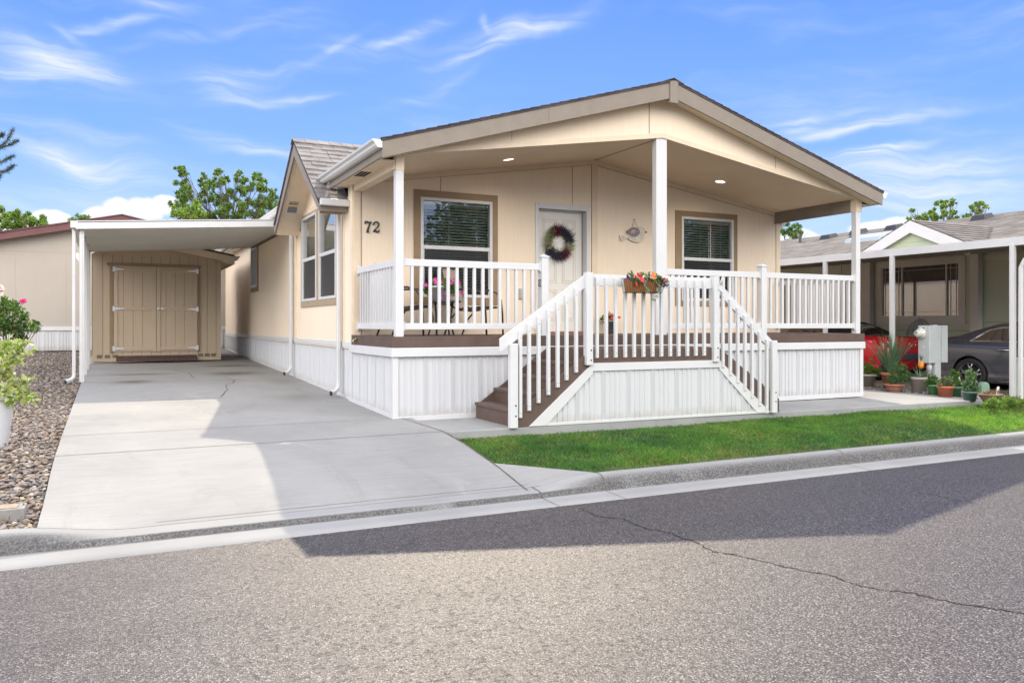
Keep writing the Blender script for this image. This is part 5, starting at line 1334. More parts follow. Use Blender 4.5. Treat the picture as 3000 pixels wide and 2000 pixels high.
# ================================================================== TREES
T1 = px_tree('deciduous_tree', 'tall airy green tree rising behind the carport roof', 'tree',
  [(520,492,9),(540,505,10),(548,560,20),(635,515,12),(700,520,12),(760,530,14),(600,540,14),(528,505,13),(535,540,18),(545,585,26),(560,620,28),(592,520,10),(605,545,16),(615,580,20),(620,615,28),(642,500,9),(650,535,16),(660,575,22),(668,612,28),(700,505,9),(708,535,16),(715,570,24),(722,612,30),(752,520,12),(760,550,20),(770,585,24),(780,615,28),(795,560,14),(800,595,16),(515,600,14),(580,640,25),(680,640,28),(760,640,25)], 36, 46000, .066, [LEAF, LEAFD, LEAFY], [.5, .25, .25], .5, trunk_px=665, thick=1.0, r0=.10)
px_tree('young_tree', 'small sparse pale green tree left of the tall airy tree', 'tree', [(520,615,12),(548,612,10),(570,605,14),(512,632,14),(545,632,14),(575,628,16),(600,625,10)], 30, 3000, .075, [LEAF, LEAFY], [.6, .4], .5, r0=.08, thick=.5)
px_tree('deciduous_tree', 'yellow green tree above the maroon roof edge at far left', 'tree', [(10,650,24),(20,685,26),(45,625,18),(60,655,26),(60,690,24),(85,640,16),(105,655,20),(100,685,24),(128,648,14),(140,665,16),(150,680,14),(172,668,9),(-20,640,30),(-20,690,30)], 30, 24000, .062, [LEAF, LEAFY, LEAFD], [.4, .4, .2], .5)
px_tree('young_tree', 'tiny wispy treetop peeking over the carport left corner', 'tree', [(212,642,8),(228,634,7),(245,636,8),(262,640,6),(240,648,12),(215,652,10)], 34, 600, .10, [LEAFG, LEAF], [.5, .5], .5, r0=.06, thick=.3)
px_tree('deciduous_tree', 'small tree seen between the porch and the grey shingle roof', 'tree', [(2295,655,16),(2300,685,20),(2318,672,14),(2336,664,9),(2330,690,14),(2345,684,7)], 42, 5000, .08, [LEAFD, LEAF], [.5, .5], 0, r0=.12)
px_tree('deciduous_tree', 'feathery treetop behind the small white gable', 'tree', [(2665,640,7),(2672,615,5),(2690,638,9),(2712,640,12),(2735,620,14),(2738,645,14),(2760,600,14),(2765,630,16),(2788,598,11),(2795,622,12),(2790,645,12),(2830,632,9),(2848,612,9),(2862,600,8),(2875,598,9),(2868,622,11),(2850,640,10),(2890,606,5)], 40, 15000, .07, [LEAFY, LEAF, LEAFD], [.4, .4, .2], 0)
# conifer whose branch tips reach into the picture on the left
cz_ = thing('conifer_tree', 'dark pine with upturned needle branches at the left picture edge', 'conifer', (*atD(-130, 900, 22)[:2], .4))
tx0 = Vector(atD(-130, 950, 22)); mb = MB(); tt = Vector(atD(-130, 120, 22)); mb.tube([(tx0.x, tx0.y, .3), tuple(tt)], [.2, .04], 8); mb.build('trunk', BARK, cz_)
mb = MB(); nc, nr = [], []
brs = [((-130, 470), (-30, 450), (20, 415), (38, 378)), ((-130, 500), (-20, 440), (28, 425), (52, 412)), ((-130, 540), (-30, 490), (15, 470), (38, 456)), ((-130, 560), (-20, 510), (20, 500), (42, 484)), ((-130, 420), (-50, 420), (0, 400), (10, 392)), ((-130, 300), (-80, 290), (-40, 250), (-20, 230)), ((-130, 600), (-60, 560), (-10, 530), (0, 512))]
for br in brs:
    P_ = [Vector(atD(a, b, 22+.1*i)) for i, (a, b) in enumerate(br)]
    q = []
    for a, b in zip(P_[:-1], P_[1:]):
        for k in range(8): q.append(a+(b-a)*k/8)
    q.append(P_[-1]); mb.tube(q, [.03*(1-.7*i/len(q)) for i in range(len(q))], 5)
    for p in q[3:]: nc.append(p); nr.append(.045)
mb.build('branch', BARK, cz_)
k = 5200; nc = np.array([tuple(p) for p in nc]); idx = rng.integers(0, len(nc), k)
NT_ = np.array([(-.5, 0, 0), (.5, 0, 0), (.2, 1, 0), (-.2, 1, 0)], float); R = rand_rots(k)
S = np.zeros((k, 3, 3)); S[:, 0, 0] = .007; S[:, 1, 1] = .075+.03*rng.random(k); S[:, 2, 2] = .01
scatter_mesh('needles', NT_, [(0, 1, 2, 3)], np.einsum('kij,kjl->kil', R, S), nc[idx]+rng.normal(size=(k, 3))*.018, NEEDLE, parent=cz_)
# tall conifers over the street, behind the viewer; they show as dark reflections in the porch windows
def conifer(x, y, h, r, label):
    root = thing('street_conifer', label, 'conifer', (x, y, -.5), 'conifers across the street')
    mb = MB(); mb.tube([(x, y, -.5), (x, y, h)], [.25, .03], 8); mb.build('trunk', BARK, root)
    cs, rs = [], []; z = .6
    while z < h:
        rr = r*(1-z/h)**.8; n = max(3, int(rr*5))
        for i in range(n):
            a = 2*pi*i/n+z*3; 
            for f in (.45, .85): cs.append((x+rr*f*cos(a), y+rr*f*sin(a), z-.25*f)); rs.append(.18+.22*rr*.5)
        z += .42
    leaves('needles', cs, rs, 9000, .34, [NEEDLE, LEAFD], [.7, .3], root); return root
conifer(11.7, -21, 9.8, 4.0, 'tall dark conifer across the street, mirrored in the larger porch window')
conifer(17.5, -24, 11, 3.6, 'second dark conifer across the street, right of the first')
conifer(25, -20, 10, 3.8, 'dark conifer across the street, mirrored in the right porch window')
conifer(21, -25, 11, 3.4, 'dark conifer across the street, between the mirrored ones')

# ================================================================== LEFT BED: rose bush and potted shrub
def zspot(px, py, z): return atZ(px, py, z)
D_ = 12.0
base = list(atD(20, 1085, D_)); 
cl_ = [(10,905,26),(40,900,24),(25,935,30),(60,930,24),(5,960,30),(45,965,28),(75,955,20),(95,958,16),(105,945,10),(55,985,18),(15,880,14),(-25,920,40),(-30,970,40),(112,962,7)]
P_ = FPX/D_; cs = []; rs = []
for a, b, r in cl_:
    for _ in range(2): cs.append(atD(a+random.gauss(0, 4), b+random.gauss(0, 4), D_+random.gauss(0, .15))); rs.append(r/P_*.8)
rose = shrub('rose_bush', 'glossy green rose bush with one pink bloom in front of the pale wall', 'rose bush', tuple(base), cs, rs, 2300, .052, [LEAFD, LEAF, LEAFY], [.6, .3, .1])
PINK = mat('hot_pink_petal', (.72, .03, .22), .5, var=(30, .2)); YEL = mat('flower_eye', (.7, .45, .05), .6); MAG = mat('petunia_petal', (.62, .06, .38), .5, var=(40, .2)); MAGD = mat('petunia_eye', (.30, .02, .16), .6)
mb = MB(); c = Vector(atD(70, 882, D_))
for k in range(9): flower(mb, c+Vector((random.gauss(0, .016), random.gauss(0, .01), random.gauss(0, .009))), .03, (random.gauss(0, .6), -1, random.gauss(.4, .6)))
mb.build('rose_bloom', [PINK, PINK], rose)
mb = MB(); c = Vector(atD(0, 845, D_)); 
for k in range(7): flower(mb, c+Vector((random.gauss(0, .02), random.gauss(0, .01), random.gauss(0, .03))), .04, (random.gauss(0, .6), -1, random.gauss(.4, .6)))
mb.build('faded_bloom', [mat('faded_petal', (.6, .5, .45), .6), mat('faded_orange', (.6, .25, .12), .6)], rose)
PB = atZ(-25, 1325, -.10); 
ps = thing('potted_shrub', 'pale yellow green shrub in a white ribbed pot at the left edge', 'potted plant', PB)
d8 = (PB[0]-CAM[0])*FW[0]+(PB[1]-CAM[1])*FW[1]
mb = MB(); prof_ = [(0, 0), (.13, 0)]+[(.13+.06*t/12+(.003 if t % 2 else 0), .52*t/12) for t in range(13)]+[(.205, .52), (.205, .555), (.185, .555), (.17, .50), (0, .50)]
mb.lathe(prof_, PB, 28); mb.build('pot', POTW, ps)
cl_ = [(20,1010,30),(50,1020,24),(70,1005,14),(15,1050,28),(45,1060,20),(5,1095,22),(30,1100,20),(90,1030,8),(70,1120,16),(45,1130,22),(20,1150,26),(60,1150,18),(85,1158,14),(95,1170,10),(30,1175,18),(60,1168,14),(82,1112,8),(95,1118,5),(-10,1060,40),(-10,1130,40)]
P_ = FPX/d8; cs, rs = [], []
for a, b, r in cl_: cs.append(atD(a, b, d8+random.gauss(0, .1))); rs.append(r/P_*.8)
mb = MB()
for c in cs[::2]: mb.tube([(PB[0], PB[1], PB[2]+.5), (Vector((PB[0], PB[1], PB[2]+.6))+Vector(c))/2, c], [.008, .005, .002], 5)
mb.build('stem', TWIG, ps)
leaves('foliage', cs, rs, 850, .055, [LEAFV, LEAFY, LEAF], [.6, .28, .12], ps)
# concrete meter-box lid in the rock
q1 = atZ(88, 1470, -.185); q2 = atZ(0, 1494, -.10)
mb = MB(); x1_, y1_ = q1[0]-.02, q1[1]-.0
mb.box(x1_-.62, x1_, y1_-.20, y1_+.02, -.33, -.19); mb.box(x1_-.57, x1_-.05, y1_-.16, y1_-.02, -.189, -.184, 1)
o = mb.build('meter_box_lid', [mat('weathered_block', (.24, .235, .225), .85, var=(12, .25)), mat('lid_inset', (.30, .24, .17), .9, var=(30, .3))], bevel=.01); tag(o, 'low concrete utility box lid sunk in the river rock', 'utility box'); o.rotation_euler = (0, 0, 0)

# ================================================================== PORCH THINGS
DKZ = 1.0
SLING = mat('taupe_sling', (.33, .265, .22), .75, var=(120, .25, 2)); FRM = mat('dark_bronze_tube', (.035, .028, .027), .35)
def patio_chair(label, loc, rz_):
    """sling chair facing local -Y"""
    root = thing('patio_chair', label, 'chair', (0, 0, 0), 'sling chairs on the porch')
    mb = MB()
    side = [(0, -.25, .40), (0, .18, .365), (0, .27, .42), (0, .36, .70), (0, .42, .93)]
    n = len(side)
    for s_ in (-1, 1): mb.tube([(s_*.27, a[1], a[2]) for a in side], .013, 8)
    mb.tube([(-.27, .42, .93), (-.18, .43, .975), (0, .435, .985), (.18, .43, .975), (.27, .42, .93)], .013, 8); mb.tube([(-.27, -.25, .4), (.27, -.25, .4)], .012, 8)
    mb.build('back_frame', FRM, root)
    for s_ in (-1, 1):
        mb = MB(); mb.tube([(s_*.30, .38, .62), (s_*.31, .20, .645), (s_*.31, -.08, .65), (s_*.31, -.20, .61), (s_*.31, -.27, .50), (s_*.31, -.29, .3), (s_*.305, -.30, 0)], .014, 8); mb.build('arm', FRM, root)
        mb = MB(); mb.tube([(s_*.29, .12, .38), (s_*.30, .27, .22), (s_*.30, .36, 0)], .013, 8); mb.build('leg', FRM, root)
    mb = MB(); prof = [(-.25, .405), (-.1, .375), (.08, .355), (.2, .365), (.27, .42), (.31, .52), (.35, .66), (.39, .82), (.425, .965)]
    V_ = [(x, y+.03*(1-(x/.26)**2)*(z > .4)*.6, z-.02*(1-(x/.26)**2)*(z < .42)) for y, z in prof for x in frange(-.262, .262, 6)]
    mb.add(V_, [(j*7+i, j*7+i+1, (j+1)*7+i+1, (j+1)*7+i) for j in range(len(prof)-1) for i in range(6)], 0, True)
    o = mb.build('sling', SLING, root); sm = o.modifiers.new('s', 'SOLIDIFY'); sm.thickness = .004
    root.location = loc; root.rotation_euler = (0, 0, rz_); return root
c2 = atY(1408, 980, 1.15); patio_chair('taupe sling patio chair right of the petunias on the porch', (c2[0]-.03, 1.25, DKZ), radians(42))
c1 = atY(1196, 980, 1.2); patio_chair('taupe sling patio chair half hidden by the left porch post', (c1[0], 1.15, DKZ), radians(52))
tq = atY(1300, 985, 1.15)
tab = thing('side_table', 'small dark round metal table between the two porch chairs', 'table', (tq[0], 1.15, DKZ))
mb = MB(); mb.lathe([(0, .455), (.235, .455), (.25, .462), (.25, .478), (.235, .486), (0, .486)], (tq[0], 1.15, DKZ), 28); mb.build('table_top', mat('charcoal_metal', (.06, .055, .06), .35), tab)
for k in range(3):
    a = 2*pi*k/3+.5; mb = MB(); mb.tube([(tq[0]+.20*cos(a), 1.15+.2*sin(a), DKZ+.455), (tq[0]+.15*cos(a), 1.15+.15*sin(a), DKZ+.22), (tq[0]+.22*cos(a), 1.15+.22*sin(a), DKZ)], .012, 6); mb.build('leg', FRM, tab)
pq = atY(1287, 900, 1.12)
pet = thing('petunia_pot', 'pale pot of pink petunias on the small porch table', 'potted plant', (pq[0], 1.12, DKZ+.486))
mb = MB(); mb.lathe(pot_profile(.125, .085, .20), (pq[0], 1.12, DKZ+.486), 24); mb.build('pot', mat('pale_grey_pot', (.55, .56, .58), .5), pet)
cs, rs = [], []
for a, b, r in ((1250,845,10),(1265,830,14),(1285,825,14),(1300,835,16),(1270,848,16),(1320,838,14),(1335,845,8),(1300,852,14),(1255,855,8),(1325,855,10),(1310,820,8),(1335,828,6)):
    cs.append(atY(a, b, 1.12+random.gauss(0, .05))); rs.append(r/200)
leaves('foliage', cs, rs, 1300, .036, [LEAF, LEAFD, LEAFY], [.5, .3, .2], pet)
mb = MB()
for a, b in ((1247,834),(1275,818),(1277,828),(1293,827),(1322,828),(1345,828),(1299,858),(1293,870),(1317,863),(1309,812),(1262,824),(1352,857),(1331,818)): flower(mb, atY(a, b, 1.0+random.gauss(0, .04)), .028, (random.gauss(-.3, .3), -1, random.gauss(0, .3)))
mb.build('petunia_bloom', [MAG, MAGD], pet)
dq = atY(1788, 979, 1.62)
dp = thing('door_planter', 'small grey tapered pot with red flowers beside the door', 'potted plant', (dq[0], 1.62, DKZ))
mb = MB(); mb.lathe(pot_profile(.10, .065, .21, .008, .02), (dq[0], 1.62, DKZ), 20); mb.build('pot', mat('slate_pot', (.20, .20, .21), .6, var=(20, .2)), dp)
cs = [(dq[0]+random.gauss(0, .05), 1.62+random.gauss(0, .04), DKZ+.27+random.gauss(0, .03)) for _ in range(8)]
leaves('foliage', cs, [.06]*8, 420, .032, [LEAFD, LEAF], [.6, .4], dp)
mb = MB()
for k in range(7): flower(mb, (dq[0]+random.gauss(0, .06), 1.54, DKZ+.29+random.gauss(0, .025)), .026, (random.gauss(0, .4), -1, .3))
RED = mat('red_petal', (.55, .015, .04), .5, var=(30, .3)); mb.build('bloom', [RED, YEL], dp)

# wreath on the door
wq = atY(1637, 712, PY+.08); WC = Vector((wq[0], PY+.075, wq[2]))
wr = thing('door_wreath', 'round wreath of burgundy, sage and charcoal dried sprigs on the white door', 'wreath', tuple(WC))
mb = MB(); mb.tube([WC+Vector((.165*cos(a), 0, .175*sin(a))) for a in frange(0, 2*pi, 24)], .022, 6); mb.build('hoop', TWIG, wr)
k = 3800; a = rng.random(k)*2*pi; rad = .178+rng.normal(size=k)*.034
base_ = np.stack([WC.x+rad*np.cos(a), WC.y+rng.normal(size=k)*.018, WC.z+rad*1.05*np.sin(a)], 1)
sector = ((a/(2*pi))*9+rng.normal(size=k)*.16).astype(int) % 9
cm = np.array([3, 3, 0, 2, 1, 3, 3, 0, 1])[sector]         # by direction round the ring
WM = [mat('burgundy_sprig', (.16, .02, .045), .7, var=(40, .4)), mat('sage_sprig', (.48, .50, .31), .7, var=(40, .3)), mat('olive_sprig', (.32, .36, .18), .7, var=(40, .3)), mat('charcoal_sprig', (.05, .045, .075), .7, var=(40, .3))]
outw = np.stack([np.cos(a+.5), -.5+rng.normal(size=k)*.3, np.sin(a+.5)], 1)+rng.normal(size=(k, 3))*.55; outw /= np.linalg.norm(outw, axis=1)[:, None]
sidev = np.cross(outw, rng.normal(size=(k, 3))); sidev /= np.linalg.norm(sidev, axis=1)[:, None]; nn = np.cross(outw, sidev)
ln = .045+.075*rng.random(k); S = np.stack([sidev*.012, outw*ln[:, None], nn*.012], 2)
for mi_, nm in enumerate(('burgundy_sprigs', 'sage_sprigs', 'olive_sprigs', 'charcoal_sprigs')):
    s_ = cm == mi_; scatter_mesh(nm, LEAFT, LEAFF, S[s_], base_[s_], WM[mi_], parent=wr)

# painted bird plaque
def cr(x, y): return atY(1540+x/5.6, 580+y/5.6, PY-.03)
bd = thing('bird_plaque', 'whitewashed wooden bird with a grey floral wing hanging beside the door', 'wall decoration', cr(1800, 600))
def plate(pts, d0, d1, m, name, parent, rev=False):
    mb = MB(); P_ = [cr(*p) for p in pts]; mb.prism([(p[0], p[2]) for p in P_], 'y', PY-d1, PY-d0); return mb.build(name, m, parent, recalc=True)
WW = mat('whitewash', (.62, .57, .48), .7, var=(14, .14), bump=(40, .002)); GRW = mat('grey_painted_wood', (.20, .185, .175), .7, var=(12, .1)); ROPE = mat('rope', (.22, .09, .045), .9)
body_ = plate([(1672, 600), (1690, 590), (1740, 520), (1840, 498), (1870, 473), (1905, 472), (1940, 490), (1962, 530), (1960, 580), (1945, 650), (1915, 700), (1870, 722), (1815, 727), (1750, 710), (1700, 678), (1672, 650)], .015, .030, WW, 'bird_body', bd)
plate([(1540, 618), (1600, 612), (1672, 605), (1674, 650), (1620, 690), (1570, 705)], .014, .028, WW, 'bird_tail', bd)
plate([(1652, 553), (1690, 515), (1740, 487), (1790, 481), (1840, 500), (1868, 540), (1868, 575), (1845, 615), (1800, 637), (1750, 632), (1705, 605)], .031, .042, GRW, 'bird_wing', bd)
plate([(1962, 530), (1998, 567), (1960, 580)], .016, .027, BLACK, 'beak', bd)
mb = MB(); e = cr(1922, 519); mb.lathe([(0, -.003), (.006, -.002), (.006, 0)], (e[0], PY-.031, e[2]), 10, axis='y')
for (a, b) in (((1680, 628), (1810, 668)), ((1700, 650), (1840, 690)), ((1870, 560), (1950, 590)), ((1862, 600), (1940, 650)), ((1845, 640), (1905, 690))):
    p, q = cr(*a), cr(*b); mb.tube([(p[0], PY-.0305, p[2]), (q[0], PY-.0305, q[2])], .0012, 4)
for k in range(7):
    x_, y_ = 1570+(k % 3)*22+random.random()*6, 630+(k//3)*22; p, q = cr(x_, y_), cr(x_+14, y_+8); mb.tube([(p[0], PY-.029, p[2]), (q[0], PY-.029, q[2])], .0015, 4)
mb.build('painted_line', BLACK, bd)
mb = MB()
for x_, y_, r_ in ((1740, 540, .020), (1765, 560, .024), (1730, 570, .018), (1785, 540, .016), (1770, 530, .013), (1835, 545, .010)): c = cr(x_, y_); flower(mb, (c[0], PY-.044, c[2]), r_, (0, -1, 0))
mb.build('painted_flower', [mat('lilac_paint', (.55, .33, .48), .6, var=(60, .3)), mat('plum_paint', (.33, .07, .2), .6)], bd)
mb = MB(); n_, l_, r_ = cr(1788, 350), cr(1742, 492), cr(1838, 492)
mb.tube([(l_[0], PY-.03, l_[2]), (n_[0], PY-.02, n_[2]), (r_[0], PY-.03, r_[2])], .0035, 5); mb.lathe([(0, -.03), (.006, -.03), (.006, 0)], (n_[0], PY, n_[2]), 8, axis='y'); mb.build('hanging_cord', ROPE, bd)

# flower basket on the stair landing rail
YB = SY-.27
tl, tr_ = atY(1848, 816, YB), atY(1957, 814, YB); bl_, br_ = atY(1854, 855, YB), atY(1944, 858, YB)
x0, x1 = tl[0], tr_[0]; xb0, xb1 = bl_[0], br_[0]; zt_, zb_ = (tl[2]+tr_[2])/2, (bl_[2]+br_[2])/2
bk = thing('flower_basket', 'wire basket with a coconut liner and red, orange and purple flowers on the stair rail', 'flower basket', ((x0+x1)/2, YB+.1, zb_))
mb = MB(); yb1 = SY-.062; yb0 = YB
mb.tube([(x0, yb1, zt_), (x0, yb0, zt_), (x1, yb0, zt_), (x1, yb1, zt_), (x0, yb1, zt_)], .0035, 5); mb.tube([(xb0, yb1, zb_), (xb0, yb0+.04, zb_), (xb1, yb0+.04, zb_), (xb1, yb1, zb_), (xb0, yb1, zb_)], .0035, 5)
for k in range(17):
    t = k/16; mb.tube([(x0+(x1-x0)*t, yb0, zt_), (xb0+(xb1-xb0)*t, yb0+.04, zb_)], .0022, 4)
for k in range(5):
    t = k/4; y_ = yb0+(yb1-yb0)*t
    for a, b in ((x0, xb0), (x1, xb1)): mb.tube([(a, y_, zt_), (b, max(y_, yb0+.04), zb_)], .0022, 4)
mb.build('wire_frame', BLACK, bk)
COIR = mat('coconut_fibre', (.30, .135, .05), .95, var=(60, .45, 6), bump=(120, .006, 6))
mb = MB(); mb.add([(x0+.03, yb0+.012, zt_-.01), (x1-.03, yb0+.012, zt_-.01), (x1-.03, yb1-.005, zt_-.01), (x0+.03, yb1-.005, zt_-.01), (xb0+.03, yb0+.055, zb_+.005), (xb1-.03, yb0+.055, zb_+.005), (xb1-.03, yb1-.005, zb_+.005), (xb0+.03, yb1-.005, zb_+.005)], [(0, 1, 5, 4), (1, 2, 6, 5), (2, 3, 7, 6), (3, 0, 4, 7), (4, 5, 6, 7), (0, 3, 2, 1)]); mb.build('coir_liner', COIR, bk)
def bp(cx, cy, y=YB+.0): return atY(1800+cx/11.2, 760+cy/11.2, y)
cs = [bp(*p) for p in ((540, 480), (580, 560), (680, 620), (760, 680), (800, 720), (650, 700), (900, 480), (1040, 500), (1030, 620), (1280, 620), (1400, 560), (1400, 680), (1560, 640), (1600, 740), (1700, 730), (1480, 600))]
leaves('foliage', cs, [.028]*len(cs), 620, .026, [LEAF, LEAFY, LEAFD], [.5, .3, .2], bk)
cs = [bp(*p) for p in ((1000, 720), (1020, 820), (1050, 920), (1080, 1040), (1130, 1020), (1430, 700), (1440, 820), (1470, 900), (1430, 1000), (1430, 1100), (1370, 1200), (1420, 1220), (1250, 1310), (1330, 1330))]
leaves('trailing_foliage', cs, [.014]*len(cs), 330, .019, [LEAFS, LEAFG], [.8, .2], bk)
mb = MB(); 
for p, r_ in (((780, 520), .038), ((880, 540), .026), ((915, 680), .034), ((720, 790), .030), ((690, 560), .02)): flower(mb, bp(*p, YB-.015), r_, (random.gauss(0, .4), -1, random.gauss(.2, .3)), 7)
mb.build('red_bloom', [RED, mat('bright_red_centre', (.8, .03, .02), .5)], bk)
mb = MB(); flower(mb, bp(1280, 540, YB-.02), .047, (.1, -1, .1), 11); mb.build('orange_bloom', [mat('orange_petal', (.85, .22, .06), .5, var=(50, .25)), mat('orange_eye', (.75, .07, .01), .5)], bk)
mb = MB(); flower(mb, bp(1650, 660, YB-.01), .026, (.1, -1, .1), 7); mb.build('pink_bloom', [PINK, YEL], bk)
PUR = mat('purple_spike', (.085, .02, .16), .7, var=(60, .4))
mb = MB()
for a, b in (((420, 530), (520, 660)), ((1140, 460), (1130, 650)), ((1620, 890), (1780, 820)), ((1510, 590), (1490, 680))):
    p, q = Vector(bp(*a, YB-.01)), Vector(bp(*b, YB-.01))
    for k in range(26): c = p+(q-p)*random.random()+Vector((random.gauss(0, .006), random.gauss(0, .006), random.gauss(0, .006))); flower(mb, c, .010, (random.gauss(0, 1), -1, random.gauss(0, 1)), 4)
mb.build('purple_bloom', [PUR, PUR], bk)

# ================================================================== POTS ALONG THE WALK
def pot_at(px, py, wpx, hpx, m, name, label, cat='potted plant', taper=.72, rim=.012, group='pots along the walkway', prof=None, z=-.085):
    b = Vector(atZ(px, py, z)); d = (b.x-CAM[0])*FW[0]+(b.y-CAM[1])*FW[1]; s = d/FPX
    root = thing(name, label, cat, tuple(b), group); r1 = wpx*s/2-rim; h = hpx*s
    mb = MB(); mb.lathe(prof(r1, h) if prof else pot_profile(r1, r1*taper, h, rim, min(.05, h*.16)), tuple(b), 28); mb.build('pot', m, root)
    mb = MB(); mb.lathe([(r1-.012, h-.03), (0, h-.028)], tuple(b), 20); mb.build('potting_soil', SOIL, root)
    return root, b, r1, h, s
def bush(root, b, h, s, clumps, n, size, mats, w, px0):
    """clumps in picture units relative to the pot's rim centre"""
    rx = Vector((RT[0], RT[1], 0)); fx = Vector((FW[0], FW[1], 0)); cs, rs = [], []
    for dx_, dy_, r in clumps: cs.append(b+rx*dx_*s+Vector((0, 0, h+dy_*s))+fx*random.gauss(0, r*s*.4)); rs.append(r*s)
    mb = MB()
    for c in cs: mb.tube([b+Vector((0, 0, h-.03)), tuple((b+Vector((0, 0, h))+c)/2), tuple(c)], [.005, .004, .002], 4)
    mb.build('stem', TWIG, root); return leaves('foliage', cs, rs, n, size, mats, w, root)
def blades(root, b, h, n, L, spread, w, m, name='leaf_blade', curl=.4, base_r=.04):
    mb = MB()
    for k in range(n):
        a = random.random()*2*pi; t = random.random()**.7*spread; l = L*random.uniform(.6, 1.05)
        d = Vector((cos(a)*sin(t), sin(a)*sin(t), cos(t))); p0 = b+Vector((cos(a)*base_r*random.random(), sin(a)*base_r*random.random(), h-.02)); side = d.cross(Vector((0, 0, 1))); side = side.normalized() if side.length > .05 else Vector((1, 0, 0))
        pts = [p0+d*l*u+Vector((0, 0, -curl*l*u*u*sin(t))) for u in (0, .25, .5, .75, 1)]
        vs = []
        for u, p in zip((0, .25, .5, .75, 1), pts): ww = w*(1-u)**.6*(.7+.6*u if u < .5 else 1); vs += [p-side*ww, p+d.cross(side)*ww*.35, p+side*ww]
        mb.add(vs, [(3*i, 3*i+1, 3*i+4, 3*i+3) for i in range(4)]+[(3*i+1, 3*i+2, 3*i+5, 3*i+4) for i in range(4)], 0, True)
    return mb.build(name, m, root)
r_, b, r1, h, s = pot_at(2540, 1135, 55, 40, GREIGE, 'plant_pot', 'beige pot of bright green herb with reddish tips by the porch corner')
bush(r_, b, h, s, [(-15, 12, 14), (5, 14, 16), (22, 10, 13), (30, 2, 9), (-5, 22, 10), (35, 8, 8)], 1000, .035, [LEAF, LEAFY], [.6, .4], 0)
bush(r_, b, h, s, [(-12, 34, 7), (14, 44, 7), (24, 34, 6), (2, 30, 6), (18, 52, 4)], 240, .026, [LEAFR, LEAFY], [.7, .3], 0)
r_, b, r1, h, s = pot_at(2606, 1141, 48, 50, TERRA, 'plant_pot', 'tall terracotta pot with long upright blue green blades')
blades(r_, b, h, 110, .92, .60, .016, LEAFG, curl=.25); blades(r_, b, h, 8, .95, 1.12, .014, LEAFG, 'outer_blade', .1)
r_, b, r1, h, s = pot_at(2619, 1149, 56, 25, mat('old_terracotta', (.33, .14, .09), .8, var=(14, .3), bump=(50, .003)), 'plant_bowl', 'low weathered terracotta bowl of wiry green herb in front of the tall blades', prof=lambda r, h: [(0, 0), (r*.7, 0), (r*.84, h*.6), (r*.88, h*.75), (r+.015, h*.8), (r+.018, h), (r, h), (r-.02, h*.85), (0, h*.84)])
bush(r_, b, h, s, [(-5, 14, 14), (8, 20, 16), (18, 28, 15), (26, 16, 14), (14, 44, 12), (30, 38, 12), (-2, 34, 10), (36, 24, 10), (8, 56, 7), (24, 54, 7)], 2400, .030, [LEAF, LEAFG, LEAFD], [.35, .3, .35], 0)
blades(r_, b, h, 40, .45, .9, .005, LEAFG, 'grass_stalk', .6, .08)
r_, b, r1, h, s = pot_at(2694, 1151, 50, 47, GREIGE, 'plant_pot', 'tall beige pot with a small pineapple plant bearing an orange fruit', taper=.88)
blades(r_, b, h, 26, .34, 1.35, .012, LEAFG, 'leaf_blade', .5)
fc = b+Vector((RT[0], RT[1], 0))*4*s+Vector((0, 0, h+.22)); mb = MB(); mb.lathe([(0, -.075), (.03, -.065), (.048, -.03), (.05, .01), (.042, .045), (.02, .065), (0, .07)], tuple(fc), 14); mb.build('pineapple', mat('orange_fruit', (.70, .24, .03), .6, var=(60, .5), bump=(90, .01)), r_)
blades(r_, fc, .09, 16, .15, .5, .008, LEAFG, 'fruit_crown', .2, .01)
r_, b, r1, h, s = pot_at(2735, 1157, 34, 31, GREENP, 'plant_pot', 'light green plastic pot of leafy parsley', taper=.85)
bush(r_, b, h, s, [(-8, 8, 12), (6, 10, 13), (-2, 18, 12), (14, 4, 9), (-16, 2, 9)], 900, .032, [LEAF, LEAFD], [.5, .5], 0)
r_, b, r1, h, s = pot_at(2799, 1163, 40, 31, DGREENP, 'plant_pot', 'dark green pot with tall green foliage behind the terracotta pot', taper=.75)
bush(r_, b, h, s, [(-8, 12, 10), (2, 16, 12), (-4, 30, 11), (-8, 42, 9), (4, 36, 9)], 900, .030, [LEAF, LEAFD], [.6, .4], 0)
r_, b, r1, h, s = pot_at(2770, 1164, 49, 34, TERRA, 'plant_pot', 'bright terracotta pot of dusky green thyme', taper=.78)
bush(r_, b, h, s, [(-12, 8, 12), (4, 10, 14), (18, 6, 11), (-4, 20, 11), (12, 18, 11), (-20, 4, 8)], 1300, .022, [LEAFG, LEAFR, LEAF], [.55, .2, .25], 0)
r_, b, r1, h, s = pot_at(2841, 1174, 46, 28, mat('blue_green_glaze', (.08, .14, .13), .4, var=(9, .2)), 'plant_pot', 'dark glazed pot of bushy grey green sage before the car wheel', taper=.75)
bush(r_, b, h, s, [(-12, 10, 13), (4, 12, 15), (16, 8, 13), (-6, 26, 13), (10, 30, 13), (0, 42, 12), (-2, 56, 8), (14, 48, 8), (-16, 22, 8)], 2300, .030, [LEAFG, LEAF], [.6, .4], 0)
r_, b, r1, h, s = pot_at(2902, 1181, 64, 28, mat('old_bowl', (.22, .13, .09), .8, var=(14, .3), bump=(50, .004)), 'plant_bowl', 'brown clay bowl of small succulents with a white plant tag', prof=lambda r, h: [(0, 0), (r*.55, 0), (r*.85, h*.55), (r*.98, h*.8), (r+.012, h*.85), (r+.012, h), (r-.01, h), (r-.02, h*.88), (0, h*.86)])
bush(r_, b, h, s, [(-16, 2, 6), (-4, 4, 7), (8, 3, 6), (16, 5, 6)], 300, .018, [LEAFR, LEAFG], [.6, .4], 0)
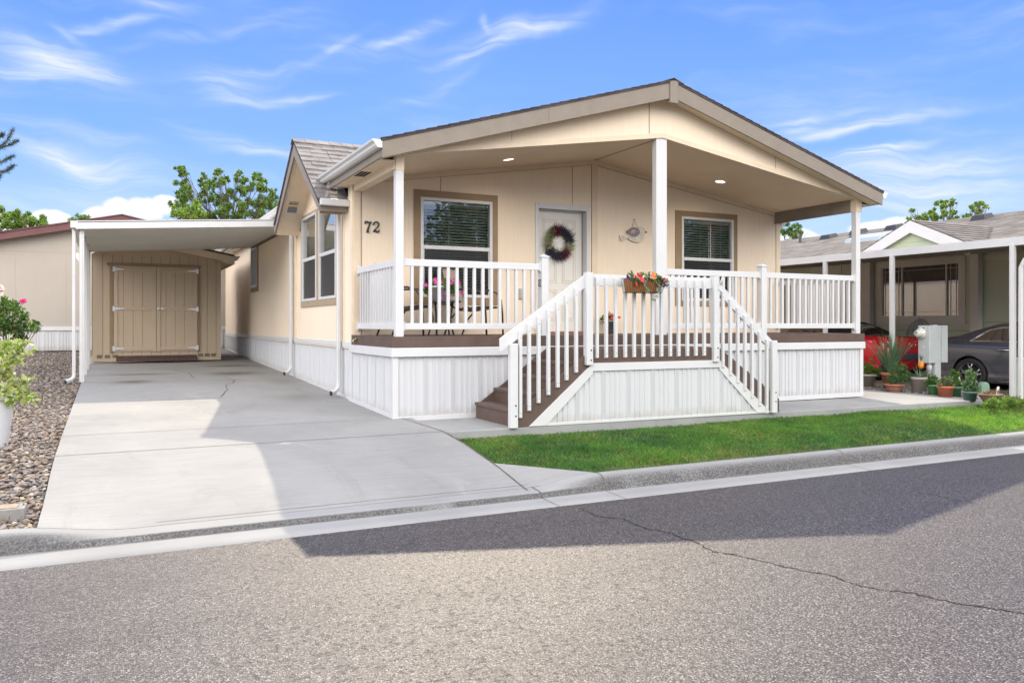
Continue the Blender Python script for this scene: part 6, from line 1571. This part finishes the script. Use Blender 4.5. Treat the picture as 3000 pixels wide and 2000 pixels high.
tgp = b+Vector((RT[0], RT[1], 0))*19*s+Vector((0, 0, h-.04)); mb = MB(); mb.slab([tgp+Vector((-.02, 0, 0)), tgp+Vector((.02, -.01, 0)), tgp+Vector((.045, -.01, .15)), tgp+Vector((.005, 0, .15))], (0, .004, 0)); tgo = mb.build('plant_tag', mat('white_plastic_tag', (.75, .75, .7), .5), r_)
mb = MB(); mb.slab([tgp+Vector((-.004, -.008, .035)), tgp+Vector((.018, -.012, .035)), tgp+Vector((.03, -.012, .1)), tgp+Vector((.008, -.008, .1))], (0, .002, 0)); mb.build('tag_picture', BLACK, tgo)
# rounded green marker post
b = Vector(atZ(2888, 1160, -.10)); s = ((b.x-CAM[0])*FW[0]+(b.y-CAM[1])*FW[1])/FPX
mb = MB(); pr = [(-12, 0), (12, 0), (12, 28)]+[(12*cos(a), 28+13*sin(a)) for a in frange(0, pi, 12)][1:-1]+[(-12, 28)]
P0 = [b+Vector((RT[0], RT[1], 0))*p[0]*s+Vector((0, 0, p[1]*s)) for p in pr]; mb.slab(P0, Vector((FW[0], FW[1], 0))*.12)
o = mb.build('utility_marker', mat('utility_green', (.20, .33, .24), .5, var=(5, .08)), bevel=.01, recalc=True); tag(o, 'round-topped pale green utility marker behind the clay bowl', 'utility marker')
b = Vector(atZ(3003, 1160, -.12)); 
mb = MB(); mb.box(b.x-.26, b.x+.75, b.y-.65, b.y-.0, -.13, .52); mb.box(b.x-.28, b.x+.77, b.y-.67, b.y+.02, .52, .57)
o = mb.build('utility_cabinet', mat('pale_green_steel', (.36, .45, .36), .5, var=(4, .05)), bevel=.01); tag(o, 'pale green utility cabinet behind the carport post at right edge', 'utility box')
# low plants before it, dark shrub behind the first pot
for i, (px, py, ww, lab) in enumerate(((2945, 1188, 34, 'low leafy green plant in front of the square carport post'), (2985, 1195, 36, 'low leafy green plant at the far right lawn edge'), (2910, 1198, 18, 'smallest low green plant beside the clay bowl'))):
    b = Vector(atZ(px, py, -.11)); s = ((b.x-CAM[0])*FW[0]+(b.y-CAM[1])*FW[1])/FPX
    cs = [b+Vector((RT[0], RT[1], 0))*random.uniform(-ww, ww)*s+Vector((0, 0, random.uniform(4, 22)*s)) for _ in range(12)]
    shrub('ground_cover_plant', lab, 'plant', tuple(b), [tuple(c) for c in cs], [.07]*12, 900, .034, [LEAF, LEAFY], [.75, .25], group='low plants at the lawn edge')
b = Vector(atZ(2519, 1118, -.09)); shrub('small_shrub', 'narrow dark green shrub behind the beige herb pot', 'shrub', tuple(b), [(b.x, b.y, b.z+.15+.12*k) for k in range(5)], [.12, .12, .11, .09, .06], 700, .035, [LEAFD], None)

# electric meter pedestal
MX = 10.2; ye, yf = atX(2722, 1000, MX)[1], atX(2690, 1000, MX)[1]; PG = mat('grey_green_enamel', (.42, .455, .455), .45, var=(6, .05))
mt = thing('meter_pedestal', 'grey electric meter pedestal standing behind the flower pots', 'electric meter', (MX+.2, (ye+yf)/2, -.1))
mb = MB(); mb.box(MX, MX+.20, ye, yf, .445, 1.13); mb.build('meter_box', PG, mt, bevel=.006)
mb = MB(); mb.box(MX+.20, MX+.37, ye+.03, yf-.02, -.15, 1.125); mb.lathe([(0, 1.14), (.05, 1.14), (.05, 1.12)], (MX+.3, (ye+yf)/2, 0), 12); mb.build('pedestal_post', PG, mt, bevel=.006)
mb = MB(); mb.box(MX+.37, MX+.52, ye, yf, .45, 1.13); mb.build('breaker_box', PG, mt, bevel=.006)
mc = (MX, ye+.15, atX(2702, 977, MX)[2]); mb = MB(); mb.lathe([(0, -.145), (.055, -.14), (.062, -.12), (.066, -.05), (.10, -.045), (.105, -.02), (.10, 0)], mc, 28, axis='x'); dial = mb.build('meter_dial', mat('meter_glass', (.52, .52, .46), .2, spec=.7), mt)
mb = MB(); mb.box(MX-.150, MX-.146, mc[1]-.018, mc[1]+.022, mc[2]+.01, mc[2]+.032); mb.build('meter_display', BLACK, dial)
mb = MB(); mb.box(MX-.004, MX, ye+.05, yf-.04, 1.06, 1.10); mb.box(MX-.012, MX, ye+.09, ye+.13, .72, .76); lb = mb.build('label_plate', mat('light_grey_plate', (.55, .56, .55), .5), mt)
mb = MB(); mb.box(MX-.006, MX-.004, ye+.09, yf-.09, 1.07, 1.092); mb.build('label_mark', BLACK, lb)
mb = MB(); mb.lathe([(.032, -.1), (.032, .30), (.045, .31), (.045, .40), (.032, .41), (.032, .45)], (MX+.1, ye+.07, 0), 14); mb.build('conduit', mat('grey_conduit', (.50, .50, .52), .5), mt)
# folded dark mesh canopy leaning behind the meter
b = Vector(atX(2690, 973, 11.6)); um = thing('mesh_umbrella', 'small dark see-through mesh umbrella behind the meter pedestal', 'umbrella', (b.x, b.y, b.z))
mesh_m = netmat('dark_mesh', (.05, .05, .05), .35)
mb = MB(); rx = Vector((RT[0], RT[1], 0)); fx = Vector((FW[0], FW[1], 0)); A_ = Vector(atD(2693, 970, 15.6)); N = 12; vs = []
for j in range(7):
    ph = (pi/2)*j/6
    for i in range(N): th = 2*pi*i/N; vs.append(A_+rx*(.215*cos(ph)*cos(th)-.02)+fx*.20*cos(ph)*sin(th)+Vector((0, 0, .25*sin(ph)-.07*cos(ph)*cos(th)*-1-.02)))
mb.add(vs, [(j*N+i, j*N+(i+1) % N, (j+1)*N+(i+1) % N, (j+1)*N+i) for j in range(6) for i in range(N)], 0, True); mb.build('canopy', mesh_m, um)
mb = MB()
for i in (0, 3, 6, 9): mb.tube([vs[j*N+i] for j in range(7)], .004, 4)
mb.tube([A_+Vector((0, 0, -.9)), A_+Vector((0, 0, .30))], .008, 6); mb.build('rib', BLACK, um)
# ================================================================== CARS
def interp(tab, x): return float(np.interp(x, [t[0] for t in tab], [t[1] for t in tab]))
def smooth_tab(tab, r=.12):
    xs = np.linspace(tab[0][0], tab[-1][0], 240); ys = np.interp(xs, [t[0] for t in tab], [t[1] for t in tab]); k = max(1, int(r/((xs[1]-xs[0])))); ker = np.ones(2*k+1)/(2*k+1)
    yp = np.interp(np.arange(-k, 240+k), np.arange(240), ys); ys = np.convolve(yp, ker, 'valid'); return list(zip(xs, ys))
def car(root, paint, L, wmax, zsill, belt, top, roofw, plan, wheels, R, is_side, is_top_glass, is_soft=None, soft_mat=None):
    """body lofted from sections: local x rear->front, y half width, z up; both sides"""
    belt, top, roofw, plan = smooth_tab(belt, .10), smooth_tab(top, .09), smooth_tab(roofw, .1), smooth_tab(plan, .05)
    nx = 150; xs = [L*(i/nx) for i in range(nx+1)]
    def section(x):
        w = wmax*interp(plan, x); zb = interp(belt, x); zt = interp(top, x); wr = min(w-.03, interp(roofw, x))
        up = max(0, zt-zb); g = min(1, up/.16)
        ctl = [(w-.05, zsill), (w-.015, zsill+.09), (w-.028, zsill+.2), (w-.006, (zsill+zb)/2+.02), (w, zb-.20), (w-.012, zb-.10), (w-.045, zb-.015), (w-.08, zb+.012)]
        edge = (w-.11)*(1-g)+wr*g; ze = zb+.02+(zt-zb-.02-.055*g)
        ctl += [(edge+(w-.08-edge)*.5, zb+.012+(ze-zb-.012)*.5), (edge, ze), (edge*.93, ze+.030*g+.004), (edge*.62, zt-.012), (edge*.3, zt-.003), (0, zt)]
        return ctl
    NR = 3; rows = []
    for x in xs:
        c = section(x); r = []
        for i in range(len(c)-1):
            for k in range(NR):
                t = k/NR
                p0, p1, p2, p3 = c[max(i-1, 0)], c[i], c[i+1], c[min(i+2, len(c)-1)]
                f = lambda a, b, cc, d: .5*((2*b)+(-a+cc)*t+(2*a-5*b+4*cc-d)*t*t+(-a+3*b-3*cc+d)*t**3)
                r.append((f(p0[0], p1[0], p2[0], p3[0]), f(p0[1], p1[1], p2[1], p3[1])))
        r.append(c[-1]); rows.append(r)
    nr = len(rows[0]); GB, GT = 7*NR, 9*NR
    body, glass, soft = MB(), MB(), MB()
    for sgn in (-1, 1):
        G = [[(xs[i], sgn*rows[i][j][0], rows[i][j][1]) for j in range(nr)] for i in range(nx+1)]
        inside = [[False]*nr for _ in range(nx+1)]
        for i in range(nx+1):
            for j in range(0, 6*NR):
                x, y, z = G[i][j]
                for wx in wheels:
                    d = math.hypot(x-wx, z-R)
                    if d < R+.045: inside[i][j] = (wx)
        keep = {}
        for i in range(nx):
            for j in range(nr-1):
                q = [(i, j), (i+1, j), (i+1, j+1), (i, j+1)]
                if all(inside[a][b] is not False for a, b in q): continue
                keep[(i, j)] = q
        def pos(a, b):
            x, y, z = G[a][b]; wx = inside[a][b]
            if wx is not False:
                dx_, dz_ = x-wx, z-R; d = math.hypot(dx_, dz_) or 1e-6; k = (R+.045)/d
                if dz_ > -.05: return (wx+dx_*k, y, R+dz_*k)
            return (x, y, z)
        idx = {}
        for which, mbx in (('b', body), ('g', glass), ('s', soft)):
            vmap = {}; vs = []; fs = []
            for (i, j), q in keep.items():
                xm = xs[i]+L/nx/2; zm = rows[i][j][1]
                cls = 'b'
                if GB <= j < GT and is_side(xm, rows[i][j][1], interp(belt, xm), interp(top, xm)): cls = 'g'
                elif j >= GT+1 and is_top_glass(xm, abs(rows[i][j][0])): cls = 'g'
                elif is_soft and j >= GB and is_soft(xm): cls = 's'
                if cls != which: continue
                f = []
                for a in q:
                    if a not in vmap: vmap[a] = len(vs); vs.append(pos(*a))
                    f.append(vmap[a])
                fs.append(tuple(f) if sgn > 0 else tuple(f[::-1]))
            if vs: mbx.add(vs, fs, 0, True)
    for x_, i in ((0, 0), (L, nx)):
        r = rows[i]; body.add([(x_, p[0], p[1]) for p in r]+[(x_, -p[0], p[1]) for p in r[::-1][1:]], [tuple(range(2*nr-1))])
    bo = body.build('car_body', paint, root); gl = glass.build('car_window', CARGL, root)
    if is_soft and soft.v: soft.build('soft_top', soft_mat, root)
    # dark underbody and wheel wells
    mb = MB(); mb.box(.35, L-.35, -wmax+.22, wmax-.22, zsill-.02, .62); mb.box(.08, L-.1, -wmax+.12, wmax-.12, zsill+.02, .40); mb.box(.9, L-1.0, -wmax+.16, wmax-.16, .45, interp(belt, L/2)-.06)
    mb.build('underbody', DARK, root)
    return rows, xs
def wheel(root, x, y, R, side, rim_r, spokes=5):
    TY = mat('tyre_rubber', (.022, .022, .023), .8, bump=(60, .002)); RM = mat('alloy', (.33, .33, .35), .28, metal=.85)
    mb = MB(); w = .21; rr = rim_r
    mb.lathe([(rr, -.0), (rr+.02, -.012), (R-.03, -.014), (R-.006, .0), (R, .03), (R, w-.03), (R-.01, w), (rr, w)], (x, y, R), 40, axis='y', sy=1)
    if side > 0:
        for i in range(len(mb.v)): mb.v[i] = (mb.v[i][0], 2*y-mb.v[i][1], mb.v[i][2])
    wh = mb.build('tyre', TY, root)
    mb = MB(); s = -1 if side < 0 else 1; yo = y+s*0.0
    mb.lathe([(rr, 0), (rr-.012, .004), (rr-.02, .05), (rr-.02, .13)], (x, y, R), 36, axis='y')
    for k in range(spokes):
        for off in (-.10, .10):
            a = 2*pi*k/spokes+pi/2; a1 = a+off*.6; a2 = a+off*2.2
            p1 = Vector((cos(a1)*.05, 0, sin(a1)*.05)); pm = Vector((cos(a1)*rr*.55, 0, sin(a1)*rr*.55)); p2 = Vector((cos(a2)*rr*.97, 0, sin(a2)*rr*.97))
            mb.tube([(x+p1.x, y+.028, R+p1.z), (x+pm.x, y+.016, R+pm.z), (x+p2.x, y+.012, R+p2.z)], [.022, .017, .016], 6)
    mb.lathe([(0, .0), (.03, .002), (.055, .012), (.06, .03)], (x, y, R), 20, axis='y')
    if side > 0:
        for i in range(len(mb.v)): mb.v[i] = (mb.v[i][0], 2*y-mb.v[i][1], mb.v[i][2])
    mb.build('rim', RM, wh)
    mb = MB(); mb.lathe([(0, .10), (rr-.02, .10)], (x, y, R), 30, axis='y')
    if side > 0:
        for i in range(len(mb.v)): mb.v[i] = (mb.v[i][0], 2*y-mb.v[i][1], mb.v[i][2])
    mb.build('brake_shadow', DARK, wh)
CHROME = mat('chrome', (.75, .76, .78), .12, metal=1.0)
TAILM = mat('tail_lamp_red', (.45, .01, .015), .15, spec=.8, coat=.5)
# --- dark sedan
sed = thing('dark_grey_sedan', 'dark grey four-door sedan parked under the neighbour carport', 'car', (0, 0, 0))
PD = mat('dark_grey_car_paint', (.095, .097, .115), .22, metal=.35, coat=1.0, spec=.6)
L, WM_, R = 4.85, .92, .335; wr_x, wf_x = 1.06, 3.92
top_t = [(0, .80), (.06, 1.02), (.22, 1.075), (.62, 1.11), (1.0, 1.24), (1.5, 1.375), (2.1, 1.43), (2.7, 1.42), (3.1, 1.34), (3.75, 1.04), (4.3, .93), (4.7, .80), (L, .66)]
belt_t = [(0, .80), (.08, .97), (.5, .985), (1.0, .965), (2.0, .94), (3.2, .92), (4.0, .89), (4.6, .78), (L, .64)]
roofw_t = [(0, .70), (.6, .70), (1.3, .63), (2.2, .62), (3.0, .64), (3.7, .74), (L, .6)]
plan_t = [(0, .78), (.1, .88), (.35, .965), (1.0, 1), (3.8, 1), (4.4, .95), (4.7, .82), (L, .60)]
def side_g(x, z, zb, zt):
    if not (1.02 < x < 3.35): return False
    if x < 1.45 and z > zb+.03+(x-1.02)*.75: return False
    return z > zb+.02 and not (abs(x-2.13) < .035)
rows_, xs_c = car(sed, PD, L, WM_, .20, belt_t, top_t, roofw_t, plan_t, (wr_x, wf_x), R, side_g, lambda x, y: (.62 < x < 1.42 and y < .58) or (3.02 < x < 3.66 and y < .62))
for wx in (wr_x, wf_x):
    for s_ in (-1, 1): wheel(sed, wx, s_*(WM_-.025), R, s_, .245)
def sect_pt(xv, j):
    i = min(range(len(xs_c)), key=lambda i: abs(xs_c[i]-xv)); return rows_[i][j]
for s_ in (-1, 1):
    mb = MB(); lo = [(x, s_*(sect_pt(x, 22)[0]+.004), sect_pt(x, 22)[1]) for x in frange(1.02, 3.4, 24)]; mb.tube(lo, .009, 6)
    up = []
    for x in frange(1.02, 3.3, 24):
        zb = interp(belt_t, x); ztop = min(sect_pt(x, 26)[1], zb+.05+(x-1.02)*.75); w22, w27 = sect_pt(x, 21), sect_pt(x, 27)
        f = (ztop-w22[1])/max(1e-3, w27[1]-w22[1]); up.append((x, s_*(w22[0]+(w27[0]-w22[0])*f+.006), ztop))
    mb.tube(up, .009, 6); mb.tube([lo[0], up[0]], .009, 6); mb.build('window_chrome', CHROME, sed)
    mb = MB(); w_ = WM_+.004
    mb.tube([(1.62, s_*(w_-.012), .845), (1.66, s_*(w_+.018), .85), (1.80, s_*(w_+.018), .85), (1.86, s_*(w_-.012), .845)], .013, 8); mb.build('door_handle', CHROME, sed)
    mb = MB(); w_ = WM_-.001
    mb.tube([(1.42, s_*(sect_pt(1.42, 20)[0]+.001), .93), (1.40, s_*w_, .78), (1.44, s_*(w_-.004), .62), (1.62, s_*(w_-.02), .34), (1.66, s_*(w_-.02), .28)], .004, 4)
    mb.tube([(2.14, s_*(sect_pt(2.1, 20)[0]), .93), (2.13, s_*w_, .75), (2.13, s_*(w_-.015), .3)], .004, 4); mb.build('door_gap', BLACK, sed)
    mb = MB(); mb.tube([(1.55, s_*(WM_-.028), .235), (2.4, s_*(WM_-.022), .245), (3.4, s_*(WM_-.028), .24)], .010, 6); mb.build('sill_trim', CHROME, sed)
    mb = MB(); mb.add([(.03, s_*.62, .86), (.10, s_*.80, .90), (.30, s_*.893, .905), (.42, s_*.912, .885), (.28, s_*.905, .80), (.08, s_*.83, .78), (.02, s_*.62, .79)], [tuple(range(7))]); mb.build('tail_lamp', TAILM, sed)
Y0 = atX(2838, 1092, 12.2)[1]
sed.rotation_euler = (0, 0, -pi/2); sed.location = (12.2+WM_, Y0+wr_x, -.19)
# --- red convertible
rc = thing('red_convertible', 'glossy red convertible with black soft top parked behind the dark sedan', 'car', (0, 0, 0))
PR = mat('red_car_paint', (.68, .012, .03), .18, coat=1.0, spec=.6); SOFT = mat('black_fabric_top', (.012, .012, .016), .9, bump=(300, .001))
Lr = 4.66; top_r = [(0, .70), (.05, .95), (.16, 1.035), (.5, 1.05), (.85, 1.07), (1.25, 1.25), (1.7, 1.385), (2.3, 1.40), (2.75, 1.34), (3.35, 1.04), (4.0, .93), (4.45, .80), (Lr, .6)]
belt_r = [(0, .70), (.08, .93), (.5, .99), (1.2, .98), (2.2, .93), (3.3, .92), (4.0, .87), (4.5, .74), (Lr, .58)]
rows_r, xs_r = car(rc, PR, Lr, .925, .19, belt_r, top_r, [(0, .68), (.8, .66), (1.3, .56), (2.4, .57), (3.2, .68), (Lr, .6)], [(0, .70), (.12, .86), (.4, .96), (.9, 1), (3.6, 1), (4.2, .95), (Lr, .62)], (.98, 3.75), .34,
    lambda x, z, zb, zt: 1.75 < x < 3.05 and z > zb+.03, lambda x, y: (1.02 < x < 1.5 and y < .42) or (2.8 < x < 3.3 and y < .55), lambda x: .85 < x < 2.82, SOFT)
for wx in (.98, 3.75):
    for s_ in (-1, 1): wheel(rc, wx, s_*.90, .34, s_, .25)
for s_ in (-1, 1):
    mb = MB(); mb.add([(-.012, s_*.36, .83), (.01, s_*.52, .875), (.07, s_*.72, .91), (.24, s_*.862, .935), (.36, s_*.893, .93), (.22, s_*.872, .86), (.05, s_*.76, .80), (-.006, s_*.5, .80)], [tuple(range(8))]); tl_ = mb.build('tail_lamp', TAILM, rc)
    mb = MB(); n_ = 14; c_ = Vector((.028, s_*.66, .868)); mb.add([c_+Vector((-.012+.05*cos(2*pi*k/n_)*-1*-.6, s_*.125*cos(2*pi*k/n_), .028*sin(2*pi*k/n_)+.016*cos(2*pi*k/n_))) for k in range(n_)], [tuple(range(n_))]); mb.build('lamp_lens', mat('clear_lens', (.55, .56, .58), .15, metal=.5), tl_)
mb = MB(); mb.tube([(-.012, .115*cos(a), .86+.058*sin(a)) for a in frange(0, 2*pi, 24)], .007, 6); mb.tube([(-.012, -.055, .81), (-.014, -.006, .865), (-.014, .006, .865), (-.012, .055, .81)], .006, 6); mb.build('emblem', CHROME, rc)
mb = MB(); mb.box(-.016, .0, -.52, -.34, .742, .756); mb.box(-.016, 0, .34, .52, .742, .756); mb.build('badge', CHROME, rc)
mb = MB(); mb.add([(-.014, -.26, .52), (-.014, .26, .52), (-.010, .25, .65), (-.010, -.25, .65)], [(0, 3, 2, 1)]); mb.build('number_plate', mat('blue_plate', (.08, .12, .20), .4), rc)
mb = MB(); mb.box(-.03, .2, -.70, .70, .19, .30); mb.build('rear_valance', BLACK, rc, bevel=.02)
for s_ in (-1, 1):
    mb = MB(); mb.tube([(2.95, s_*.90, .96), (2.95, s_*.99, 1.0)], .02, 6); mb.lathe([(0, -.06), (.05, -.055), (.075, 0), (.05, .05), (0, .055)], (2.93, s_*1.03, 1.02), 12, axis='x'); mb.build('door_mirror', PR, rc)
rc.rotation_euler = (0, 0, pi/2); rc.location = (13.12, 2.85, -.16)
